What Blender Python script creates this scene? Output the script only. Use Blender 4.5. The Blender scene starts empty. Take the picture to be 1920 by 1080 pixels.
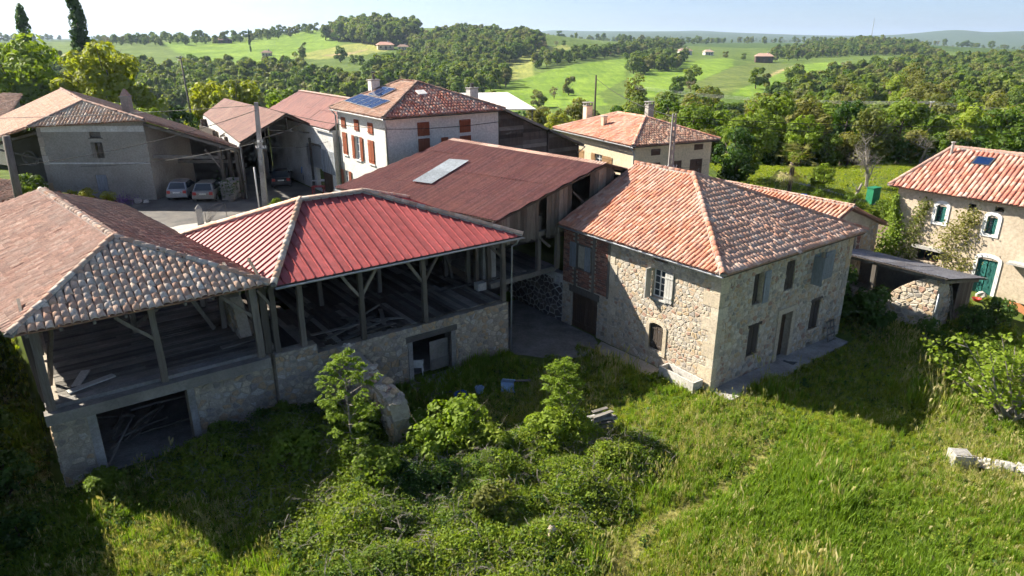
import bpy, bmesh, math, random
import numpy as np
from mathutils import Vector, Matrix

# ------------------------------------------------------------------ camera, sky, sun, exposure
S = bpy.context.scene
CAMZ = 15.0
cam_d = bpy.data.cameras.new('camera')
cam = bpy.data.objects.new('camera', cam_d)
S.collection.objects.link(cam)
cam_d.sensor_width = 36.0
cam_d.lens = 24.0
cam_d.clip_start = 0.5
cam_d.clip_end = 40000.0
cam.location = (0, 0, CAMZ)
cam.rotation_euler = (math.radians(90 - 20.084), 0, 0)
S.camera = cam

SUN_EL = math.radians(37.0)
SUN_TO = Vector((-0.916 * math.cos(SUN_EL), 0.400 * math.cos(SUN_EL), math.sin(SUN_EL)))
wd = bpy.data.worlds.new('World')
S.world = wd
wd.use_nodes = True
wn = wd.node_tree
bg = wn.nodes['Background']
sky = wn.nodes.new('ShaderNodeTexSky')
sky.sky_type = 'NISHITA'
sky.sun_disc = False
sky.sun_elevation = SUN_EL
sky.sun_rotation = math.atan2(SUN_TO.x, SUN_TO.y)
sky.altitude = 300
sky.air_density = 0.5
sky.dust_density = 1.2
sky.ozone_density = 1.9
wn.links.new(sky.outputs[0], bg.inputs[0])
bg.inputs[1].default_value = 0.07
sun_d = bpy.data.lights.new('sun', 'SUN')
sun_d.energy = 5.0
sun_d.angle = math.radians(0.53)
sun_d.color = (1.0, 0.925, 0.80)
sun = bpy.data.objects.new('sun', sun_d)
sun.rotation_euler = SUN_TO.to_track_quat('Z', 'Y').to_euler()
sun.location = (-30, 20, 60)
S.collection.objects.link(sun)
S.view_settings.view_transform = 'Standard'
S.view_settings.look = 'None'
S.view_settings.exposure = 1.42
S.view_settings.gamma = 1.0
S.view_settings.use_curve_mapping = False
S.cycles.max_bounces = 5
S.cycles.diffuse_bounces = 3
S.cycles.glossy_bounces = 2
S.cycles.transmission_bounces = 2
S.cycles.transparent_max_bounces = 4
S.cycles.caustics_reflective = False
S.cycles.caustics_refractive = False
S.cycles.use_adaptive_sampling = True
S.cycles.adaptive_threshold = 0.035
S.cycles.adaptive_min_samples = 8
S.cycles.use_denoising = True
S.render.use_persistent_data = False

# ------------------------------------------------------------------ frames and mesh helpers
C = S.collection
R = random.Random(7)
TH = math.radians(36.7)
A0 = (8.91, 27.35)
CT, ST = math.cos(TH), math.sin(TH)


def W(a, b, z=0.0):
    """farm frame (a along the house front, b towards the back) -> world"""
    return Vector((A0[0] + a * CT - b * ST, A0[1] + a * ST + b * CT, z))


def AB(x, y):
    dx, dy = x - A0[0], y - A0[1]
    return dx * CT + dy * ST, -dx * ST + dy * CT


class MB:
    def __init__(s):
        s.v, s.f, s.m = [], [], []

    def add(s, vs, fs, m=0):
        o = len(s.v)
        s.v += [tuple(p) for p in vs]
        s.f += [tuple(i + o for i in f) for f in fs]
        s.m += [m] * len(fs)

    def hexa(s, q, m=0):
        s.add(q, [(3, 2, 1, 0), (4, 5, 6, 7), (0, 1, 5, 4), (1, 2, 6, 5), (2, 3, 7, 6), (3, 0, 4, 7)], m)

    def box(s, x0, x1, y0, y1, z0, z1, m=0):
        s.hexa([(x0, y0, z0), (x1, y0, z0), (x1, y1, z0), (x0, y1, z0), (x0, y0, z1), (x1, y0, z1), (x1, y1, z1), (x0, y1, z1)], m)

    def beam(s, p, q, w, h, m=0, up=(0, 0, 1), jit=0.0, seg=1, w1=None, h1=None):
        p, q = Vector(p), Vector(q)
        d = (q - p).normalized()
        u = Vector(up)
        if abs(d.dot(u)) > 0.95:
            u = Vector((0, 1, 0))
        x = d.cross(u).normalized()
        y = x.cross(d).normalized()
        w1 = w if w1 is None else w1
        h1 = h if h1 is None else h1
        vs = []
        for i in range(seg + 1):
            t = i / seg
            c = p.lerp(q, t)
            if 0 < i < seg:
                c = c + x * R.uniform(-jit, jit) + y * R.uniform(-jit, jit)
            ww, hh = (w + (w1 - w) * t) / 2, (h + (h1 - h) * t) / 2
            ww *= 1 + R.uniform(-1, 1) * jit * 3
            hh *= 1 + R.uniform(-1, 1) * jit * 3
            vs += [c - x * ww - y * hh, c + x * ww - y * hh, c + x * ww + y * hh, c - x * ww + y * hh]
        fs = [(3, 2, 1, 0), tuple(4 * seg + k for k in range(4))]
        for i in range(seg):
            for k in range(4):
                fs.append((4 * i + k, 4 * i + (k + 1) % 4, 4 * i + 4 + (k + 1) % 4, 4 * i + 4 + k))
        s.add(vs, fs, m)

    def tube(s, pts, r, n=6, m=0, cap=True):
        pts = [Vector(p) for p in pts]
        rs = r if isinstance(r, (list, tuple)) else [r] * len(pts)
        vs = []
        ref = None
        for i, p in enumerate(pts):
            d = (pts[min(i + 1, len(pts) - 1)] - pts[max(i - 1, 0)]).normalized()
            if ref is None:
                ref = Vector((0, 0, 1)) if abs(d.z) < 0.9 else Vector((1, 0, 0))
            x = d.cross(ref).normalized()
            y = x.cross(d).normalized()
            ref = y
            for k in range(n):
                a = 2 * math.pi * k / n
                vs.append(p + (x * math.cos(a) + y * math.sin(a)) * rs[i])
        fs = []
        for i in range(len(pts) - 1):
            for k in range(n):
                fs.append((i * n + k, i * n + (k + 1) % n, (i + 1) * n + (k + 1) % n, (i + 1) * n + k))
        if cap:
            fs.append(tuple(range(n))[::-1])
            fs.append(tuple((len(pts) - 1) * n + k for k in range(n)))
        s.add(vs, fs, m)

    def prism(s, poly, vec, m=0):
        poly = [Vector(p) for p in poly]
        vec = Vector(vec)
        n = len(poly)
        fs = [tuple(range(n))[::-1], tuple(range(n, 2 * n))]
        fs += [(i, (i + 1) % n, n + (i + 1) % n, n + i) for i in range(n)]
        s.add(poly + [p + vec for p in poly], fs, m)

    def lathe(s, c, prof, n=12, m=0):
        vs, fs = [], []
        for (r, z) in prof:
            for k in range(n):
                a = 2 * math.pi * k / n
                vs.append((c[0] + r * math.cos(a), c[1] + r * math.sin(a), c[2] + z))
        for i in range(len(prof) - 1):
            for k in range(n):
                fs.append((i * n + k, i * n + (k + 1) % n, (i + 1) * n + (k + 1) % n, (i + 1) * n + k))
        fs.append(tuple(range(n))[::-1])
        fs.append(tuple((len(prof) - 1) * n + k for k in range(n)))
        s.add(vs, fs, m)

    def mesh(s, name, mats, off=(0, 0, 0), smooth=False):
        me = bpy.data.meshes.new(name)
        vs = s.v if not any(off) else [(p[0] - off[0], p[1] - off[1], p[2] - off[2]) for p in s.v]
        me.from_pydata(vs, [], s.f)
        for mt in (mats if isinstance(mats, (list, tuple)) else [mats]):
            me.materials.append(mt)
        if any(s.m):
            me.polygons.foreach_set('material_index', s.m)
        if smooth:
            me.polygons.foreach_set('use_smooth', [True] * len(s.f))
        me.update()
        return me


CUR, OFF = None, (0.0, 0.0, 0.0)


def tagob(o, label=None, cat=None, group=None, kind=None):
    if label:
        o['label'] = label
    if cat:
        o['category'] = cat
    if group:
        o['group'] = group
    if kind:
        o['kind'] = kind
    return o


def begin(name, label, cat, a, b, z=0.0, farm=True, group=None, rz=None):
    """Empty at the base of a thing; afterwards mk() takes frame coordinates (farm a,b,z or world x,y,z)"""
    global CUR, OFF
    o = bpy.data.objects.new(name, None)
    C.objects.link(o)
    if farm:
        o.location = W(a, b, z)
        o.rotation_euler = (0, 0, TH)
    else:
        o.location = (a, b, z)
        if rz:
            o.rotation_euler = (0, 0, rz)
    tagob(o, label, cat, group)
    CUR, OFF = o, (a, b, z)
    return o


def mk(name, mb, mat, parent=None, label=None, smooth=False, kind=None):
    o = bpy.data.objects.new(name, mb.mesh(name, mat, OFF, smooth))
    C.objects.link(o)
    o.parent = parent or CUR
    if label:
        o['label'] = label
    if kind:
        o['kind'] = kind
    return o


def mkbox(name, dims, mat, parent=None, label=None):
    m = MB()
    m.box(*dims)
    return mk(name, m, mat, parent, label)


def single(name, mb, mat, label, cat, loc, farm=False, group=None, smooth=False, kind=None, rz=0.0):
    """a thing that is one mesh, verts given relative to loc"""
    o = bpy.data.objects.new(name, mb.mesh(name, mat, (0, 0, 0), smooth))
    C.objects.link(o)
    o.location = W(*loc) if farm else loc
    o.rotation_euler = (0, 0, TH + rz if farm else rz)
    return tagob(o, label, cat, group, kind)


def inst(name, me, parent, M):
    """shared-mesh piece under a thing; M is a matrix in frame coordinates"""
    o = bpy.data.objects.new(name, me)
    C.objects.link(o)
    o.parent = parent
    M = M.copy()
    M.translation = M.translation - Vector(OFF)
    o.matrix_local = M
    return o


# ------------------------------------------------------------------ materials
def newmat(name):
    m = bpy.data.materials.new(name)
    m.use_nodes = True
    nt = m.node_tree
    b = nt.nodes['Principled BSDF']
    b.inputs['Roughness'].default_value = 0.85
    b.inputs['Specular IOR Level'].default_value = 0.25
    return m, nt, b


def nd(nt, t, **k):
    n = nt.nodes.new('ShaderNode' + t)
    for a, v in k.items():
        setattr(n, a, v)
    return n


def ramp(nt, fac, stops, interp='LINEAR'):
    r = nd(nt, 'ValToRGB')
    e = r.color_ramp.elements
    r.color_ramp.interpolation = interp
    while len(e) < len(stops):
        e.new(0.5)
    for i, (p, c) in enumerate(stops):
        e[i].position = p
        e[i].color = (c[0], c[1], c[2], 1)
    nt.links.new(fac, r.inputs[0])
    return r.outputs[0]


def noise(nt, vec, scale, detail=3, rough=0.6, dist=0.0):
    n = nd(nt, 'TexNoise')
    n.inputs['Scale'].default_value = scale
    n.inputs['Detail'].default_value = detail
    n.inputs['Roughness'].default_value = rough
    n.inputs['Distortion'].default_value = dist
    if vec is not None:
        nt.links.new(vec, n.inputs['Vector'])
    return n.outputs[0]


def mixc(nt, fac, a, b, mode='MIX'):
    n = nd(nt, 'Mix', data_type='RGBA', blend_type=mode)
    n.clamp_result = False
    for sock, v in ((0, fac), (6, a), (7, b)):
        if hasattr(v, 'is_linked'):
            nt.links.new(v, n.inputs[sock])
        else:
            n.inputs[sock].default_value = v if sock == 0 else (v[0], v[1], v[2], 1)
    return n.outputs[2]


def math_(nt, op, a, b=None):
    n = nd(nt, 'Math', operation=op)
    for i, v in enumerate((a, b)):
        if v is None:
            continue
        if hasattr(v, 'is_linked'):
            nt.links.new(v, n.inputs[i])
        else:
            n.inputs[i].default_value = v
    return n.outputs[0]


def scaled(nt, vec, s):
    n = nd(nt, 'Mapping')
    n.inputs['Scale'].default_value = s
    nt.links.new(vec, n.inputs[0])
    return n.outputs[0]


def pos(nt):
    return nd(nt, 'NewGeometry').outputs['Position']


def objco(nt):
    return nd(nt, 'TexCoord').outputs['Object']


def rnd(nt):
    """random per loose piece and per object"""
    a = nd(nt, 'NewGeometry').outputs['Random Per Island']
    b = nd(nt, 'ObjectInfo').outputs['Random']
    return math_(nt, 'FRACT', math_(nt, 'ADD', a, b))


def bump(nt, b, h, strength=0.4, dist=0.02):
    n = nd(nt, 'Bump')
    n.inputs['Strength'].default_value = strength
    n.inputs['Distance'].default_value = dist
    nt.links.new(h, n.inputs['Height'])
    nt.links.new(n.outputs[0], b.inputs['Normal'])


def m_pieces(name, cols, stain=(0.09, 0.08, 0.07), stain_amt=0.35, scale=9.0, rough=0.9, patch=None, patch_amt=0.0):
    """pieces (tiles, stones, bricks, sheets): each its own tone, plus weathering"""
    m, nt, b = newmat(name)
    n = len(cols)
    c = ramp(nt, rnd(nt), [(i / n, cc) for i, cc in enumerate(cols)], 'CONSTANT')
    p = pos(nt)
    f = noise(nt, p, scale, 2, 0.7)
    c = mixc(nt, ramp(nt, f, [(0.42, (0, 0, 0)), (0.75, (stain_amt,) * 3)]), c, stain)
    f2 = noise(nt, p, scale * 4.1, 1, 0.6)
    c = mixc(nt, 0.6, c, ramp(nt, f2, [(0.25, (0.55, 0.55, 0.55)), (0.75, (1.25, 1.22, 1.2))]), 'MULTIPLY')
    if patch:
        f3 = noise(nt, p, 0.7, 2, 0.65)
        c = mixc(nt, ramp(nt, f3, [(0.45, (0, 0, 0)), (0.68, (patch_amt,) * 3)]), c, patch)
    nt.links.new(c, b.inputs['Base Color'])
    b.inputs['Roughness'].default_value = rough
    bump(nt, b, f2, 0.35, 0.015)
    return m


def m_surf(name, col, col2, scale=1.2, fine=14.0, rough=0.9, amt=0.8, bstr=0.3, vec=None, streak=None, spec=0.2, metal=0.0, vary=(.8, 1.12)):
    m, nt, b = newmat(name)
    p = objco(nt) if vec == 'obj' else pos(nt)
    q = scaled(nt, p, streak) if streak else p
    f = noise(nt, q, scale, 3, 0.65)
    c = mixc(nt, ramp(nt, f, [(0.35, (0, 0, 0)), (0.7, (amt,) * 3)]), col, col2)
    g = noise(nt, q if streak else p, fine, 1.5, 0.7)
    c = mixc(nt, 0.5, c, ramp(nt, g, [(0.3, (0.6, 0.6, 0.6)), (0.7, (1.25, 1.25, 1.25))]), 'MULTIPLY')
    o = nd(nt, 'ObjectInfo').outputs['Random']
    c = mixc(nt, 1.0, c, ramp(nt, o, [(0, (vary[0],) * 3), (1, (vary[1],) * 3)]), 'MULTIPLY')
    nt.links.new(c, b.inputs['Base Color'])
    b.inputs['Roughness'].default_value = rough
    b.inputs['Specular IOR Level'].default_value = spec
    b.inputs['Metallic'].default_value = metal
    if bstr:
        bump(nt, b, g, bstr, 0.012)
    return m


def m_plain(name, col, rough=0.6, spec=0.3, metal=0.0, emis=None):
    m, nt, b = newmat(name)
    g = noise(nt, pos(nt), 6.0, 1, 0.6)
    c = mixc(nt, 0.35, col, ramp(nt, g, [(0.3, (0.7, 0.7, 0.7)), (0.7, (1.2, 1.2, 1.2))]), 'MULTIPLY')
    nt.links.new(c, b.inputs['Base Color'])
    b.inputs['Roughness'].default_value = rough
    b.inputs['Specular IOR Level'].default_value = spec
    b.inputs['Metallic'].default_value = metal
    return m


def m_leaf(name, cols, transl=0.45, rough=0.6, yellow=None):
    """foliage: tone per object and per leaf, some light passes through"""
    m, nt, b = newmat(name)
    a = nd(nt, 'ObjectInfo').outputs['Random']
    i = nd(nt, 'NewGeometry').outputs['Random Per Island']
    f = math_(nt, 'ADD', math_(nt, 'MULTIPLY', a, 0.68), math_(nt, 'MULTIPLY', i, 0.32))
    n = len(cols) - 1
    c = ramp(nt, f, [(k / n, cc) for k, cc in enumerate(cols)])
    nt.links.new(c, b.inputs['Base Color'])
    b.inputs['Roughness'].default_value = rough
    b.inputs['Specular IOR Level'].default_value = 0.2
    t = nd(nt, 'BsdfTranslucent')
    nt.links.new(mixc(nt, 1.0, c, (1.25, 1.3, 0.55), 'MULTIPLY'), t.inputs[0])
    mx = nd(nt, 'MixShader')
    mx.inputs[0].default_value = transl
    nt.links.new(b.outputs[0], mx.inputs[1])
    nt.links.new(t.outputs[0], mx.inputs[2])
    nt.links.new(mx.outputs[0], nt.nodes['Material Output'].inputs[0])
    return m


M = {}
M['tile_house'] = m_pieces('clay_tiles_orange', [(.60, .27, .17), (.66, .33, .22), (.54, .23, .145), (.70, .40, .28), (.62, .30, .20), (.47, .21, .145), (.68, .43, .33), (.57, .33, .25), (.64, .30, .18)], (.24, .16, .13), .45, 6, patch=(.52, .44, .38), patch_amt=.3)
M['tile_barn'] = m_pieces('clay_tiles_pale', [(.70, .50, .38), (.74, .58, .46), (.66, .41, .29), (.76, .64, .53), (.70, .45, .31), (.58, .42, .33), (.78, .68, .58), (.66, .50, .39)], (.24, .18, .14), .4, 7, patch=(.44, .36, .28), patch_amt=.35)  # pale clay, lifted further to stand in for sun on front slopes
M['tile_old'] = m_pieces('clay_tiles_weathered', [(.36, .20, .14), (.42, .26, .19), (.30, .18, .13), (.44, .30, .22), (.34, .23, .18), (.26, .17, .135)], (.09, .07, .06), .6, 5, patch=(.16, .12, .10), patch_amt=.5)
M['tile_pink'] = m_pieces('clay_tiles_pink', [(.50, .31, .24), (.55, .36, .28), (.46, .28, .215), (.56, .40, .32), (.52, .33, .255), (.44, .27, .21), (.38, .25, .2)], (.2, .14, .115), .55, 4, patch=(.34, .265, .225), patch_amt=.45)  # pink clay, colour lowered a little against strong left-slope sun
M['tile_brown_dimmed'] = m_pieces('clay_tiles_brown_pink_dimmed', [(.52, .31, .22), (.58, .37, .27), (.48, .28, .20), (.60, .42, .32), (.54, .33, .24), (.43, .27, .2)], (.22, .16, .13), .45, 5, patch=(.38, .28, .23), patch_amt=.35)  # darkened in colour to offset the strong sun on left slopes
M['tile_red'] = m_pieces('clay_tiles_red', [(.58, .22, .15), (.63, .27, .18), (.52, .18, .125), (.66, .36, .27), (.49, .18, .13), (.66, .43, .34)], (.28, .2, .17), .4, 5, patch=(.54, .45, .39), patch_amt=.3)
M['tile_cream'] = m_pieces('clay_tiles_apricot', [(.62, .36, .24), (.68, .44, .30), (.58, .32, .21), (.70, .50, .37), (.55, .30, .21)], (.26, .18, .14), .4, 6)
M['roof_under'] = m_surf('roof_channel_tiles', (.40, .23, .165), (.26, .16, .12), 2, 12)
M['mortar_ridge'] = m_surf('ridge_mortar', (.42, .39, .36), (.25, .22, .2), 3, 16)
M['stone'] = m_pieces('rubble_stones', [(.54, .47, .36), (.60, .53, .42), (.47, .40, .31), (.64, .57, .47), (.52, .39, .24), (.40, .36, .31), (.57, .43, .30), (.56, .52, .45), (.42, .27, .20), (.58, .47, .35), (.35, .32, .28)], (.22, .2, .17), .4, 5)
M['stone_grey'] = m_pieces('tan_grey_rubble_stones', [(.46, .40, .32), (.53, .46, .36), (.38, .33, .27), (.58, .49, .36), (.48, .35, .23), (.52, .48, .42), (.52, .37, .22), (.32, .29, .26)], (.18, .16, .13), .45, 5)
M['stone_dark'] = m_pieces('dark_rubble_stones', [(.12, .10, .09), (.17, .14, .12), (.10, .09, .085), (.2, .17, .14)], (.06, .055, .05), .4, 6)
M['quoin'] = m_pieces('limestone_quoins', [(.58, .50, .38), (.62, .55, .43), (.54, .46, .34), (.60, .51, .37)], (.22, .2, .17), .4, 4)
M['mortar'] = m_surf('lime_mortar', (.53, .46, .36), (.40, .35, .28), 1.2, 10)
M['mortar_grey'] = m_surf('tan_grey_mortar', (.47, .41, .32), (.31, .275, .22), 1.1, 9)
M['mortar_white'] = m_surf('white_mortar', (.55, .54, .51), (.40, .38, .35), 2, 12)
M['brick'] = m_pieces('old_bricks', [(.30, .13, .09), (.36, .16, .11), (.25, .11, .08), (.40, .21, .15), (.20, .11, .09)], (.10, .07, .06), .4, 8)
M['concrete'] = m_surf('concrete', (.38, .365, .34), (.22, .21, .19), .9, 11, amt=1.0)
M['concrete_pale'] = m_surf('pale_concrete', (.50, .48, .44), (.36, .34, .31), .7, 11)
M['render_grey'] = m_surf('old_grey_render', (.42, .395, .34), (.29, .27, .235), .5, 8, bstr=.35)
M['render_white'] = m_surf('white_render', (.74, .71, .65), (.66, .63, .57), .4, 8, bstr=.1)
M['render_pale'] = m_surf('blotchy_white_limewash', (.62, .62, .60), (.42, .41, .38), .8, 8)
M['render_cream'] = m_surf('cream_render', (.66, .56, .40), (.58, .49, .35), .4, 8, bstr=.1)
M['render_ochre'] = m_surf('ochre_old_render', (.60, .50, .38), (.46, .38, .28), .7, 7, bstr=.35)
M['wood_v'] = m_surf('grey_timber_upright', (.22, .195, .165), (.12, .10, .085), 1.4, 9, streak=(6, 6, .35), bstr=.5, vary=(.5, 1.3))
M['wood_h'] = m_surf('grey_timber_boards', (.25, .23, .2), (.13, .12, .105), 1.0, 8, streak=(1, 1, 1), bstr=.5, vary=(.5, 1.3))
M['wood_dark'] = m_surf('dark_timber', (.11, .09, .075), (.055, .048, .042), 1.4, 8, streak=(4, 4, .5), bstr=.5, vary=(.5, 1.3))
M['wood_brown'] = m_surf('brown_door_timber', (.12, .075, .05), (.06, .042, .032), 1.4, 9, streak=(6, 6, .4), bstr=.4)
M['wood_white'] = m_surf('weathered_white_paint', (.55, .54, .5), (.36, .34, .31), 2, 10, streak=(5, 5, .6))
M['shutter_blue'] = m_surf('faded_blue_grey_paint', (.30, .33, .36), (.2, .21, .22), 2, 10, streak=(5, 5, .6))
M['shutter_dark'] = m_surf('dark_bare_shutter_wood', (.10, .08, .065), (.05, .043, .038), 2, 10, streak=(6, 6, .5))
M['shutter_orange'] = m_surf('varnished_red_brown', (.31, .095, .045), (.25, .075, .04), 2, 10, streak=(6, 6, .5), rough=.6)
M['shutter_tan'] = m_surf('tan_wood_shutter', (.36, .22, .11), (.26, .15, .075), 2, 10, streak=(6, 6, .5), rough=.7)
M['shutter_brown'] = m_surf('brown_wood_shutter', (.15, .09, .065), (.10, .065, .05), 2, 10, streak=(6, 6, .5), rough=.7)
M['green_paint'] = m_surf('teal_green_paint', (.035, .17, .145), (.03, .12, .105), 2, 10, streak=(6, 6, .5), rough=.6)
M['green_box'] = m_surf('green_painted_sheet', (.03, .24, .12), (.025, .17, .09), 2, 8, rough=.55)
M['rust'] = m_pieces('rusty_corrugated_sheet', [(.29, .135, .12), (.25, .112, .10), (.33, .155, .135), (.22, .105, .097), (.275, .118, .105), (.31, .16, .145)], (.14, .085, .08), .45, 2.2, rough=.75, patch=(.38, .18, .13), patch_amt=.3)
M['rust_brown'] = m_pieces('brown_corrugated_sheet', [(.27, .14, .115), (.23, .12, .10), (.31, .165, .13), (.21, .115, .10)], (.13, .085, .075), .45, 2.2, rough=.75, patch=(.36, .24, .18), patch_amt=.3)
M['rust_bright'] = m_surf('orange_rust_sheet', (.44, .2, .08), (.3, .13, .06), 1.5, 6, rough=.8)
M['red_metal'] = m_surf('red_lacquered_steel', (.40, .092, .09), (.31, .085, .08), .9, 3, rough=.5, spec=.3, bstr=0, amt=1.0, vary=(.88, 1.1))
M['red_rib'] = m_surf('red_steel_rib', (.33, .07, .07), (.28, .065, .065), .5, 5, rough=.6, spec=.15, bstr=0)
M['grey_sheet'] = m_surf('grey_corrugated_sheet', (.36, .35, .36), (.24, .23, .23), .9, 6, rough=.7, bstr=.1)
M['skylight'] = m_surf('translucent_plastic_sheet', (.52, .56, .58), (.40, .43, .44), 1.2, 6, rough=.4, spec=.4, bstr=0)
M['white_metal'] = m_surf('pale_roof_sheet', (.76, .74, .70), (.66, .63, .58), .5, 6, rough=.6, bstr=.05)
M['zinc'] = m_plain('zinc', (.36, .38, .4), .45, .5, .6)
M['gutter_dark'] = m_plain('dark_gutter', (.05, .055, .06), .5)
M['white_paint'] = m_plain('white_paint', (.78, .77, .74), .6)
M['black'] = m_plain('black_rubber', (.012, .012, .013), .7)
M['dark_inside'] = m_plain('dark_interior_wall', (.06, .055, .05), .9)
M['iron'] = m_plain('iron', (.10, .095, .09), .6, .4, .3)
M['cable'] = m_plain('black_cable', (.02, .02, .02), .6)
M['cable_pale'] = m_plain('pale_cable', (.45, .45, .45), .5)
M['asphalt'] = m_surf('worn_yard_asphalt', (.11, .105, .10), (.2, .185, .165), .55, 9, amt=1.0)
M['gravel'] = m_surf('pale_gravel', (.40, .36, .29), (.30, .27, .22), .8, 12)
M['soil'] = m_surf('bare_soil', (.22, .165, .11), (.15, .115, .08), .8, 9)
M['bark'] = m_surf('bark', (.12, .095, .075), (.07, .058, .048), 2, 12, streak=(4, 4, .8), bstr=.6)
M['bark_pale'] = m_surf('pale_bark', (.28, .25, .21), (.18, .16, .14), 2, 12, bstr=.5)
M['silver_paint'] = m_plain('silver_car_paint', (.45, .46, .48), .25, .6, .4)
M['grey_paint'] = m_plain('grey_car_paint', (.30, .29, .27), .3, .6, .3)
M['dark_paint'] = m_plain('dark_car_paint', (.03, .035, .045), .3, .5)
M['tail_light'] = m_plain('tail_light_red', (.45, .02, .02), .3, .5)
M['plate'] = m_plain('number_plate', (.75, .74, .68), .5)
M['blue_plastic'] = m_plain('blue_plastic', (.02, .10, .42), .45)
M['pale_blue'] = m_plain('pale_blue_plastic', (.30, .42, .58), .5)
M['red_plastic'] = m_plain('red_plastic', (.5, .04, .04), .45)
M['terracotta'] = m_plain('terracotta', (.40, .16, .09), .8)
M['skin'] = m_plain('skin', (.42, .24, .17), .6)
M['shirt'] = m_plain('blue_shirt', (.06, .20, .46), .8)
M['jeans'] = m_plain('jeans', (.06, .08, .13), .85)


def m_glass(name, col=(.03, .04, .05), spec=0.6):
    m, nt, b = newmat(name)
    f = noise(nt, pos(nt), 2.0, 2)
    nt.links.new(ramp(nt, f, [(0, col), (1, tuple(c * 1.6 for c in col))]), b.inputs['Base Color'])
    b.inputs['Roughness'].default_value = 0.08
    b.inputs['Specular IOR Level'].default_value = spec
    return m


M['glass'] = m_glass('window_glass')
M['glass_pale'] = m_glass('pale_window_glass', (.16, .19, .22))
M['solar'] = m_glass('solar_cells', (.006, .018, .06), .2)

GREENS = dict(
    dark=[(.034, .078, .016), (.05, .105, .02), (.07, .135, .026), (.095, .165, .032)],
    mid=[(.085, .15, .02), (.12, .19, .024), (.16, .23, .03), (.2, .26, .04)],
    bright=[(.15, .225, .024), (.195, .275, .028), (.24, .31, .034), (.28, .33, .045)],
    yellow=[(.24, .28, .028), (.285, .31, .034), (.32, .325, .045), (.335, .33, .06)],
    olive=[(.115, .14, .034), (.16, .175, .04), (.2, .2, .05), (.21, .195, .07)],
    bare=[(.18, .15, .11), (.21, .175, .125), (.23, .195, .13), (.19, .175, .1)])
for k_, v_ in GREENS.items():
    M['leaf_' + k_] = m_leaf('leaves_' + k_, v_)
M['leaf_wood'] = m_leaf('leaves_woodland', [(.06, .115, .022), (.085, .15, .026), (.12, .185, .032), (.16, .22, .038), (.21, .25, .05), (.17, .175, .065), (.2, .18, .1)])
M['blade'] = m_leaf('grass_blades', [(.20, .275, .02), (.24, .315, .025), (.285, .345, .032), (.325, .36, .05), (.35, .355, .09)], .5)
M['tile_front_lit'] = m_pieces('clay_tiles_salmon_lit', [(.68, .40, .28), (.72, .46, .34), (.64, .35, .24), (.74, .53, .42), (.70, .42, .30), (.60, .36, .27)], (.32, .22, .18), .35, 6, patch=(.6, .5, .43), patch_amt=.25)  # house tiles lightened: the front slope's light is put into the colour
M['blade_dry'] = m_leaf('dry_grass_blades', [(.38, .36, .12), (.44, .40, .17), (.48, .43, .22)], .4)
M['blade_lush'] = m_leaf('lush_grass_blades', [(.13, .235, .024), (.17, .27, .028), (.21, .30, .032)], .5)

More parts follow.
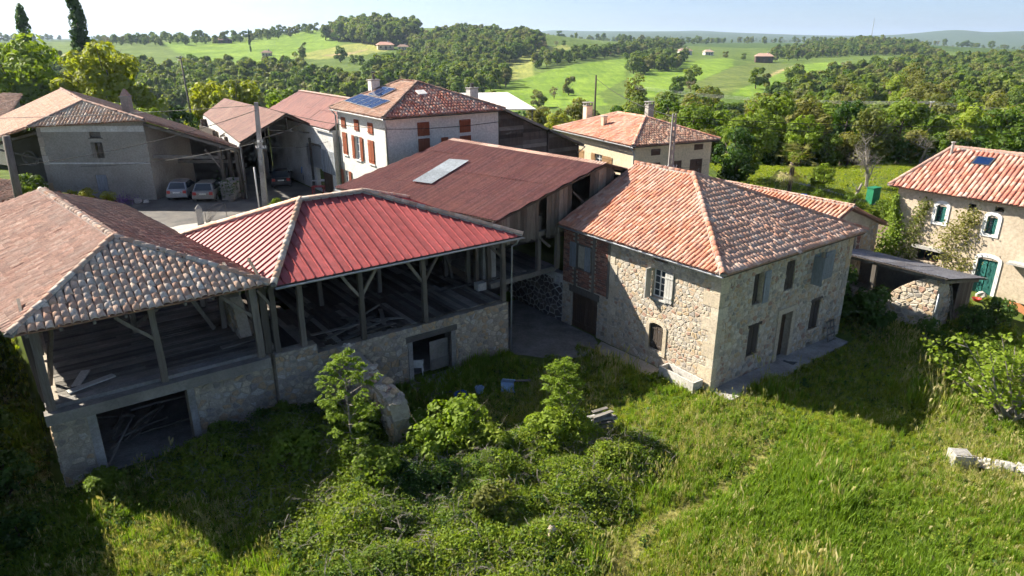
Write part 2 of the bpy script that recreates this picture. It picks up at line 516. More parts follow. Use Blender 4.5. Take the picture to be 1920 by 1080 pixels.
# ------------------------------------------------------------------ terrain
CTRL = np.array([
    (-60,62,3), (-66,75,2), (-40,62,3), (-44,75,2), (-20,62,3), (-22,75,2), (0,62,3), (0,75,2), (20,62,3), (22,75,2), (40,62,3), (44,75,2), (-75,75,2), (-110,110,1), 
    (-40,100,-1), (0,100,-2), (30,100,-2.5), (60,95,-2.5), (90,110,-3), (-70,130,-4), (0,140,-8), (50,140,-7), (110,150,-5), (160,170,0), (-150,180,-5), (-90,200,-10), 
    (-20,200,-13), (60,200,-11), (130,220,-9), (200,240,-2), (-60,30,1.5), (-40,10,0), (40,20,0), (60,50,0.5), (-30,-20,0), (30,-20,0), (0,-60,-1), (-200,0,0), (200,0,0), 
    (0,-400,-5), (-800,-300,-5), (800,-300,-5), (0,-3000,-20), (3000,-1500,-20), (-3000,-1500,-20), (-6000,2000,0), (6000,2000,0), (-152.7,380,0.1), (-112.6,360,-0.1), 
    (-160.1,450,2.5), (-300.9,620,11.6), (-240,640,11.5), (-223.2,540,6.4), (-205.5,760,23.3), (-232.1,720,18), (-313.5,700,14), (-139.1,470,4.2), (-130.5,520,6.7), 
    (-107.9,470,3.2), (-87.7,540,6.4), (-80.3,400,1), (-52.2,350,-0.4), (-150,600,11.7), (-107.3,560,8.8), (-134.1,680,23.4), (-99.4,680,21.5), (-28.2,640,15), 
    (-40.9,700,22.7), (17.6,600,11.7), (24.9,680,17.8), (-27.2,330,-3.1), (-8.9,400,-2.6), (-51.2,430,-0.9), (-3.6,240,-4.2), (-17,250,-5), (9.9,330,-3.6), (34.8,470,1.9), 
    (33,560,7.2), (27.4,620,9.9), (62.1,440,-0.4), (38,240,-3.7), (126.1,500,0), (158,520,0.5), (76.3,340,-3.6), (79.6,240,-3), (49,190,-2.3), (122.8,640,4.8), (84.2,600,3.3), 
    (173.7,520,-1.7), (185.7,490,-2.1), (227.6,520,-0.9), (328.8,600,-0), (382.5,600,-1.7), (377,800,7.3), (436.1,860,11.4), (426.3,760,2.9), (284.4,740,0.6), 
    (148.2,330,-3.1), (109.4,280,-3.4), (182.8,330,-3.1), (244,380,-3.1), (296.5,420,0.3), (280.5,380,-1.8), (102.8,200,-1.8), (124,200,-1.8), (-442.6,700,11.1), 
    (-564.7,800,10.6), (-391.3,700,10.2), (-1578.3,2500,11.6), (-1211.3,2500,11.6), (-3522.9,5000,11.6), (-2788.9,5000,11.6), (-506.8,1500,10.9), (-305.5,1600,10.6), 
    (-70.5,1600,8.4), (119.1,1800,5.1), (317.5,1800,6.3), (647,2000,4), (941.6,2000,1.2), (1281.7,2200,-15.5), (1446.1,2200,-24.7), (1627.5,2300,-13.7), (1222.2,2300,-21.7), 
    (-1644.4,4000,9.5), (-858.9,4500,8.8), (-36.7,5000,8.1), (327.5,5600,72.7), (527.4,6000,43.9), (680.3,6200,66.1), (1047.7,6500,41.8), (1332.1,6500,59.7), 
    (1710.9,6500,77.5), (2047.7,6500,41.8), (2476.3,6500,41.8), (2861.6,6500,15), (2373.1,4500,36.7), (2453.6,4300,50.5), (2578.3,4200,61.1), (2765.9,4200,46.7), 
    (2948.1,4200,55.4), (3137,4200,38.1), (1954.7,3200,-11.5), (-2377.9,9000,8.8), (-5680.6,9000,8.8), (925,9000,2.6), (3567.8,9000,2.6), (6210.6,9000,2.6), 
])


def _warp(x, y):
    d = np.sqrt(x * x + y * y) + 8.0
    az = np.arctan2(x, y)
    return np.stack([az * 2.6, np.log(d)], -1)


_Q = _warp(CTRL[:, 0], CTRL[:, 1])
_phi = lambda r2: np.sqrt(r2 + 0.004)
_K = _phi(((_Q[:, None, :] - _Q[None, :, :]) ** 2).sum(-1)) + np.eye(len(CTRL)) * -0.002
_WT = np.linalg.solve(_K, CTRL[:, 2])


def _ss(t):
    t = np.clip(t, 0, 1)
    return t * t * (3 - 2 * t)


def gz(x, y):
    """ground height, vectorised"""
    x = np.atleast_1d(np.asarray(x, float))
    y = np.atleast_1d(np.asarray(y, float))
    q = _warp(x, y)
    far = np.empty(len(x))
    for i in range(0, len(x), 4000):
        far[i:i + 4000] = _phi(((q[i:i + 4000, None, :] - _Q[None]) ** 2).sum(-1)) @ _WT
    dx, dy = x - A0[0], y - A0[1]
    a, b = dx * CT + dy * ST, -dx * ST + dy * CT
    sh = 8.0 * _ss((-24.2 - a) / 2.0)
    left = 3.0 * _ss((b - 14.5 - sh) / 3.5)
    right = 0.25 + 2.4 * _ss((b + 2.0) / 24.0)
    t = _ss((a - 11.0) / 3.0) * _ss((b + 9.0) / 7.0)
    near = left * (1 - t) + right * t
    near = near + 0.06 * np.sin(x * 0.9 + 1.3) * np.cos(y * 0.8) * (b < 8)
    d = np.sqrt(x * x + y * y)
    w = _ss((d - 62.0) / 30.0)
    return near * (1 - w) + far * w


def g1(x, y):
    return float(gz(x, y)[0])


def inpoly(x, y, poly):
    x = np.asarray(x); y = np.asarray(y)
    r = np.zeros(x.shape, bool)
    n = len(poly)
    for i in range(n):
        x0, y0 = poly[i]
        x1, y1 = poly[(i + 1) % n]
        c = (y0 > y) != (y1 > y)
        with np.errstate(divide='ignore', invalid='ignore'):
            r ^= c & (x < (x1 - x0) * (y - y0) / (y1 - y0 + 1e-12) + x0)
    return r

FIELDS = {
    'meadow_green': [[(-301.3, 620.8), (-245.5, 654.9), (-199.8, 738.7), (-138.3, 586.5), (-135.7, 458.0), (-147.4, 373.5), (-237.2, 509.7)], [(-14.6, 241.9), (0.0, 339.0), (31.3, 421.3), (87.6, 537.7), (52.8, 335.6), (31.2, 258.6), (27.8, 204.0), (-10.4, 227.8)], [(38.4, 240.3), (60.9, 371.0), (108.0, 481.6), (170.2, 552.3), (134.6, 441.5), (70.3, 292.6), (35.8, 213.0)], [(75.4, 242.7), (115.4, 326.8), (192.3, 486.4), (238.5, 525.3), (196.3, 418.5), (109.1, 273.7), (85.1, 224.7)]],
    'pale': [[(-8.3, 447.4), (16.4, 554.1), (47.7, 648.4), (52.2, 610.5), (13.5, 455.0), (10.9, 366.1), (0.0, 331.2)], [(-145.7, 468.9), (-135.2, 573.0), (-102.9, 602.4), (-92.7, 541.3), (-117.8, 441.5)], [(329.0, 600.4), (441.7, 686.3), (391.6, 600.4), (293.1, 534.1)]],
    'olive': [[(67.4, 280.2), (136.3, 441.5), (189.4, 543.1), (196.3, 506.3), (115.0, 326.8), (74.1, 244.3), (63.1, 246.0)]],
    'tan': [[(-126.5, 475.2), (-106.4, 554.1), (-112.9, 476.8)], [(112.5, 326.8), (167.0, 440.0), (200.4, 499.6), (163.5, 425.5), (109.7, 315.0)]],
}
FCOL = {'meadow_green': (.16, .255, .04), 'pale': (.25, .28, .085), 'olive': (.125, .165, .05), 'tan': (.36, .30, .16)}


def build_ground():
    az = np.concatenate([np.arange(-50, 50.01, 0.27), np.arange(52.5, 308, 2.5)])
    az = np.radians(az)
    rs = [3.0]
    while rs[-1] < 16000:
        rs.append(rs[-1] * 1.0165 + 0.02)
    rs = np.array(rs)
    na, nr = len(az), len(rs)
    X = (np.sin(az)[None, :] * rs[:, None]).ravel()
    Y = (np.cos(az)[None, :] * rs[:, None]).ravel()
    Z = gz(X, Y)
    X = np.append(X, 0.0); Y = np.append(Y, 0.0); Z = np.append(Z, 0.0)
    i = np.arange(nr - 1)[:, None] * na
    k = np.arange(na)[None, :]
    k2 = (k + 1) % na
    quads = np.stack([i + k, i + na + k, i + na + k2, i + k2], -1).reshape(-1, 4)
    tris = np.stack([np.full(na, nr * na), np.arange(na), (np.arange(na) + 1) % na], -1)
    me = bpy.data.meshes.new('ground')
    me.from_pydata(np.stack([X, Y, Z], -1).tolist(), [], quads.tolist() + tris.tolist())
    d = np.sqrt(X * X + Y * Y)
    col = np.empty((len(X), 4)); col[:, 3] = 1
    col[:, :3] = (.11, .165, .04)
    near = d < 90
    col[near, :3] = (.10, .14, .032)
    farm = d > 1500
    col[farm, :3] = (.05, .085, .028)
    mid = (d > 900) & ~farm
    col[mid, :3] = (.065, .11, .032)
    path = near & (np.abs((X - 5.2) - (Y - 19.5) * .9 - 1.2 + .7 * np.sin(Y * .8)) < .4) & (Y < 23.5)
    col[path, :3] = (.27, .26, .10)
    for kk, polys in FIELDS.items():
        for p in polys:
            col[inpoly(X, Y, p), :3] = FCOL[kk]
    at = me.color_attributes.new('tone', 'FLOAT_COLOR', 'POINT')
    at.data.foreach_set('color', col.ravel().astype('f'))
    me.polygons.foreach_set('use_smooth', [True] * len(me.polygons))
    m, nt, b = newmat('grassy_ground')
    a = nd(nt, 'Attribute', attribute_name='tone')
    p = pos(nt)
    f = noise(nt, p, 0.035, 3, 0.6)
    c = mixc(nt, 0.8, a.outputs['Color'], ramp(nt, f, [(.3, (.62, .7, .6)), (.7, (1.3, 1.22, 1.2))]), 'MULTIPLY')
    f2 = noise(nt, p, 0.6, 3, 0.7)
    c = mixc(nt, 0.8, c, ramp(nt, f2, [(.3, (.62, .62, .6)), (.7, (1.35, 1.3, 1.25))]), 'MULTIPLY')
    f3 = noise(nt, scaled(nt, p, (1, .1, 1)), 0.4, 2, 0.6)
    c = mixc(nt, 0.8, c, ramp(nt, f3, [(.35, (.75, .8, .75)), (.65, (1.22, 1.16, 1.1))]), 'MULTIPLY')
    nt.links.new(c, b.inputs['Base Color'])
    b.inputs['Roughness'].default_value = 0.95
    b.inputs['Specular IOR Level'].default_value = 0.08
    me.materials.append(m)
    o = bpy.data.objects.new('ground', me)
    C.objects.link(o)
    tagob(o, 'grassy ground from the meadow to the far green hills', None, None, 'structure')


build_ground()


def sheet(name, poly_world, mat, lift=0.02, step=1.0, label=None, thick=None):
    """a sheet draped on the ground over a convex or concave polygon"""
    P = np.array(poly_world)
    x0, y0 = P.min(0); x1, y1 = P.max(0)
    bm = bmesh.new()
    vs = [bm.verts.new((p[0], p[1], 0)) for p in poly_world]
    bm.faces.new(vs)
    for ax, lo, hi in ((0, x0, x1), (1, y0, y1)):
        t = lo + step
        while t < hi:
            co = (t, 0, 0) if ax == 0 else (0, t, 0)
            no = (1, 0, 0) if ax == 0 else (0, 1, 0)
            bmesh.ops.bisect_plane(bm, geom=bm.verts[:] + bm.edges[:] + bm.faces[:], plane_co=co, plane_no=no)
            t += step
    zz = gz([v.co.x for v in bm.verts], [v.co.y for v in bm.verts])
    for v, z in zip(bm.verts, zz):
        v.co.z = z + lift
    bmesh.ops.recalc_face_normals(bm, faces=bm.faces[:])
    if bm.faces[:] and sum(f.normal.z for f in bm.faces) < 0:
        bmesh.ops.reverse_faces(bm, faces=bm.faces[:])
    if thick:
        r = bmesh.ops.extrude_face_region(bm, geom=bm.faces[:])
        for v in [g for g in r['geom'] if isinstance(g, bmesh.types.BMVert)]:
            v.co.z += thick
    me = bpy.data.meshes.new(name)
    bm.to_mesh(me); bm.free()
    me.materials.append(mat)
    o = bpy.data.objects.new(name, me)
    C.objects.link(o)
    tagob(o, label, None, None, 'structure')
    return o


wab = lambda pts: [tuple(W(a, b)[:2]) for a, b in pts]
M['passage'] = m_surf('dirty_concrete', (.26, .25, .23), (.14, .13, .115), .9, 9, amt=1.0)
sheet('yard', wab([(-16.0, 20), (-6.8, 20), (-6.8, 34), (-2.8, 34), (-2.8, 60), (-9, 60), (-13, 48), (-17, 48), (-25, 47), (-21, 31)]), M['asphalt'], .015, 1.5, 'worn asphalt farmyard between the barns')
sheet('lane', wab([(-17.5, 29), (-9, 29), (-10.5, 32.8), (-14.5, 33.2), (-18.8, 31.6)]), M['concrete_pale'], .03, 1.0, 'pale concrete apron by the gate')
sheet('passage_floor', wab([(-4.7, 8.2), (-3.5, 6.6), (-1.6, 6.0), (-.35, 6.9), (-.02, 7.6), (-.02, 14.4), (-4.7, 14.4)]), M['passage'], .03, .8, 'grey concrete floor of the passage')
sheet('pavement', wab([(0.05, -1.15), (3, -1.3), (10.2, -.95), (10.2, -.02), (0.05, -.02)]), M['concrete'], .02, .8, 'concrete strip along the stone house', .06)
sheet('gravel_patch', wab([(-.9, 2.4), (-.1, 2.4), (-.1, 6.9), (-.7, 6.6), (-1.6, 5.2)]), M['gravel'], .03, .6, 'pinkish gravel along the stone wall')
sheet('door_apron', wab([(-10.5, 8.8), (-8.0, 8.8), (-8.0, 7.9), (-9.2, 7.5), (-10.7, 7.9)]), M['concrete'], .02, .6, 'concrete slab before the stable door', .08)
sheet('garden_bed', [(23.5, 47.5), (28.5, 46.5), (31, 52.5), (26.5, 56), (22.5, 53)], M['soil'], .03, 1.0, 'bare dug soil of the vegetable garden')
sheet('garden_path', [(19.5, 38), (21.5, 37.2), (24.5, 43.5), (23.6, 45.5), (21, 44)], M['gravel'], .03, 1.0, 'pale gravel path beside the ivy house')

# ------------------------------------------------------------------ building kit
CAMP = Vector((0, 0, CAMZ))


def clip2(poly, nx, ny, d):
    """keep the part of a 2d polygon with nx*x+ny*y <= d"""
    out = []
    n = len(poly)
    for i in range(n):
        p, q = poly[i], poly[(i + 1) % n]
        sp, sq = nx * p[0] + ny * p[1] - d, nx * q[0] + ny * q[1] - d
        if sp <= 0:
            out.append(p)
        if (sp < 0 < sq) or (sq < 0 < sp):
            t = sp / (sp - sq)
            out.append((p[0] + (q[0] - p[0]) * t, p[1] + (q[1] - p[1]) * t))
    return out


def parea(p):
    return 0.5 * sum(p[i][0] * p[(i + 1) % len(p)][1] - p[(i + 1) % len(p)][0] * p[i][1] for i in range(len(p)))


def towall(fr, u, v, n=0.0):
    o, d, nn = fr
    return (o[0] + d[0] * u + nn[0] * n, o[1] + d[1] * u + nn[1] * n, o[2] + v)


def wall(name, fr, L, Hh, thick, openings, mat, parent=None, top=None, label=None):
    """solid wall with real openings. fr=(origin, direction, outward normal); u along, v up; top = extra gable polygon"""
    us = sorted({0.0, L} | {x for o in openings for x in o[:2]})
    vs = sorted({0.0, Hh} | {x for o in openings for x in o[2:4]})
    us = [x for x in us if 0 <= x <= L]
    vs = [x for x in vs if 0 <= x <= Hh]
    nu, nv = len(us) - 1, len(vs) - 1
    solid = [[True] * nv for _ in range(nu)]
    for i in range(nu):
        for j in range(nv):
            cu, cv = (us[i] + us[i + 1]) / 2, (vs[j] + vs[j + 1]) / 2
            for o in openings:
                if o[0] < cu < o[1] and o[2] < cv < o[3]:
                    solid[i][j] = False
    m = MB()
    S_ = lambda i, j: 0 <= i < nu and 0 <= j < nv and solid[i][j]
    for i in range(nu):
        for j in range(nv):
            if not solid[i][j]:
                continue
            u0, u1, v0, v1 = us[i], us[i + 1], vs[j], vs[j + 1]
            F = [towall(fr, *q) for q in ((u0, v0), (u1, v0), (u1, v1), (u0, v1))]
            B = [towall(fr, *q, -thick) for q in ((u0, v0), (u1, v0), (u1, v1), (u0, v1))]
            m.add(F, [(0, 1, 2, 3)])
            m.add(B, [(3, 2, 1, 0)])
            for (di, dj, e) in ((-1, 0, (3, 0)), (1, 0, (1, 2)), (0, -1, (0, 1)), (0, 1, (2, 3))):
                if not S_(i + di, j + dj):
                    m.add([F[e[0]], B[e[0]], B[e[1]], F[e[1]]], [(0, 1, 2, 3)])
    if top:
        m.prism([towall(fr, u, v) for u, v in top], tuple(-thick * c for c in (fr[2][0], fr[2][1], 0)))
    return mk(name, m, mat, parent, label)


def stone_cells(outline, openings, cw, ch, rg, gap=.014):
    """rubble: jittered courses cut into convex pieces (2d)"""
    us = [p[0] for p in outline]; vs = [p[1] for p in outline]
    u0, u1, v0, v1 = min(us), max(us), min(vs), max(vs)
    rows = []
    v = v0 - ch * .5
    while v < v1 + ch:
        row = []
        u = u0 - cw * rg.uniform(.2, 1)
        while u < u1 + cw:
            row.append((u + rg.uniform(-.2, .2) * cw, v + rg.uniform(-.3, .3) * ch))
            u += cw * rg.choice((.4, .55, .75, .9, 1.0, 1.2, 1.6, 2.0))
        rows.append(row)
        v += ch * rg.uniform(.65, 1.4)
    k = cw / ch * .8
    out = []
    ccw = outline if parea(outline) > 0 else outline[::-1]
    for ri, row in enumerate(rows):
        near = [s for q in rows[max(0, ri - 2):ri + 3] for s in q]
        for s in row:
            poly = [(s[0] - 1.5 * cw, s[1] - 1.6 * ch), (s[0] + 1.5 * cw, s[1] - 1.6 * ch), (s[0] + 1.5 * cw, s[1] + 1.6 * ch), (s[0] - 1.5 * cw, s[1] + 1.6 * ch)]
            for t in near:
                dx, dy = t[0] - s[0], t[1] - s[1]
                if (dx == 0 and dy == 0) or abs(dx) > 3.2 * cw:
                    continue
                nx, ny = dx, dy * k * k
                l = math.hypot(nx, ny)
                nx, ny = nx / l, ny / l
                poly = clip2(poly, nx, ny, nx * (s[0] + t[0]) / 2 + ny * (s[1] + t[1]) / 2 - gap)
                if len(poly) < 3:
                    break
            if len(poly) < 3:
                continue
            for i in range(len(ccw)):
                p, q = ccw[i], ccw[(i + 1) % len(ccw)]
                ex, ey = q[0] - p[0], q[1] - p[1]
                l = math.hypot(ex, ey)
                nx, ny = ey / l, -ex / l
                poly = clip2(poly, nx, ny, nx * p[0] + ny * p[1])
                if len(poly) < 3:
                    break
            for o in openings:
                if len(poly) < 3:
                    break
                cx = sum(p[0] for p in poly) / len(poly); cy = sum(p[1] for p in poly) / len(poly)
                if max(p[0] for p in poly) <= o[0] or min(p[0] for p in poly) >= o[1] or max(p[1] for p in poly) <= o[2] or min(p[1] for p in poly) >= o[3]:
                    continue
                sep = [(o[0] - cx, 1, 0, o[0]), (cx - o[1], -1, 0, -o[1]), (o[2] - cy, 0, 1, o[2]), (cy - o[3], 0, -1, -o[3])]
                best = max(sep)
                poly = clip2(poly, *best[1:]) if best[0] > -.06 else []
            if len(poly) >= 3 and abs(parea(poly)) > .18 * cw * ch * .35:
                out.append(poly)
    return out


def stone_mb(m, fr, poly, dep, rg, shrink=(.8, 1.0)):
    n = len(poly)
    if parea(poly) < 0:
        poly = poly[::-1]
    cx = sum(p[0] for p in poly) / n; cy = sum(p[1] for p in poly) / n
    d = dep * rg.uniform(.35, 1.3)
    sk = rg.uniform(*shrink)
    poly = [(cx + (p[0] - cx) * sk, cy + (p[1] - cy) * sk) for p in poly]
    k1, k2 = .97, rg.uniform(.72, .84)
    ring = lambda k, w, j=0: [towall(fr, cx + (p[0] - cx) * k, cy + (p[1] - cy) * k, w + (rg.uniform(-j, j) if j else 0)) for p in poly]
    vs = ring(1, -.01) + ring(k1, d * .6) + ring(k2, d, dep * .25)
    fs = []
    for r in (0, n):
        fs += [(r + i, r + (i + 1) % n, r + n + (i + 1) % n, r + n + i) for i in range(n)]
    fs.append(tuple(2 * n + i for i in range(n)))
    m.add(vs, fs)


BUDGET = {}


def stones(fr, outline, openings, cw, ch, mat, parent, dep=.035, seed=1, limit=300, minarea=.02, shrink=(.82, 1.0)):
    """the stones that show largest become parts, the rest one joined part"""
    rg = random.Random(seed)
    cells = stone_cells(outline, openings, cw, ch, rg)
    cells.sort(key=lambda p: -abs(parea(p)))
    key = CUR.name
    left = min(limit, 300 - BUDGET.get(key, 0))
    rest = MB()
    c = 0
    for p in cells:
        if c < left and abs(parea(p)) > minarea:
            m = MB()
            stone_mb(m, fr, p, dep, rg, shrink)
            mk('stone', m, mat, parent)
            c += 1
        else:
            stone_mb(rest, fr, p, dep, rg, shrink)
    BUDGET[key] = BUDGET.get(key, 0) + c
    if rest.v:
        mk('small_stones', rest, mat, parent, kind='stuff')


def tile_mesh(name, mat, ln=.46, w0=.105, w1=.082, th=.014, n=6, hgt=.8):
    """canal tile: tapered half barrel along +y (up the slope), wide end at y=0"""
    m = MB()
    vs = []
    for (y, r, lift) in ((0, w0, .012), (ln, w1, 0)):
        for k in range(n + 1):
            a = math.pi * k / n
            vs.append((-math.cos(a) * r, y, math.sin(a) * r * hgt + lift))
    for k in range(n + 1):
        a = math.pi * k / n
        vs.append((-math.cos(a) * (w0 - th), 0, math.sin(a) * (w0 - th) * hgt + .012 - .004))
    fs = []
    for k in range(n):
        fs.append((k + 1, k, n + 1 + k, n + 2 + k)[::-1])
        fs.append((k, k + 1, 2 * n + 3 + k, 2 * n + 2 + k)[::-1])
    m.add(vs, [f[::-1] for f in fs])
    me = m.mesh(name, mat)
    me.polygons.foreach_set('use_smooth', [i % 2 == 0 for i in range(len(m.f))])
    return me


TILEM = {}


def get_tile(matkey, big=False, wide=False):
    k = (matkey, big, wide)
    if k not in TILEM:
        TILEM[k] = tile_mesh('canal_tile_' + matkey, M[matkey], .5 if big else .46, .14 if big else .124 if wide else .105, .12 if big else .10 if wide else .082, hgt=.62 if wide else .85)
    return TILEM[k]


def roof_face(face, tiles, sp=.235, row=.35, jit=.018, over=.05):
    """face: planar polygon, first two points = eave left->right seen from outside. Collect tile matrices"""
    P = [Vector(p) for p in face]
    u = (P[1] - P[0]).normalized()
    nrm = Vector((0, 0, 0))
    for i in range(len(P)):
        a, b = P[i], P[(i + 1) % len(P)]
        nrm += a.cross(b)
    nrm.normalize()
    if nrm.z < 0:
        nrm = -nrm
    v = nrm.cross(u).normalized()
    if v.z < 0:
        v = -v
    pl = [((p - P[0]).dot(u), (p - P[0]).dot(v)) for p in P]
    umin, umax = min(p[0] for p in pl), max(p[0] for p in pl)
    vmax = max(p[1] for p in pl)
    nrows = int(math.ceil(vmax / row))
    ncol = max(1, round((umax - umin) / sp))
    sp = (umax - umin) / ncol
    X, Yv = [], []
    for c_ in range(ncol):
        for r_ in range(nrows):
            X.append(umin + (c_ + .5) * sp); Yv.append(r_ * row)
    X = np.array(X); Yv = np.array(Yv)
    ok = inpoly(X, Yv + row * .5, pl)
    wob = [R.uniform(-.03, .03) for _ in range(ncol)]
    for x, y, k in zip(X, Yv, ok):
        if not k:
            continue
        ci = int((x - umin) / sp) % ncol
        o = P[0] + u * (x + R.uniform(-jit, jit)) + v * (y - over + wob[ci] * .9 + R.uniform(-jit, jit) - (R.uniform(.04, .12) if R.random() < .03 else 0)) + nrm * (.03 + R.uniform(0, .008) + .022 * math.sin(x * 1.1 + 1.7) * math.sin(y * 1.3 + .6) + (.02 if R.random() < .03 else 0))
        yaw = R.gauss(0, .03)
        uu = u * math.cos(yaw) + v * math.sin(yaw)
        vv = (v * math.cos(yaw) - u * math.sin(yaw))
        vv = (vv + nrm * .03).normalized()
        ww = uu.cross(vv)
        if ww.dot(nrm) < 0:
            uu = -uu
            ww = -ww
        tiles.append(Matrix(((uu.x, vv.x, ww.x, o.x), (uu.y, vv.y, ww.y, o.y), (uu.z, vv.z, ww.z, o.z), (0, 0, 0, 1))))


def place_tiles(tiles, matkey, parent, limit=300, name='tile', rest='roof_tiles', wide=False):
    me = get_tile(matkey, False, wide)
    Mw = Matrix.Rotation(CUR.rotation_euler.z, 4, 'Z')
    base = Vector(CUR.location)

    def dist(t):
        return ((Mw @ (t.translation - Vector(OFF)) + base) - CAMP).length
    tiles = sorted(tiles, key=dist)
    for t in tiles[:limit]:
        inst(name, me, parent, t)
    rem = tiles[limit:]
    if rem:
        nv = len(me.vertices)
        co = np.empty(nv * 3); me.vertices.foreach_get('co', co); co = co.reshape(-1, 3)
        fs = [tuple(p.vertices) for p in me.polygons]
        m = MB()
        off = Vector(OFF)
        allv = []
        for t in rem:
            A_ = np.array(t)
            allv.append(co @ A_[:3, :3].T + A_[:3, 3])
        allv = np.concatenate(allv) - np.array(off)
        F = (np.array(fs)[None] + (np.arange(len(rem)) * nv)[:, None, None]).reshape(-1, 4)
        mesh = bpy.data.meshes.new(rest)
        mesh.from_pydata(allv.tolist(), [], F.tolist())
        mesh.materials.append(M[matkey])
        mesh.polygons.foreach_set('use_smooth', [True] * len(mesh.polygons))
        o = bpy.data.objects.new(rest, mesh)
        C.objects.link(o)
        o.parent = parent
        o['kind'] = 'stuff'


def slab(face, th=.07):
    """thin roof deck below a face"""
    m = MB()
    P = [Vector(p) for p in face]
    n = Vector((0, 0, 0))
    for i in range(len(P)):
        n += P[i].cross(P[(i + 1) % len(P)])
    n.normalize()
    if n.z < 0:
        n = -n
    m.prism(P, -n * th)
    return m


def ridge_tiles(p, q, matkey, parent, step=.4, mortar=True, big=True, objs=True, lift=.06, bed=.3):
    p, q = Vector(p), Vector(q)
    d = (q - p)
    L = d.length
    d.normalize()
    x = d.cross(Vector((0, 0, 1))).normalized()
    z = x.cross(d)
    if mortar:
        m = MB()
        m.beam(p + z * (lift - .03), q + z * (lift - .03), bed, .1, up=z)
        mk('mortar_bed', m, M['mortar_ridge'], parent)
    n = max(1, int(L / step))
    me = get_tile(matkey, big)
    ts = []
    for i in range(n):
        o = p + d * (i * L / n) + z * (lift + .01 + R.uniform(0, .012))
        yw = R.uniform(-.05, .05)
        xx = x * math.cos(yw) + d * math.sin(yw)
        dd = (d * math.cos(yw) - x * math.sin(yw) + z * .03).normalized()
        zz = xx.cross(dd)
        ts.append(Matrix(((xx.x, dd.x, zz.x, o.x), (xx.y, dd.y, zz.y, o.y), (xx.z, dd.z, zz.z, o.z), (0, 0, 0, 1))))
    if objs:
        for t in ts:
            inst('ridge_tile', me, parent, t)
    else:
        m = MB()
        for t in ts:
            m.add([t @ v.co for v in me.vertices], [tuple(p_.vertices) for p_ in me.polygons])
        mk('ridge_tiles', m, M[matkey], parent, kind='stuff')


def strips(face, width, parent, name, mat, rib=None, ribmat=None, rows=None, th=.012, waves=0, amp=.02, jit=0.0, skip=None):
    """roof sheets: cut a planar face into sheets across the eave (and in rows), each its own piece"""
    P = [Vector(p) for p in face]
    u = (P[1] - P[0]).normalized()
    n = Vector((0, 0, 0))
    for i in range(len(P)):
        n += P[i].cross(P[(i + 1) % len(P)])
    n.normalize()
    if n.z < 0:
        n = -n
    v = n.cross(u).normalized()
    if v.z < 0:
        v = -v
    pl = [((p - P[0]).dot(u), (p - P[0]).dot(v)) for p in P]
    umin, umax = min(p[0] for p in pl), max(p[0] for p in pl)
    vmin, vmax = min(p[1] for p in pl), max(p[1] for p in pl)
    nc = max(1, round((umax - umin) / width))
    w = (umax - umin) / nc
    nr = 1 if not rows else max(1, round((vmax - vmin) / rows))
    h = (vmax - vmin) / nr
    out = []
    for c_ in range(nc):
        for r_ in range(nr):
            a0, a1 = umin + c_ * w, umin + (c_ + 1) * w
            b0, b1 = vmin + r_ * h, vmin + (r_ + 1) * h
            lap = .06 if nr > 1 else 0
            if skip and skip(c_, r_, nc, nr):
                mt = skip(c_, r_, nc, nr)
            else:
                mt = mat
            m = MB()
            lift = R.uniform(0, jit)
            ns = waves * 4 if waves else 1
            full = clip2(clip2(clip2(clip2(pl, -1, 0, -a0), 1, 0, a1), 0, -1, -(b0 - lap)), 0, 1, b1)
            if len(full) < 3 or abs(parea(full)) < .01:
                continue
            for s_ in range(ns):
                s0, s1 = a0 + (a1 - a0) * s_ / ns, a0 + (a1 - a0) * (s_ + 1) / ns
                q = clip2(clip2(full, -1, 0, -s0), 1, 0, s1)
                if len(q) < 3:
                    continue
                hh = lambda x, y: lift + (r_ * .0) + (amp * math.sin((x - a0) / (a1 - a0) * waves * 2 * math.pi) if waves else 0) + (.014 * (1 - (y - b0) / h) if nr > 1 else 0)
                vs = [P[0] + u * x + v * y + n * hh(x, y) for x, y in q]
                k = len(q)
                m.add(vs, [tuple(range(k))])
            if rib:
                us_ = [p for p in full]
                ys = [y for x, y in full]
                # rib along the left edge of the sheet
                q = clip2(clip2(pl, -1, 0, -(a0 + rib * .0)), 1, 0, a0 + rib)
                if len(q) >= 3:
                    y0, y1 = min(y for x, y in q), max(y for x, y in q)
                    f_ = lambda x, y, z: P[0] + u * x + v * y + n * z
                    m.hexa([f_(a0, y0, .002), f_(a0 + rib, y0, .002), f_(a0 + rib, y1, .002), f_(a0, y1, .002),
                            f_(a0 + rib * .2, y0, rib * .75), f_(a0 + rib * .8, y0, rib * .75), f_(a0 + rib * .8, y1, rib * .75), f_(a0 + rib * .2, y1, rib * .75)], 1)
            out.append(mk(name, m, [mt, ribmat or mt], parent, smooth=bool(waves)))
    return out


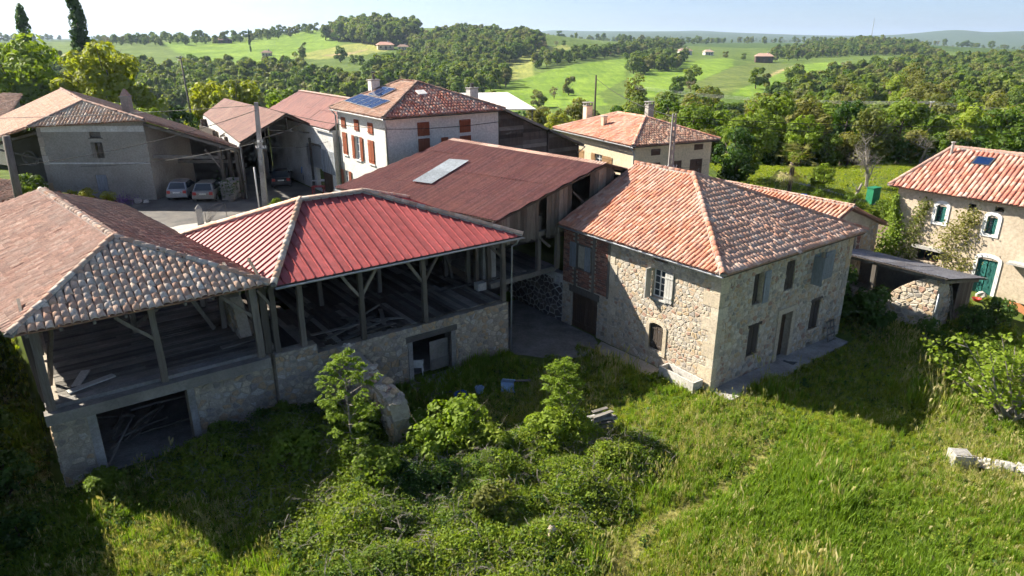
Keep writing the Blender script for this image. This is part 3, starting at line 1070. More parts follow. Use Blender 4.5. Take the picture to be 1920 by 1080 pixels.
def shutter(name, fr, u0, u1, v0, v1, mat, parent=None, off=.03, boards=3, th=.035, louver=False, zbar=True):
    """plank shutter standing off a wall face"""
    m = MB()
    g = .006
    w = (u1 - u0) / boards
    for i in range(boards):
        a, b = u0 + i * w + g, u0 + (i + 1) * w - g
        q = [towall(fr, a, v0, off), towall(fr, b, v0, off), towall(fr, b, v0, off + th), towall(fr, a, v0, off + th)]
        t = [towall(fr, a, v1, off), towall(fr, b, v1, off), towall(fr, b, v1, off + th), towall(fr, a, v1, off + th)]
        m.hexa(q + t)
    if louver:
        k = v0 + .08
        while k < v1 - .08:
            q = [towall(fr, u0 + .06, k, off + th), towall(fr, u1 - .06, k, off + th), towall(fr, u1 - .06, k - .02, off + th + .02), towall(fr, u0 + .06, k - .02, off + th + .02)]
            t = [towall(fr, u0 + .06, k + .03, off + th), towall(fr, u1 - .06, k + .03, off + th), towall(fr, u1 - .06, k + .01, off + th + .02), towall(fr, u0 + .06, k + .01, off + th + .02)]
            m.hexa(q + t)
            k += .075
    elif zbar:
        for f in (.14, .80):
            k = v0 + (v1 - v0) * f
            q = [towall(fr, u0 + .02, k, off + th), towall(fr, u1 - .02, k, off + th), towall(fr, u1 - .02, k, off + th + .025), towall(fr, u0 + .02, k, off + th + .025)]
            t = [towall(fr, u0 + .02, k + .07, off + th), towall(fr, u1 - .02, k + .07, off + th), towall(fr, u1 - .02, k + .07, off + th + .025), towall(fr, u0 + .02, k + .07, off + th + .025)]
            m.hexa(q + t)
    return mk(name, m, mat, parent)


def wbox(m, fr, u0, u1, v0, v1, n0, n1, mi=0):
    q = [towall(fr, u0, v0, n0), towall(fr, u1, v0, n0), towall(fr, u1, v0, n1), towall(fr, u0, v0, n1)]
    t = [towall(fr, u0, v1, n0), towall(fr, u1, v1, n0), towall(fr, u1, v1, n1), towall(fr, u0, v1, n1)]
    m.hexa(q + t, mi)


def window(fr, u0, u1, v0, v1, frame_mat, glass_mat, parent=None, depth=-.16, cols=2, rows=3, fw=.055):
    """casement: frame with glazing bars, panes as sub-parts"""
    m = MB()
    wbox(m, fr, u0, u0 + fw, v0, v1, depth - .03, depth + .03)
    wbox(m, fr, u1 - fw, u1, v0, v1, depth - .03, depth + .03)
    wbox(m, fr, u0 + fw, u1 - fw, v0, v0 + fw, depth - .028, depth + .028)
    wbox(m, fr, u0 + fw, u1 - fw, v1 - fw, v1, depth - .028, depth + .028)
    for i in range(1, cols):
        c = u0 + (u1 - u0) * i / cols
        wbox(m, fr, c - .03, c + .03, v0 + fw, v1 - fw, depth - .026, depth + .026)
    for j in range(1, rows):
        c = v0 + (v1 - v0) * j / rows
        wbox(m, fr, u0 + fw, u1 - fw, c - .018, c + .018, depth - .02, depth + .02)
    w = mk('window', m, frame_mat, parent)
    for i in range(cols):
        for j in range(rows):
            g = MB()
            a, b = u0 + (u1 - u0) * i / cols, u0 + (u1 - u0) * (i + 1) / cols
            c, d = v0 + (v1 - v0) * j / rows, v0 + (v1 - v0) * (j + 1) / rows
            wbox(g, fr, a + .02, b - .02, c + .015, d - .015, depth - .008, depth - .002)
            mk('pane', g, glass_mat, w)
    return w


def vplanks(fr, u0, u1, vlo, vhi, width, mat, parent, name='plank', off=0.0, th=.03, gap=.012, miss=(), rag=.12):
    """upright boards; vlo, vhi functions of u"""
    u = u0
    i = 0
    while u < u1 - .04:
        w = width * R.uniform(.75, 1.25)
        e = min(u + w, u1)
        if not any(a < (u + e) / 2 < b for a, b in miss):
            m = MB()
            a, b = u + gap / 2, e - gap / 2
            d0, d1 = off + R.uniform(0, .012), off + R.uniform(0, .012)
            lo0, lo1 = vlo(a) + R.uniform(-rag, rag * .4), vlo(b) + R.uniform(-rag, rag * .4)
            q = [towall(fr, a, lo0, d0), towall(fr, b, lo1, d1), towall(fr, b, lo1, d1 + th), towall(fr, a, lo0, d0 + th)]
            t = [towall(fr, a, vhi(a), d0), towall(fr, b, vhi(b), d1), towall(fr, b, vhi(b), d1 + th), towall(fr, a, vhi(a), d0 + th)]
            m.hexa(q + t)
            mk(name, m, mat, parent)
        u = e
        i += 1


def gutter(p, q, parent, mat, r=.07):
    m = MB()
    p, q = Vector(p), Vector(q)
    d = (q - p).normalized()
    x = d.cross(Vector((0, 0, 1))).normalized()
    vs = []
    for e in (p, q):
        for rr in (r, r * .82):
            for k in range(6):
                a = math.pi + math.pi * k / 5
                vs.append(e + x * math.cos(a) * rr + Vector((0, 0, 1)) * math.sin(a) * rr)
    fs = []
    for k in range(5):
        fs.append((k, k + 1, 12 + k + 1, 12 + k))
        fs.append((6 + k + 1, 6 + k, 18 + k, 18 + k + 1))
    for (a, b) in ((0, 6), (5, 11)):
        fs.append((a, b, 12 + b, 12 + a))
    m.add(vs, fs)
    return mk('gutter', m, mat, parent)


def downpipe(pts, parent, mat, r=.045):
    m = MB()
    m.tube(pts, r, 7)
    return mk('downpipe', m, mat, parent, smooth=True)


def chimney(x, y, z0, z1, w, d, mat, parent=None, pot=True):
    m = MB()
    m.box(x - w / 2, x + w / 2, y - d / 2, y + d / 2, z0, z1)
    c = mk('chimney', m, mat, parent)
    m = MB()
    m.box(x - w / 2 - .05, x + w / 2 + .05, y - d / 2 - .05, y + d / 2 + .05, z1, z1 + .07)
    if pot:
        for sx in (-1, 1):
            for sy in (-1, 1):
                m.box(x + sx * w * .42 - .05, x + sx * w * .42 + .05, y + sy * d * .42 - .05, y + sy * d * .42 + .05, z1 + .07, z1 + .28)
        m.box(x - w / 2 - .08, x + w / 2 + .08, y - d / 2 - .08, y + d / 2 + .08, z1 + .28, z1 + .34)
    mk('chimney_cap', m, M['concrete'], c)
    return c


FRONT = lambda a, b, z=0.0: ((a, b, z), (1, 0), (0, -1))      # faces -b, u = +a
LEFT = lambda a, b, z=0.0: ((a, b, z), (0, -1), (-1, 0))      # faces -a, u = -b (origin at the far end)

# ------------------------------------------------------------------ stone house with orange roof
def stone_house():
    begin('stone_house', 'two storey rubble stone house with orange hipped canal tile roof and grey shutters', 'house', 0, 0, 0)
    Ff = FRONT(0, 0)
    of = [(2.42, 3.12, 3.6, 5.1), (4.9, 5.66, 3.75, 5.22), (7.25, 8.1, 3.72, 5.15), (2.48, 3.3, 1.05, 2.5), (7.65, 8.48, 1.05, 2.6), (5.0, 5.95, 0.0, 2.55),
          (2.33, 3.05, 5.44, 5.76), (4.9, 5.63, 5.46, 5.77), (7.5, 8.22, 5.48, 5.78), (7.7, 8.35, .06, .3)]
    wf = wall('front_wall', Ff, 10.8, 5.85, .5, of, M['mortar'])
    Lf = LEFT(0, 10.2)
    u = lambda b: 10.2 - b
    ol = [(u(3.8), u(3.02), 3.5, 4.9), (u(3.75), u(2.88), .85, 2.2), (u(3.85), u(2.98), 5.3, 5.6), (u(9.5), u(7.42), 0, 2.05), (u(9.12), u(7.9), 3.45, 4.88), (u(7.1), u(6.85), .25, .5)]
    wl = wall('side_wall', Lf, 9.7, 5.85, .5, ol, M['mortar'])
    mkbox('side_wall', (10.3, 10.8, .5, 10.2, 0, 5.85), M['mortar'])
    mkbox('back_wall', (.5, 10.3, 9.7, 10.2, 0, 5.85), M['mortar'])
    mkbox('attic_floor', (.5, 10.3, .5, 9.7, 2.9, 3.0), M['dark_inside'])
    # quoins at the near corner, alternating long and short
    z = 0.0
    i = 0
    hs = [.5, .62, .5, .7, .55, .6, .55, .65, .5, .38, .30]
    qz = []
    for h in hs:
        la, lb = (.38, .72) if i % 2 else (.62, .34)
        la *= R.uniform(.85, 1.2); lb *= R.uniform(.85, 1.2)
        m = MB()
        p = .028 + R.uniform(0, .012)
        m.hexa([(-p, -p, z + .01), (la, -p, z + .01), (la, .2, z + .01), (-p, lb, z + .01), (-p, -p, z + h - .01), (la, -p, z + h - .012), (la, .2, z + h - .012), (-p, lb, z + h - .012)])
        # simple block: two arms
        m = MB()
        m.box(-p, la, -p, .05, z + .008, z + h - .008)
        m.box(-p, .05, .05, lb, z + .008, z + h - .008)
        mk('quoin', m, M['quoin'])
        qz.append((z, z + h, la, lb))
        z += h
        i += 1
    for k, (za, zb) in enumerate(((0, .6), (.6, 1.1), (1.1, 1.7), (1.7, 2.2), (2.2, 2.7), (2.7, 3.3), (3.3, 3.9), (3.9, 4.4), (4.4, 5.0), (5.0, 5.6))):
        w = .52 if k % 2 else .34
        m = MB()
        wbox(m, Lf, u(6.62), u(6.62 - w), za + .01, zb - .01, -.02, .034)
        mk('quoin', m, M['quoin'])
        m = MB()
        w = .5 if k % 2 else .3
        wbox(m, Ff, 10.8 - w, 10.79, za + .01, zb - .01, -.02, .03)
        mk('quoin', m, M['stone'])
    # rubble: keep clear of openings, surrounds, bricks and quoins
    blk_f = of + [(4.7, 6.22, 0, 2.82)] + [(-1, q[2], q[0], q[1]) for q in qz]
    blk_l = ol + [(u(10.3), u(6.64), 2.45, 6), (u(3.95), u(2.7), .8, 2.42), (u(9.65), u(7.3), 2.05, 2.45)] + [(u(q[3]), 11, q[0], q[1]) for q in qz]
    stones(Ff, [(0, 0), (10.8, 0), (10.8, 5.84), (0, 5.84)], blk_f, .29, .19, M['stone'], wf, .03, 11, 160, .015, (.78, 1.0))
    stones(Lf, [(0, 0), (10.2, 0), (10.2, 5.84), (0, 5.84)], blk_l, .25, .165, M['stone'], wl, .02, 12, 140, .012, (.76, 1.0))
    # brick panel in timber framing
    m = MB()
    wbox(m, Lf, 0, u(6.64), 2.44, 5.84, -.01, .012)
    pan = mk('brick_panel', m, M['mortar_grey'], wl)
    tim = [(u(7.9), u(7.72)), (u(9.28), u(9.12)), (u(6.78), u(6.64))]
    for (a, b) in tim:
        m = MB()
        wbox(m, Lf, a, b, 2.44, 5.8, .012, .05)
        mk('timber', m, M['wood_v'])
    zz = 2.5
    r = 0
    bh, bw = .118, .30
    while zz + bh < 5.72:
        uu = -.14 if r % 2 else 0.0
        while uu < u(6.8):
            a, b = max(uu, .01) + .009, min(uu + bw, u(6.79)) - .009
            mid = (a + b) / 2
            hit = any(t[0] - .05 < mid < t[1] + .05 for t in tim) or (u(9.2) < mid < u(7.8) and 3.4 < zz + .06 < 4.92)
            if b - a > .08 and not hit:
                m = MB()
                wbox(m, Lf, a, b, zz + .008, zz + bh - .008, .0, .026 + R.uniform(0, .012))
                mk('brick', m, M['brick'], wl)
            uu += bw
        zz += bh
        r += 1
    # lintel and door of the left side
    m = MB()
    wbox(m, Lf, u(9.62), u(7.3), 2.06, 2.42, -.1, .05)
    mk('lintel', m, M['wood_v'])
    for (a, b) in ((9.48, 8.47), (8.45, 7.44)):
        shutter('door', Lf, u(a), u(b), .02, 2.04, M['wood_brown'], off=-.16, boards=6)
    # left side window with shutters
    window(Lf, u(3.78), u(3.04), 3.52, 4.88, M['white_paint'], M['glass'], depth=-.14, cols=2, rows=4)
    shutter('shutter', Lf, u(3.0), u(2.52), 3.45, 4.92, M['wood_white'], off=.045, boards=3)
    m = MB()
    wbox(m, Lf, u(3.90), u(3.84), 3.45, 4.92, .045, .42)
    mk('shutter', m, M['wood_white'])
    m = MB()
    wbox(m, Lf, u(3.95), u(2.85), 3.4, 3.49, -.1, .09)
    mk('sill', m, M['wood_white'])
    # arched window with stone surround
    m = MB()
    wbox(m, Lf, u(3.95), u(3.75), .8, 2.05, -.12, .055)
    wbox(m, Lf, u(2.88), u(2.68), .8, 2.05, -.12, .055)
    wbox(m, Lf, u(3.95), u(2.68), .66, .79, -.12, .075)
    pts = []
    for k in range(9):
        t = math.pi * (1 - k / 8)
        pts.append((u(3.315) + math.cos(t) * .635, 2.06 + math.sin(t) * .36))
    inn = []
    for k in range(9):
        t = math.pi * (k / 8)
        inn.append((u(3.315) + math.cos(t) * .435, 2.06 + math.sin(t) * .17))
    for k in range(8):
        q = [pts[k], pts[k + 1], inn[7 - k], inn[8 - k]]
        m.prism([towall(Lf, a, b, -.1) for a, b in q], (-.155, 0, 0))
    mk('window_surround', m, M['quoin'])
    for (a, b) in ((3.74, 3.32), (3.31, 2.89)):
        shutter('shutter', Lf, u(a), u(b), .8, 2.14, M['shutter_dark'], off=-.1, boards=3)
    # brick-panel window
    m = MB()
    for q in ((u(9.12), u(9.02), 3.45, 4.88), (u(8.0), u(7.9), 3.45, 4.88), (u(9.02), u(8.0), 4.78, 4.88), (u(9.02), u(8.0), 3.45, 3.55)):
        wbox(m, Lf, *q, -.2, .05)
    mk('window_frame', m, M['wood_v'])
    window(Lf, u(9.0), u(8.02), 3.56, 4.77, M['wood_white'], M['glass'], depth=-.2, cols=2, rows=3)
    shutter('shutter', Lf, u(9.62), u(9.14), 3.5, 4.86, M['shutter_blue'], off=.06, boards=3)
    shutter('shutter', Lf, u(8.45), u(8.02), 3.52, 4.82, M['shutter_blue'], off=.06, boards=3)
    # front openings
    shutter('shutter', Ff, 2.44, 2.78, 3.62, 5.08, M['shutter_dark'], off=-.1, boards=2)
    window(Ff, 2.44, 3.1, 3.62, 5.08, M['wood_dark'], M['glass'], depth=-.25, cols=2, rows=3)
    shutter('shutter', Ff, 3.13, 3.58, 3.56, 5.12, M['shutter_blue'], off=.05, boards=3)
    for (a, b) in ((4.92, 5.26), (5.3, 5.64)):
        shutter('shutter', Ff, a, b, 3.78, 5.18, M['shutter_dark'], off=-.08, boards=3)
    window(Ff, 7.27, 8.08, 3.74, 5.13, M['shutter_blue'], M['glass_pale'], depth=-.16, cols=2, rows=3)
    shutter('shutter', Ff, 8.14, 9.02, 3.66, 5.1, M['shutter_blue'], off=.05, boards=4)
    m = MB()
    wbox(m, Ff, 7.12, 7.18, 3.68, 5.12, .05, .6)
    mk('shutter', m, M['shutter_blue'])
    for (x0, x1, z0, z1) in ((2.48, 3.3, 1.05, 2.5), (7.65, 8.48, 1.05, 2.6)):
        md = (x0 + x1) / 2
        shutter('shutter', Ff, x0 + .02, md - .02, z0 + .03, z1 - .03, M['shutter_dark'], off=-.06, louver=True)
        shutter('shutter', Ff, md + .02, x1 - .02, z0 + .03, z1 - .03, M['shutter_dark'], off=-.06, louver=True)
        m = MB()
        wbox(m, Ff, x0 - .1, x1 + .1, z1, z1 + .13, -.1, .045)
        mk('lintel', m, M['wood_dark'])
        m = MB()
        wbox(m, Ff, x0 - .08, x1 + .08, z0 - .09, z0, -.1, .07)
        mk('sill', m, M['stone'])
    for (x0, x1, z0, z1) in of[6:9]:
        m = MB()
        wbox(m, Ff, x0, x1, z0, z1, -.28, -.24)
        mk('attic_hatch', m, M['wood_dark'])
    m = MB()
    wbox(m, Ff, 4.72, 5.0, 0, 2.55, -.1, .06)
    wbox(m, Ff, 5.95, 6.2, 0, 2.55, -.1, .06)
    wbox(m, Ff, 4.68, 6.24, 2.56, 2.82, -.1, .075)
    mk('door_surround', m, M['quoin'])
    shutter('door', Ff, 5.02, 5.93, .1, 2.5, M['wood_brown'], off=-.32, boards=4)
    m = MB()
    wbox(m, Ff, 4.9, 6.05, .0, .1, -.3, .25)
    mk('door_step', m, M['concrete'])
    # roof
    FL, FR, BL, BR = (-.5, -.4, 5.75), (11.2, -.4, 5.75), (-.5, 10.12, 5.75), (11.2, 10.12, 5.75)
    AP, RB = (5.15, 6.05, 8.35), (5.15, 10.12, 8.35)
    roof = mk('roof', slab([FL, FR, AP]), M['roof_under'])
    mk('roof_deck', slab([BL, FL, AP, RB]), M['roof_under'], roof)
    mk('roof_deck', slab([FR, BR, RB, AP]), M['roof_under'], roof)
    t = []
    roof_face([FL, FR, AP], t)
    place_tiles(t, 'tile_front_lit', roof, 150, wide=True)
    t = []
    roof_face([BL, FL, AP, RB], t)
    place_tiles(t, 'tile_house', roof, 150)
    t = []
    roof_face([FR, BR, RB, AP], t)
    place_tiles(t, 'tile_house', roof, 0)
    for p, q in ((FL, AP), (FR, AP), (AP, RB)):
        ridge_tiles(p, q, 'tile_house', roof)
    gutter((-.55, 10.1, 5.70), (-.55, -.42, 5.70), None, M['zinc'])
    m = MB()
    m.box(-.42, 11.1, -.36, -.33, 5.62, 5.72)
    mk('fascia', m, M['wood_dark'])


stone_house()


# ------------------------------------------------------------------ near left barn: canal tiles on timber posts
def post(p, q, w=.2, parent=None, mat='wood_v', name='post', jit=.02, seg=4, w1=None):
    m = MB()
    m.beam(p, q, w, w, jit=jit, seg=seg, w1=w1, h1=w1)
    return mk(name, m, M[mat], parent)


def deck(a0, a1, b0, b1, z, along='a', width=.22, mat='wood_h', miss=lambda a, b: False, parts=300, seglen=(2.4, 4.0)):
    n = 0
    t = b0 if along == 'a' else a0
    end = b1 if along == 'a' else a1
    while t < end - .05:
        w = width * R.uniform(.8, 1.2)
        s0, s1 = (a0, a1) if along == 'a' else (b0, b1)
        s = s0
        while s < s1 - .1:
            e = min(s1, s + R.uniform(*seglen))
            c = ((s + e) / 2, t + w / 2) if along == 'a' else (t + w / 2, (s + e) / 2)
            if not miss(*c):
                m = MB()
                dz = R.uniform(-.012, .012)
                if along == 'a':
                    m.box(s + .006, e - .006, t + .008, min(t + w, end) - .004, z - .035 + dz, z + dz)
                else:
                    m.box(t + .008, min(t + w, end) - .004, s + .006, e - .006, z - .035 + dz, z + dz)
                mk('plank', m, M[mat])
                n += 1
            s = e
        t += w


def tile_barn():
    begin('open_barn', 'open timber barn on stone base with pale hipped canal tile roof', 'barn', -20, 9.2, 0)
    Ff = FRONT(-24.0, 9.2)
    op = [(1.35, 4.35, 0, 2.62)]
    wf = wall('front_wall', Ff, 7.62, 2.62, .55, op, M['mortar_grey'])
    stones(Ff, [(0, 0), (7.62, 0), (7.62, 2.6), (0, 2.6)], op + [(1.02, 1.36, 0, 3), (4.34, 4.62, 0, 3)], .34, .22, M['stone_grey'], wf, .04, 21, 150, .015, (.74, 1.0))
    m = MB()
    wbox(m, Ff, 1.06, 1.34, 0, 2.6, -.3, .035)
    mk('door_jamb', m, M['concrete'])
    m = MB()
    wbox(m, Ff, 4.36, 4.6, 0, 2.6, -.3, .035)
    mk('door_jamb', m, M['concrete'])
    m = MB()
    m.beam((-24.1, 9.1, 2.84), (-16.5, 9.08, 2.84), .42, .40, seg=6, jit=.008)
    mk('sill_beam', m, M['wood_h'])
    m = MB()
    m.box(-24.02, -16.5, 9.33, 9.75, 3.03, 3.17)
    mk('sill_slab', m, M['concrete'])
    Lf = LEFT(-24.0, 27)
    wl = wall('side_wall', Lf, 17.2, 2.9, .55, [], M['mortar'])
    stones(Lf, [(4, 0), (17.8, 0), (17.8, 2.88), (4, 2.88)], [], .36, .23, M['stone'], wl, .04, 22, 110, .015, (.7, 1.0))
    mkbox('side_wall', (-16.36, -16.0, 9.9, 27, 0, 3.1), M['mortar_grey'])
    mkbox('back_wall', (-26.0, -18.9, 26.0, 26.3, 0, 5.95), M['wood_dark'])
    mkbox('lower_floor', (-23.4, -16.5, 9.3, 16, .02, .06), M['concrete'])
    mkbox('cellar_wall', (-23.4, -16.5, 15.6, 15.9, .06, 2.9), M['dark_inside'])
    # upper floor boards
    mkbox('floor_joists', (-23.5, -16.5, 19.0, 26.5, 3.02, 3.1), M['wood_dark'])
    hole = lambda a, b: (a < -22.9 and b < 10.6) or (-17.6 < a < -16.6 and 13 < b < 14.2)
    deck(-23.6, -16.5, 9.78, 19.0, 3.17, 'a', .24, miss=hole)
    for k in range(9):
        m = MB()
        b = 10.2 + k
        m.box(-23.5, -16.5, b, b + .14, 2.94, 3.09)
        mk('joist', m, M['wood_dark'])
    for k, (a, b, l, r) in enumerate(((-23.3, 10.0, 1.6, .3), (-23.0, 10.4, 1.2, 1.2), (-17.9, 10.6, 1.9, .1))):
        m = MB()
        m.beam((a, b, 3.22), (a + l * math.cos(r), b + l * math.sin(r), 3.24), .3, .05)
        mk('loose_plank', m, M['wood_white'] if k < 2 else M['wood_h'])
    # posts, plates, braces
    fp = [(-23.85, 9.25, 3.0), (-20.3, 9.2, 3.05), (-16.75, 9.2, 3.05), (-16.45, 9.25, 3.1)]
    for i, (a, b, z) in enumerate(fp):
        post((a, b, z), (a + R.uniform(-.05, .05), b + .05, 5.98), .26 if i != 1 else .22)
    post((-23.95, 9.9, 2.9), (-23.9, 9.8, 5.9), .2)
    post((-24.0, 10.6, 2.9), (-24.1, 10.6, 5.8), .2)
    post((-23.75, 11.3, 3.1), (-23.3, 10.2, 5.8), .13, name='brace')
    for (a, s) in ((-20.3, -1), (-16.8, -1)):
        post((a, 9.25, 4.7), (a + s * 1.15, 9.25, 5.9), .12, name='brace')
    for (a, b) in ((-20.4, 14.5), (-17.2, 12.8), (-17.3, 16), (-23.8, 14.5), (-24.2, 19), (-17.6, 20), (-20.6, 20)):
        post((a, b, 3.1), (a, b, 6.0 if abs(a + 20.5) > 1 else 7.3), .2)
    post((-17.6, 12.9, 3.2), (-18.7, 12.9, 5.6), .16, name='brace')
    post((-20.4, 14.2, 3.6), (-18.0, 12.0, 5.9), .14, name='brace')
    # broken inner wall stump
    m = MB()
    vs = []
    for (b, z) in ((11.2, 3.2), (11.6, 4.1), (12.1, 4.7), (12.9, 5.0), (13.6, 5.1), (13.6, 3.1), (11.0, 3.1)):
        vs.append((-16.95, b, z))
    m.prism(vs, (.45, 0, 0))
    st = mk('broken_wall', m, M['mortar'])
    Fs = ((-16.95, 13.6, 3.1), (0, -1), (-1, 0))
    stones(Fs, [(0, 0), (2.5, 0), (2.0, .95), (1.5, 1.55), (.7, 1.9), (0, 2.0)], [], .38, .26, M['stone'], st, .05, 23, 40)
    m = MB()
    m.beam((-24.2, 9.22, 6.05), (-16.3, 9.22, 6.05), .2, .2, seg=5, jit=.01)
    mk('wall_plate', m, M['wood_v'])
    m = MB()
    m.beam((-24.1, 9.3, 6.02), (-26.2, 26.2, 6.02), .2, .2, seg=5, jit=.01)
    mk('wall_plate', m, M['wood_v'])
    # roof
    FL, FR = (-24.45, 8.7, 6.15), (-16.2, 8.7, 6.15)
    AP = (-20.65, 12.8, 7.8)
    RF = (-22.2, 24.8, 7.8)
    BL = (FL[0] - 2.33, FL[1] + 18.0, 6.15)
    BR = (FR[0] - 2.33, FR[1] + 18.0, 6.15)
    roof = mk('roof', slab([FL, FR, AP]), M['roof_under'])
    for f in ([BL, FL, AP, RF], [FR, BR, RF, AP], [BR, BL, RF]):
        mk('roof_deck', slab(f), M['roof_under'], roof)
    t = []
    roof_face([FL, FR, AP], t, sp=.25, row=.36)
    place_tiles(t, 'tile_barn', roof, 300, wide=True)
    n = min(300, len(t))
    t = []
    roof_face([BL, FL, AP, RF], t, sp=.225, row=.34)
    place_tiles(t, 'tile_pink', roof, max(0, 300 - n))
    t = []
    roof_face([FR, BR, RF, AP], t, sp=.235, row=.34)
    roof_face([BR, BL, RF], t)
    place_tiles(t, 'tile_old', roof, 0)
    for p, q in ((FL, AP), (FR, AP), (AP, RF)):
        ridge_tiles(p, q, 'tile_barn', roof)
    for k in range(9):
        m = MB()
        a = -24 + k * .95
        m.beam((a, 8.66, 6.04), (a, 10.5, 6.75), .09, .11)
        mk('rafter', m, M['wood_v'], roof)


tile_barn()


# ------------------------------------------------------------------ red metal roofed barn
def red_barn():
    begin('red_roof_barn', 'open sided stone and timber barn with red ribbed metal hip roof', 'barn', -10.5, 8.85, 0)
    Ff = FRONT(-16.34, 8.85)
    u = lambda a: a + 16.34
    op = [(u(-10.2), u(-8.12), 0, 2.02), (u(-12.93), u(-12.5), 1.5, 2.05)]
    wf = wall('front_wall', Ff, 11.59, 2.7, .55, op, M['mortar_grey'])
    stones(Ff, [(0, 0), (11.59, 0), (11.59, 2.74), (0, 2.74)], op + [(u(-10.45), u(-7.85), 1.95, 2.32), (u(-10.45), u(-10.2), 0, 2), (u(-8.12), u(-7.85), 0, 2)], .31, .2, M['stone_grey'], wf, .04, 31, 230, .015, (.72, 1.0))
    m = MB()
    wbox(m, Ff, u(-10.5), u(-7.8), 2.03, 2.30, -.4, .05)
    mk('lintel', m, M['wood_h'])
    for (a, b) in ((-10.42, -10.2), (-8.12, -7.9)):
        m = MB()
        wbox(m, Ff, u(a), u(b), 0, 2.02, -.35, .045)
        mk('door_jamb', m, M['concrete'])
    d = shutter('door', Ff, u(-9.15), u(-8.15), .12, 1.62, M['wood_h'], off=-.3, boards=5)
    m = MB()
    wbox(m, Ff, u(-9.12), u(-8.18), .15, .7, -.24, -.2)
    mk('door_panel', m, M['wood_h'], d)
    # rough raised masonry at the left end
    m = MB()
    wbox(m, Ff, .0, 1.75, 2.7, 3.12, -.5, 0)
    pt = mk('wall_cap', m, M['mortar_grey'], wf)
    stones(Ff, [(0, 2.7), (1.75, 2.7), (1.7, 3.1), (0, 3.14)], [], .3, .2, M['stone_grey'], wf, .05, 32, 20)
    # right side wall
    Rf = ((-4.75, 9.4, 0), (0, 1), (1, 0))
    wr = wall('side_wall', Rf, 9.0, 2.7, .5, [], M['mortar_grey'])
    stones(Rf, [(-.5, 0), (5.5, 0), (5.5, 2.7), (-.5, 2.7)], [], .36, .24, M['stone_grey'], wr, .035, 33, 50)
    mkbox('back_wall', (-16.0, -5.3, 17.9, 18.2, 0, 5.9), M['wood_dark'])
    mkbox('lower_floor', (-15.8, -5.2, 9.4, 15, .02, .06), M['concrete'])
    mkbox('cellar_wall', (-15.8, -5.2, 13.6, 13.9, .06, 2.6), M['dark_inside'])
    hole = lambda a, b: (-15.2 < a < -13.9 and 15.6 < b < 17.2)
    # boards run front to back
    t = -16.0
    while t < -4.85:
        w = R.uniform(.2, .3)
        s = 9.0 + (R.uniform(.0, .9) if -14.3 < t < -11 else R.uniform(0, .12))
        while s < 17.8:
            e = min(17.85, s + R.uniform(3.0, 4.6))
            if not hole(t, (s + e) / 2):
                m = MB()
                dz = R.uniform(-.012, .012)
                m.box(t + .006, min(t + w, -4.8) - .006, s, e - .01, 2.81 + dz, 2.85 + dz)
                mk('plank', m, M['wood_dark'] if R.random() < .6 else M['wood_h'])
            s = e
        t += w
    for k in range(6):
        m = MB()
        b = 9.6 + k * 1.5
        m.box(-15.9, -4.9, b, b + .16, 2.62, 2.79)
        mk('joist', m, M['wood_dark'])
    for (a, b, l, r, w) in ((-13.9, 9.6, 2.8, .35, .22), (-12.9, 9.5, 2.2, .2, .2), (-14.3, 10.3, 2.4, -.1, .2), (-13.0, 10.2, 3.2, .55, .12), (-11.9, 10.6, 2.0, -.5, .2), (-12.4, 11.4, 1.9, -.9, .2), (-14.6, 11.2, 1.7, .8, .22), (-6.9, 11.6, 1.8, .05, .16), (-11.2, 9.5, 1.9, 1.2, .2), (-13.3, 9.15, 2.6, .12, .24)):
        m = MB()
        z = 2.89 + R.uniform(0, .05)
        m.beam((a, b, z), (a + l * math.cos(r), b + l * math.sin(r), z + R.uniform(-.01, .06)), w, .035)
        mk('loose_plank', m, M['wood_h'])
    # posts with braces
    zt = 5.95
    for (a, b, z) in ((-15.05, 9.05, 3.1), (-12.45, 8.95, 2.75), (-9.4, 8.95, 2.75), (-4.92, 9.05, 2.75), (-16.1, 9.1, 3.1)):
        post((a, b, z), (a + R.uniform(-.04, .04), b, zt), .22, w1=.2)
    for a in (-12.45, -9.4):
        for s in (-1, 1):
            post((a + s * .06, 8.97, 4.75), (a + s * .85, 8.97, 5.9), .12, name='brace', seg=2)
    post((-16.05, 9.1, 4.9), (-16.6, 9.1, 5.85), .11, name='brace', seg=2)
    post((-4.95, 9.05, 5.0), (-5.85, 9.05, 5.9), .1, name='brace', seg=2)
    for (a, b) in ((-5.0, 11.3), (-5.2, 11.75), (-5.4, 13.7), (-5.3, 16), (-12.5, 13.6), (-9.4, 13.6), (-15.8, 13.6)):
        post((a, b, 2.85), (a, b, 6.6 if a > -15 and a < -6 else 6.0), .2)
    post((-5.3, 13.2, 2.85), (-5.4, 13.6, 4.2), .14, name='brace')
    m = MB()
    m.beam((-16.2, 8.95, 6.0), (-4.8, 8.95, 6.0), .18, .2, seg=5, jit=.008)
    mk('wall_plate', m, M['wood_v'])
    m = MB()
    m.beam((-4.95, 9.0, 6.0), (-5.2, 17.9, 6.0), .18, .2, seg=5, jit=.008)
    mk('wall_plate', m, M['wood_v'])
    m = MB()
    m.box(-5.35, -4.85, 10.6, 11.0, 2.86, 3.26)
    mk('stone_block', m, M['concrete_pale'])
    # roof
    FL, FR, BL, BR = (-16.15, 8.45, 6.1), (-4.2, 8.45, 6.1), (-17.3, 18.25, 6.1), (-4.5, 18.25, 6.1)
    AL, AR = (-13.07, 13.35, 8.1), (-10.0, 13.35, 8.1)
    roof = mk('roof', slab([FL, FR, AR, AL], .05), M['wood_dark'])
    up = lambda f: [(p[0], p[1], p[2] + .02) for p in f]
    for f in ([BL, FL, AL], [FR, BR, AR], [BR, BL, AL, AR]):
        mk('roof_deck', slab(f, .05), M['wood_dark'], roof)
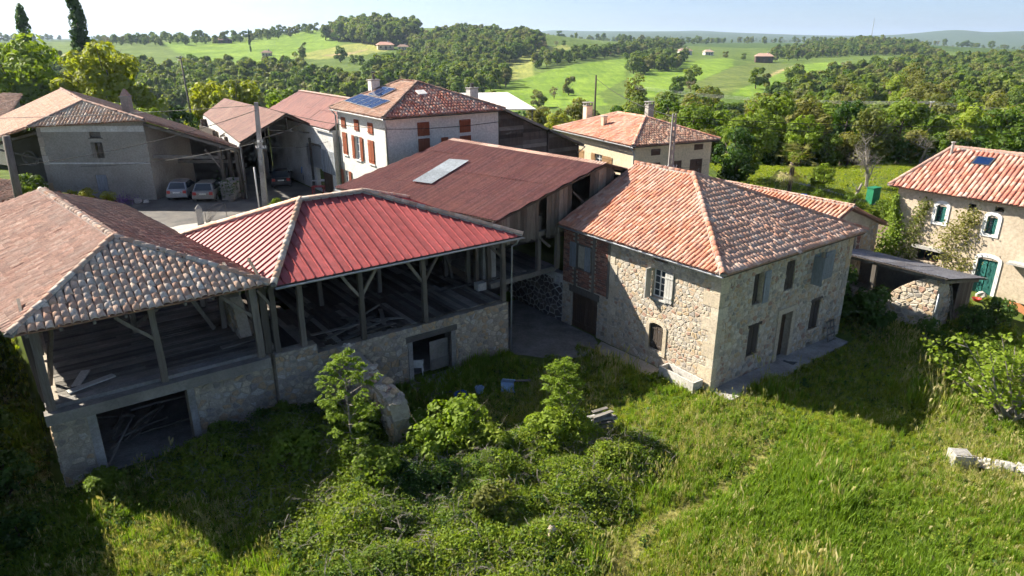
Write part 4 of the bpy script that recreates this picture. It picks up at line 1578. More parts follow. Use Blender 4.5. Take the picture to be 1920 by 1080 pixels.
    for f in ([FL, FR, AR, AL], [BL, FL, AL], [FR, BR, AR], [BR, BL, AL, AR]):
        strips(up(f), .40, roof, 'metal_sheet', M['red_metal'], rib=.07, ribmat=M['red_rib'])
    for p, q in ((FL, AL), (FR, AR), (AL, AR), (BL, AL), (BR, AR)):
        ridge_tiles(p, q, 'tile_barn', roof, step=.36, mortar=True, lift=.08, bed=.2)
    gutter((-16.1, 8.36, 6.05), (-4.15, 8.36, 6.05), None, M['zinc'])
    downpipe([(-4.45, 8.4, 6.0), (-4.5, 8.5, 5.75), (-4.62, 8.72, 5.6), (-4.63, 8.75, 2.9), (-4.66, 8.74, .1)], None, M['zinc'])


red_barn()


# ------------------------------------------------------------------ rust-red corrugated barn
def rust_barn():
    begin('rusty_roof_barn', 'timber barn with large rust red corrugated roof and two translucent sheets', 'barn', -1, 15, 0)
    EN, RN = (-4.65, 10.0, 6.55), (2.75, 10.0, 8.63)
    RFa, EF = (1.46, 21.9, 8.60), (-7.18, 23.75, 6.22)
    rf2 = (1.3, 23.4, 8.595)
    face = [EF, EN, RN, rf2]
    roof = mk('roof', slab(face, .05), M['wood_dark'])
    upf = [(p[0], p[1], p[2] + .04) for p in face]

    strips(upf, .86, roof, 'roof_sheet', M['rust'], rows=2.0, waves=4, amp=.036, jit=.03)
    # translucent sheets
    sk = [(-4.30, 18.95, 6.90), (-3.92, 17.42, 6.96), (-.77, 18.22, 7.87), (-1.20, 19.8, 7.79)]
    sk = [Vector(p) + Vector((0, 0, .2)) for p in sk]
    mA = sk[0].lerp(sk[3], .5); mB = sk[1].lerp(sk[2], .5)
    strips([sk[0], sk[1], mB, mA], 2.2, roof, 'skylight_sheet', M['skylight'], waves=12, amp=.018)
    strips([mA, mB, sk[2], sk[3]], 2.2, roof, 'skylight_sheet', M['skylight'], waves=12, amp=.018)
    R2n, R2f = (9.4, 10.0, 6.75), (8.2, 23.4, 6.75)
    mk('roof_deck', slab([RN, R2n, R2f, rf2], .05), M['wood_dark'], roof)
    strips([(R2n[0], R2n[1], R2n[2] + .04), (R2f[0], R2f[1], R2f[2] + .04), (rf2[0], rf2[1], rf2[2] + .04), (RN[0], RN[1], RN[2] + .04)], 1.0, roof, 'roof_sheet', M['rust'], rows=2.4, waves=4, amp=.022, jit=.02)
    m = MB()
    n = 12
    for i in range(n):
        p = Vector(RN).lerp(Vector(rf2), i / n) + Vector((0, 0, .06))
        q = Vector(RN).lerp(Vector(rf2), (i + 1) / n) + Vector((0, 0, .06))
        mm = MB()
        for s in (-1, 1):
            d = Vector((s * .34, 0, -.09 if s < 0 else -.1))
            mm.add([p, q, q + d, p + d], [(0, 1, 2, 3)])
            mm.add([p + Vector((0, 0, .02)), q + Vector((0, 0, .02)), q + d + Vector((0, 0, .02)), p + d + Vector((0, 0, .02))], [(0, 1, 2, 3)])
        mk('ridge_cap', mm, M['tile_pink'], roof)
    # gable of upright boards facing the house
    Gf = FRONT(-5, 10.35)
    vr = lambda a: 6.5 + (a + 4.65) * .281 - .12 if a < 2.75 else 8.57 - (a - 2.75) * .283 - .12
    hi = lambda x: vr(x - 5)
    lo = lambda x: 5.15 if x < 4.9 else 5.6 + max(0, x - 5.0) * .45
    vplanks(Gf, .45, 9.6, lo, hi, .26, M['wood_v'], None, miss=((3.35, 3.8), (5.55, 6.9), (8.6, 9.2)), rag=.15)
    m = MB()
    m.beam((-4.7, 10.2, 6.46), (2.75, 10.2, 8.52), .14, .16)
    m.beam((2.75, 10.2, 8.52), (9.3, 10.2, 6.68), .14, .16)
    mk('verge_beam', m, M['wood_dark'])
    m = MB()
    m.beam((-4.6, 10.55, 5.3), (.2, 10.55, 5.3), .2, .24, seg=4, jit=.01)
    mk('tie_beam', m, M['wood_v'])
    post((.62, 10.3, 7.3), (1.75, 10.3, 6.35), .1, name='brace', seg=1)
    for (a, b, z) in ((-1.3, 10.8, 3.1), (-4.3, 11.2, 3.1), (-4.4, 15, 3.1), (-1, 15, 3.1), (-6.2, 19.8, 3), (-6.9, 23.2, 3), (-.15, 10.6, 3.1)):
        post((a, b, z), (a, b, 6.2), .22)
    post((-.6, 10.7, 4.4), (-1.5, 10.7, 5.2), .12, name='brace')
    # upper floor over the passage, stone side wall below
    m = MB()
    m.beam((-4.6, 10.7, 2.98), (-.1, 10.9, 3.05), .3, .28, seg=5, jit=.02)
    mk('floor_beam', m, M['wood_h'])
    t = -4.6
    while t < -.2:
        w = R.uniform(.22, .3)
        m = MB()
        m.box(t + .01, t + w - .01, 10.9 + R.uniform(0, .3), 15.2, 3.1, 3.14)
        mk('plank', m, M['wood_h'])
        t += w
    Pf = LEFT(0, 15.6)
    wp = wall('passage_wall', Pf, 5.38, 2.75, .5, [(4.75, 5.1, 2.2, 2.6)], M['mortar_white'])
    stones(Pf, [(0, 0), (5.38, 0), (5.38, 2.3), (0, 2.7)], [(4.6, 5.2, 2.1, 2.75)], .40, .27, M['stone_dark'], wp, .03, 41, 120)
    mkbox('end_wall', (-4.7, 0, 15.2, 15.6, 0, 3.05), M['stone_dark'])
    mkbox('back_wall', (-6.6, 8, 23.0, 23.2, 3, 6.2), M['wood_dark'])
    m = MB()
    m.prism([(-4.3, 15.3, 3.1), (8.8, 15.3, 3.1), (8.8, 15.3, 6.7), (2.6, 15.3, 8.45), (-4.9, 15.3, 6.35)], (0, .15, 0))
    mk('inner_wall', m, M['wood_dark'])
    mkbox('side_wall', (8.6, 8.8, 10.4, 23, 3, 6.6), M['wood_dark'])
    m = MB()
    m.box(-4.55, -3.75, 11.3, 12.0, 3.15, 5.1)
    mk('breeze_block_pier', m, M['concrete'])
    # low wall towards the yard
    Yf = ((-7.0, 23.4, 3.0), (.18, -.984), (-.984, -.18))
    wall('yard_wall', Yf, 5.0, 2.9, .3, [], M['render_pale'])
    gutter((-7.24, 23.75, 6.16), (-6.4, 19.4, 6.24), None, M['zinc'])


rust_barn()

# ------------------------------------------------------------------ white house with solar panels
def simple_tile_roof(faces, key, roof, row=.35, sp=.24):
    t = []
    for f in faces:
        roof_face(f, t, sp, row)
    place_tiles(t, key, roof, 0, wide=key in ('tile_cream', 'tile_red'))


def white_house():
    begin('white_house', 'tall white rendered house with red brown shutters and solar panels on its roof', 'house', 2, 30, 3.0)
    Ff = FRONT(-2.2, 26.2, 3.0)
    of = [(2.4, 3.32, 5.6, 6.48), (5.87, 6.78, 5.58, 6.44), (2.42, 3.3, 4.48, 5.36), (4.3, 4.84, 4.6, 5.3), (5.85, 6.8, 4.5, 5.28)]
    wall('front_wall', Ff, 9.33, 6.95, .4, of, M['render_white'])
    for o in of:
        shutter('shutter', Ff, o[0] - .02, o[1] + .02, o[2] - .03, o[3] + .03, M['shutter_orange'], off=.03, boards=5)
    Lf = LEFT(-2.2, 34.3, 3.0)
    u = lambda b: 34.3 - b
    ol = [(u(33.6), u(32.84), 5.7, 6.42), (u(31.27), u(30.5), 5.7, 6.45), (u(29.0), u(28.2), 5.7, 6.42),
          (u(33.58), u(32.8), 3.66, 5.3), (u(31.4), u(30.45), 3.56, 5.25), (u(29.15), u(28.22), 3.56, 5.2), (u(33.9), u(32.9), 1.0, 2.4), (u(30.6), u(29.6), 0.1, 2.2)]
    wall('side_wall', Lf, 7.7, 6.95, .4, ol, M['render_white'])
    for k, o in enumerate(ol):
        if k in (0, 1, 2, 3, 5):
            md = (o[0] + o[1]) / 2
            for (a, b) in ((o[0], md), (md, o[1])):
                shutter('shutter', Lf, a + .01, b - .01, o[2] - .02, o[3] + .02, M['shutter_orange'], off=.03, boards=2)
        elif k in (4, 6):
            window(Lf, o[0] + .02, o[1] - .02, o[2] + .02, o[3] - .02, M['white_paint'], M['glass_pale'], depth=-.12, cols=2, rows=3)
            shutter('shutter', Lf, o[0] - .46, o[0] - .02, o[2] - .02, o[3] + .02, M['shutter_orange'], off=.05, boards=3)
            shutter('shutter', Lf, o[1] + .02, o[1] + .46, o[2] - .02, o[3] + .02, M['shutter_orange'], off=.05, boards=3)
        else:
            shutter('door', Lf, o[0] + .02, o[1] - .02, o[2], o[3], M['shutter_orange'], off=-.15, boards=4)
        if 3 <= k <= 6:
            m = MB()
            wbox(m, Lf, o[0] - .08, o[1] + .08, o[2] - .1, o[2], -.1, .1)
            mk('sill', m, M['white_paint'])
    mkbox('back_wall', (-2.2, 7.13, 33.9, 34.3, 3, 9.95), M['render_white'])
    mkbox('side_wall', (6.73, 7.13, 26.6, 33.9, 3, 9.95), M['render_white'])
    mkbox('attic_floor', (-1.7, 6.7, 26.7, 33.8, 8.4, 8.5), M['dark_inside'])
    FL, FR, BL, BR = (-2.6, 25.75, 10), (7.45, 25.75, 10), (-2.6, 34.7, 10), (7.45, 34.7, 10)
    AF, ABk = (2.35, 29.8, 11.9), (2.35, 32.3, 11.9)
    faces = [[FL, FR, AF], [BL, FL, AF, ABk], [FR, BR, ABk, AF], [BR, BL, ABk]]
    roof = mk('roof', slab(faces[0]), M['roof_under'])
    for f in faces[1:]:
        mk('roof_deck', slab(f), M['roof_under'], roof)
    simple_tile_roof([faces[0]], 'tile_red', roof, .38, .26)  # front tiles lightened in colour to make up for grazing sun
    simple_tile_roof(faces[1:], 'tile_brown_dimmed', roof)
    for p, q in ((FL, AF), (FR, AF), (AF, ABk), (BL, ABk), (BR, ABk)):
        ridge_tiles(p, q, 'tile_old', roof, objs=False)
    up = Vector((-.36, 0, .93)).normalized()
    for q, n in (([(-1.61, 34.02, 10.38), (-1.98, 28.53, 10.24), (-.72, 28.1, 10.73), (-.42, 33.58, 10.85)], 5), ([(-.35, 32.5, 10.88), (-.43, 30.3, 10.84), (.9, 30.2, 11.37), (.97, 32.4, 11.39)], 2)):
        q = [Vector(p) + up * .2 for p in q]
        for k in range(n):
            c = [q[0].lerp(q[1], k / n + .006), q[0].lerp(q[1], (k + 1) / n - .006), q[3].lerp(q[2], (k + 1) / n - .006), q[3].lerp(q[2], k / n + .006)]
            m = MB()
            m.prism(c, -up * .05)
            pn = mk('solar_panel', m, M['zinc'], roof)
            m = MB()
            cc = sum((Vector(x) for x in c), Vector()) / 4
            m.add([cc + (x - cc) * .95 + up * .004 for x in c], [(0, 1, 2, 3)])
            mk('solar_cells', m, M['solar'], pn)
    c = chimney(.58, 33.4, 10.8, 12.0, .7, .6, M['render_white'], roof, pot=False)
    m = MB()
    m.tube([(.58, 33.4, 12.0), (.58, 33.4, 12.45)], .11, 8)
    m.tube([(.58, 33.4, 12.5), (.58, 33.4, 12.62)], .17, 8)
    mk('chimney_pot', m, M['iron'], c)
    c = chimney(7.0, 29.5, 9.8, 11.35, .75, .6, M['render_pale'], roof, pot=False)
    m = MB()
    m.tube([(7.0, 29.5, 11.4), (7.0, 29.5, 11.75)], .14, 8)
    mk('chimney_pot', m, M['iron'], c)
    m = MB()
    m.hexa([(1.5, 28.1, 11.18), (2.2, 28.1, 11.18), (2.2, 28.6, 11.42), (1.5, 28.6, 11.42), (1.5, 28.08, 11.26), (2.2, 28.08, 11.26), (2.2, 28.58, 11.5), (1.5, 28.58, 11.5)])
    mk('roof_window', m, M['white_paint'], roof)
    gutter((-2.66, 34.6, 9.95), (-2.66, 25.75, 9.95), None, M['white_paint'], .08)
    gutter((-2.6, 25.68, 9.95), (7.4, 25.68, 9.95), None, M['gutter_dark'], .06)
    downpipe([(-2.6, 34.5, 9.9), (-2.3, 34.42, 9.5), (-2.28, 34.42, 3.1)], None, M['zinc'], .06)
    downpipe([(-2.55, 25.75, 9.9), (-2.27, 26.1, 9.4), (-2.27, 26.12, 3.1)], None, M['zinc'], .06)


white_house()


def plank_shed():
    begin('plank_shed', 'dark weathered shed clad in overlapping horizontal boards beside the white house', 'shed', 11.2, 26.3, 3.0)
    top = lambda a: 10.1 - (a - 7.2) * .412
    z = 3.0
    i = 0
    while z < 9.9:
        h = .30
        amax = 7.2 + (10.1 - z - .12) / .412
        for (s, e) in ((7.2, 9.5), (9.5, 11.9), (12.05, 15.2)):
            e2 = min(e, amax)
            if e2 - s < .15:
                continue
            m = MB()
            b = 26.22 + R.uniform(-.01, .01)
            dz = R.uniform(-.03, .03)
            cut = min(e2, 7.2 + (10.1 - z - h - .12) / .412)
            cut = max(cut, s + .05)
            m.hexa([(s, b - .06, z + dz), (e2, b - .06, z + dz), (e2, b - .03, z + dz), (s, b - .03, z + dz),
                    (s, b + .0, z + h + .03 + dz), (cut, b + .0, z + h + .03 + dz), (cut, b + .03, z + h + .03 + dz), (s, b + .03, z + h + .03 + dz)])
            mk('board', m, M['wood_h'] if R.random() < .35 else M['wood_dark'])
        z += h
        i += 1
    for a in (11.97, 15.22):
        m = MB()
        m.box(a - .07, a + .07, 26.1, 26.24, 3, top(a) - .1)
        mk('post', m, M['wood_dark'])
    mkbox('back_wall', (7.2, 15.2, 33.0, 33.2, 3, 6.7), M['wood_dark'])
    f = [(15.7, 25.9, top(15.7) + .06), (15.7, 33.4, top(15.7) + .06), (7.0, 33.4, top(7.0) + .06), (7.0, 25.9, top(7.0) + .06)]
    roof = mk('roof', slab(f, .08), M['wood_dark'])
    strips([(p[0], p[1], p[2] + .03) for p in f], 1.1, roof, 'roof_sheet', M['grey_sheet'], rows=2.2, waves=5, amp=.02, jit=.02)
    for k in range(2):
        m = MB()
        a0, a1 = (7.2, 11.7) if k == 0 else (11.9, 15.6)
        m.beam((a0, 25.84, top(a0) + .02), (a1, 25.84, top(a1) + .02), .08, .18)
        mk('verge_board', m, M['wood_h'])
    gutter((15.78, 25.8, top(15.78)), (15.78, 33.4, top(15.78)), None, M['zinc'])
    downpipe([(15.78, 25.9, 6.5), (15.5, 26.1, 6.2), (15.3, 26.2, 6.0), (15.3, 26.2, 3.1)], None, M['zinc'])


plank_shed()


# ------------------------------------------------------------------ open hangars on the far side of the yard
def hangar_front():
    begin('gabled_hangar', 'open hangar with brown corrugated gable roof and steel trusses behind the concrete pole', 'barn', -5, 45, 3.0)
    RN, EN = (-4.5, 39, 9.37), (-8.4, 39, 7.4)
    RB, EB = (-4.27, 57.45, 9.32), (-6.84, 55.98, 8.03)
    EB = (-8.2, 56.5, 7.37)
    EB2 = (-6.84, 55.98, 8.03)
    f = [EB2, EN, RN, RB]
    roof = mk('roof', slab(f, .05), M['wood_dark'])
    strips([(p[0], p[1], p[2] + .03) for p in f], 1.0, roof, 'roof_sheet', M['rust_brown'], rows=2.1, waves=4, amp=.02, jit=.02)
    g = [(-1.8, 39, 8.0), (-1.8, 57, 8.0), RB, RN]
    mk('roof_deck', slab(g, .05), M['wood_dark'], roof)
    strips([(p[0], p[1], p[2] + .03) for p in g], 1.0, roof, 'roof_sheet', M['rust_brown'], rows=2.1, waves=4, amp=.02)
    # pale side above the neighbouring tiles
    m = MB()
    m.add([(-8.42, 39, 7.0), (-6.9, 55.9, 6.6), (-6.9, 55.9, 7.97), (-8.42, 39, 7.34)], [(0, 1, 2, 3)])
    m.add([(-8.3, 39, 7.0), (-6.78, 55.9, 6.6), (-6.78, 55.9, 7.97), (-8.3, 39, 7.34)], [(3, 2, 1, 0)])
    mk('side_wall', m, M['white_metal'])
    mkbox('back_wall', (-7.6, -1.9, 54.0, 54.2, 2.5, 7.8), M['wood_dark'])
    mkbox('side_wall', (-2.75, -2.6, 50.05, 54.0, 2.5, 7.8), M['wood_dark'])
    mkbox('side_wall', (-7.6, -7.4, 44, 55, 2.5, 7.2), M['wood_dark'])
    for (a, b) in ((-8.35, 39.05), (-8.1, 44), (-7.8, 49), (-4.4, 47.5), (-2.75, 39.2)):
        post((a, b, 2.9), (a, b, 7.3), .14 if b < 40 else .25, mat='iron' if b < 40 else 'wood_dark', seg=1, jit=0)
    for b in (39.2, 45):
        m = MB()
        m.beam((-8.3, b, 7.2), (-4.5, b, 8.0), .08, .1)
        m.beam((-4.5, b, 8.0), (-2.7, b, 7.7), .08, .1)
        m.beam((-8.3, b, 7.25), (-4.5, b, 9.22), .08, .1)
        m.beam((-4.5, b, 9.22), (-1.9, b, 7.95), .08, .1)
        m.beam((-4.5, b, 8.0), (-4.5, b, 9.2), .07, .07)
        m.beam((-4.5, b, 8.0), (-6.3, b, 8.2), .06, .06)
        m.beam((-4.5, b, 8.0), (-3.2, b, 8.5), .06, .06)
        m.beam((-6.3, b, 7.62), (-6.3, b, 8.25), .06, .06)
        mk('truss', m, M['wood_h'])
    m = MB()
    m.box(-4.9, -3.9, 47, 47.4, 3, 6.4)
    mk('pier', m, M['render_grey'])
    downpipe([(-8.5, 38.95, 7.2), (-8.42, 38.93, 6.9), (-8.42, 38.93, 3.0)], None, M['zinc'], .05)


hangar_front()


def hangar_back():
    begin('long_hangar', 'long brown corrugated roof hangar with plank doors behind the white house', 'barn', -1, 42, 3.0)
    f = [(-2.75, 52, 8.45), (-2.75, 34.75, 8.35), (.5, 34.75, 10.35), (.5, 49, 10.35)]
    f[0] = (-2.75, 51.0, 8.35)
    roof = mk('roof', slab(f, .05), M['wood_dark'])
    strips([(p[0], p[1], p[2] + .03) for p in f], 1.05, roof, 'roof_sheet', M['rust'], rows=1.9, waves=4, amp=.02, jit=.03)
    g = [(4.0, 34.75, 8.3), (4.0, 50, 8.3), (.5, 49, 10.35), (.5, 34.75, 10.35)]
    mk('roof_deck', slab(g, .05), M['rust'], roof)
    m = MB()
    m.beam((.5, 34.7, 10.4), (.5, 49, 10.4), .4, .06)
    mk('ridge_cap', m, M['tile_pink'], roof)
    Lf = LEFT(-2.6, 50, 3.0)
    u = lambda b: 50 - b
    op = [(u(40.1), u(37.2), 3.4, 3.9), (u(38.7), u(35.3), .1, 2.0)]
    wall('side_wall', Lf, 15.4, 5.3, .3, op, M['render_pale'])
    x = u(40.3)
    vplanks(Lf, u(40.3), u(37.3), lambda q: 1.95, lambda q: 3.75, .3, M['zinc'], None, 'board', .02, .02, .004, rag=.01)
    vplanks(Lf, u(37.25), u(34.45), lambda q: 1.85, lambda q: 3.65, .22, M['shutter_blue'], None, 'board', .03, .03, .01, rag=.02)
    shutter('door', Lf, u(37.3), u(35.4), .1, 1.95, M['wood_brown'], off=-.1, boards=6)
    mkbox('end_wall', (-2.3, 4, 34.6, 34.75, 3, 8.3), M['render_pale'])
    mkbox('end_wall', (-2.3, 4, 49.8, 50, 3, 8.3), M['wood_dark'])
    gutter((-2.82, 38, 8.28), (-2.82, 34.8, 8.28), None, M['white_paint'], .07)


hangar_back()


# ------------------------------------------------------------------ grey farmhouse with the car shelter
def farm_left():
    begin('grey_farmhouse', 'old grey rendered farmhouse with canal tile roof running down over a car shelter', 'house', -32, 53, 3.0, farm=False)
    sl_r = lambda a: 10.4 - .374 * (a + 17.48)
    sl_l = lambda a: 10.4 + .44 * (a + 17.48)
    pr_ = lambda x, y: (x, y, sl_r(AB(x, y)[0]))
    pl_ = lambda x, y: (x, y, sl_l(AB(x, y)[0]))
    wxy = lambda a, b: tuple(W(a, b)[:2])
    AP = (-33.2, 54.6, 10.4)
    AP = (AP[0], AP[1], 10.4)
    aA, bA = AB(-33.2, 54.6)
    rb = wxy(aA, bA + 17)
    RB = (rb[0], rb[1], 10.4)
    FL = pl_(-36.5, 52.55)
    FR = pr_(-27.7, 52.55)
    LO = pr_(-20.95, 53.0)
    lo_a = AB(-20.95, 53.0)[0]
    bk = wxy(lo_a + .2, bA + 7)
    bk2 = wxy(aA + 3.5, bA + 17)
    LB, LB2 = pr_(*bk), pr_(*bk2)
    LL = pl_(-44, 54.6)
    lb = wxy(AB(-44, 54.6)[0], bA + 17)
    LLB = pl_(*lb)
    right = [FR, LO, LB, LB2, RB, AP]
    left = [LLB, LL, FL, AP, RB]
    front = [FL, FR, AP]
    roof = mk('roof', slab(front), M['roof_under'])
    mk('roof_deck', slab(right), M['roof_under'], roof)
    mk('roof_deck', slab(left), M['roof_under'], roof)
    t = []
    roof_face(front, t, .27, .36)
    place_tiles(t, 'tile_barn', roof, 0, wide=True)
    # slopes: order so that the tiles run down the fall line
    ea = Vector((CT, ST, 0)); eb = Vector((-ST, CT, 0))
    for poly, key in ((right, 'tile_old'), (left, 'tile_brown_dimmed')):
        e0 = max(poly, key=lambda p: -p[2])
        P0 = Vector(e0)
        dirn = -eb if key == 'tile_brown_dimmed' else eb
        start = P0 - dirn * 30
        # work in plane coordinates with a virtual eave along eb
        pts = [Vector(p) for p in poly]
        n = Vector((0, 0, 0))
        for i in range(len(pts)):
            n += pts[i].cross(pts[(i + 1) % len(pts)])
        n.normalize()
        if n.z < 0:
            n = -n
        u = dirn
        v = n.cross(u).normalized()
        if v.z < 0:
            v = -v
        pl = [((p - P0).dot(u), (p - P0).dot(v)) for p in pts]
        tt = []
        us = np.arange(min(p[0] for p in pl), max(p[0] for p in pl), .25)
        vs = np.arange(min(p[1] for p in pl), max(p[1] for p in pl), .36)
        gx, gy = np.meshgrid(us, vs)
        ok = inpoly(gx.ravel(), gy.ravel() + .15, pl)
        for x, y, k in zip(gx.ravel(), gy.ravel(), ok):
            if not k:
                continue
            o = P0 + u * (x + R.uniform(-.015, .015)) + v * (y + R.uniform(-.03, .03)) + n * .03
            yaw = R.uniform(-.04, .04)
            uu = u * math.cos(yaw) + v * math.sin(yaw)
            vv = (v * math.cos(yaw) - u * math.sin(yaw) + n * .03).normalized()
            ww = uu.cross(vv)
            if ww.dot(n) < 0:
                uu, ww = -uu, -ww
            tt.append(Matrix(((uu.x, vv.x, ww.x, o.x), (uu.y, vv.y, ww.y, o.y), (uu.z, vv.z, ww.z, o.z), (0, 0, 0, 1))))
        place_tiles(tt, key, roof, 0)
    for p, q in ((FL, AP), (FR, AP), (AP, RB)):
        ridge_tiles(p, q, 'tile_pink', roof, objs=False)
    c = chimney(-30.3, 55.4, 9.0, 10.7, .6, .6, M['render_grey'], roof, pot=False)
    m = MB()
    m.hexa([(-30.6, 55.1, 10.77), (-30.0, 55.1, 10.77), (-30.0, 55.7, 10.77), (-30.6, 55.7, 10.77), (-30.36, 55.34, 11.3), (-30.24, 55.34, 11.3), (-30.24, 55.46, 11.3), (-30.36, 55.46, 11.3)])
    mk('chimney_hood', m, M['tile_pink'], c)
    # front wall
    Ff = ((-36.25, 53.0, 3.0), (1, .02), (.02, -1))
    op = [(3.9, 4.75, 4.85, 5.35), (3.9, 4.7, 3.3, 4.5), (3.7, 4.55, .7, 2.0)]
    wf = wall('front_wall', Ff, 8.15, 5.75, .5, op, M['render_grey'], top=[(0, 5.75), (8.15, 5.75), (8.15, 6.18)])
    m = MB()
    wbox(m, Ff, .05, 8.1, 5.3, 5.74, .0, .012)
    mk('limewash_band', m, M['render_pale'])
    m = MB()
    wbox(m, Ff, 3.92, 4.73, 4.87, 5.33, -.15, -.1)
    mk('attic_window', m, M['wood_h'])
    m = MB()
    wbox(m, Ff, 3.8, 4.85, 4.78, 4.85, -.1, .05)
    mk('sill', m, M['wood_h'])
    shutter('shutter', Ff, 3.86, 4.2, 3.3, 4.5, M['wood_v'], off=.02)
    shutter('shutter', Ff, 4.38, 4.74, 3.3, 4.5, M['wood_v'], off=.02)
    shutter('shutter', Ff, 3.72, 4.53, .72, 1.98, M['shutter_blue'], off=-.06, boards=4)
    for k in range(8):
        m = MB()
        w = .3 if k % 2 else .42
        wbox(m, Ff, -.02, w, k * .7 + .02, k * .7 + .68, -.1, .03)
        mk('quoin', m, M['stone_grey'])
    m = MB()
    wbox(m, Ff, .05, 8.1, 2.85, 2.95, .0, .02)
    mk('string_course', m, M['render_pale'])
    Sf = ((-28.1, 53.2, 3.0), (.02, 1), (1, -.02))
    wall('side_wall', Sf, 8.5, 3.9, .4, [], M['render_grey'], top=[(0, 3.9), (8.5, 3.9), (0, 5.7)])
    mkbox('side_wall', (-36.2, -35.8, 53.5, 60, 3, 8.2), M['render_grey'])
    # shelter
    mkbox('back_wall', (-29.0, -25.0, 60.0, 60.3, 2.5, 6.9), M['dark_inside'])
    pz = lambda x, y: pr_(x, y)[2]
    m = MB()
    m.beam((-28.0, 53.0, pz(-28, 53) - .3), (-21.1, 53.1, pz(-21.1, 53.1) - .25), .2, .22, seg=4, jit=.01)
    mk('verge_beam', m, M['wood_h'])
    m = MB()
    m.beam((-28.0, 53.6, 6.35), (-22.4, 53.5, 6.3), .2, .24, seg=4, jit=.01)
    mk('tie_beam', m, M['wood_h'])
    m = MB()
    m.beam((-28.0, 57.5, 5.3), (-22.6, 57.5, 5.3), .2, .24)
    mk('tie_beam', m, M['wood_h'])
    for (x, y) in ((-22.6, 53.4), (-21.4, 53.6), (-23.2, 56.5), (-23.9, 58), (-22.0, 55.5)):
        post((x, y, 3), (x - .1, y, pz(x, y) - .3), .22)
    post((-22.7, 53.45, 5.4), (-23.8, 53.4, 6.9), .14, name='brace')
    # left lean-to: beam, rail and inner wall
    m = MB()
    m.beam((-36.4, 53.2, 8.2), (-42.5, 54.8, 6.7), .18, .22)
    m.beam((-36.4, 53.3, 6.1), (-41.0, 54.0, 7.0), .12, .14)
    mk('verge_beam', m, M['wood_v'])
    mkbox('back_wall', (-44, -36.2, 60, 60.3, 2.5, 7.5), M['dark_inside'])
    m = MB()
    m.beam((-36.4, 53.4, 4.2), (-42, 54.6, 4.2), .05, .05)
    for k in range(5):
        m.beam((-36.6 - k * 1.2, 53.44 + k * .25, 3), (-36.6 - k * 1.2, 53.44 + k * .25, 4.2), .05, .05)
    mk('railing', m, M['zinc'])
    m = MB()
    for k in range(2):
        pts = [(-38.4 + .55 * math.cos(t), 54.6 + k * .1, 6.0 + .55 * math.sin(t)) for t in np.linspace(0, 6.283, 19)]
        m.tube(pts, .07, 6, cap=False)
    mk('hose_coil', m, M['iron'])


farm_left()


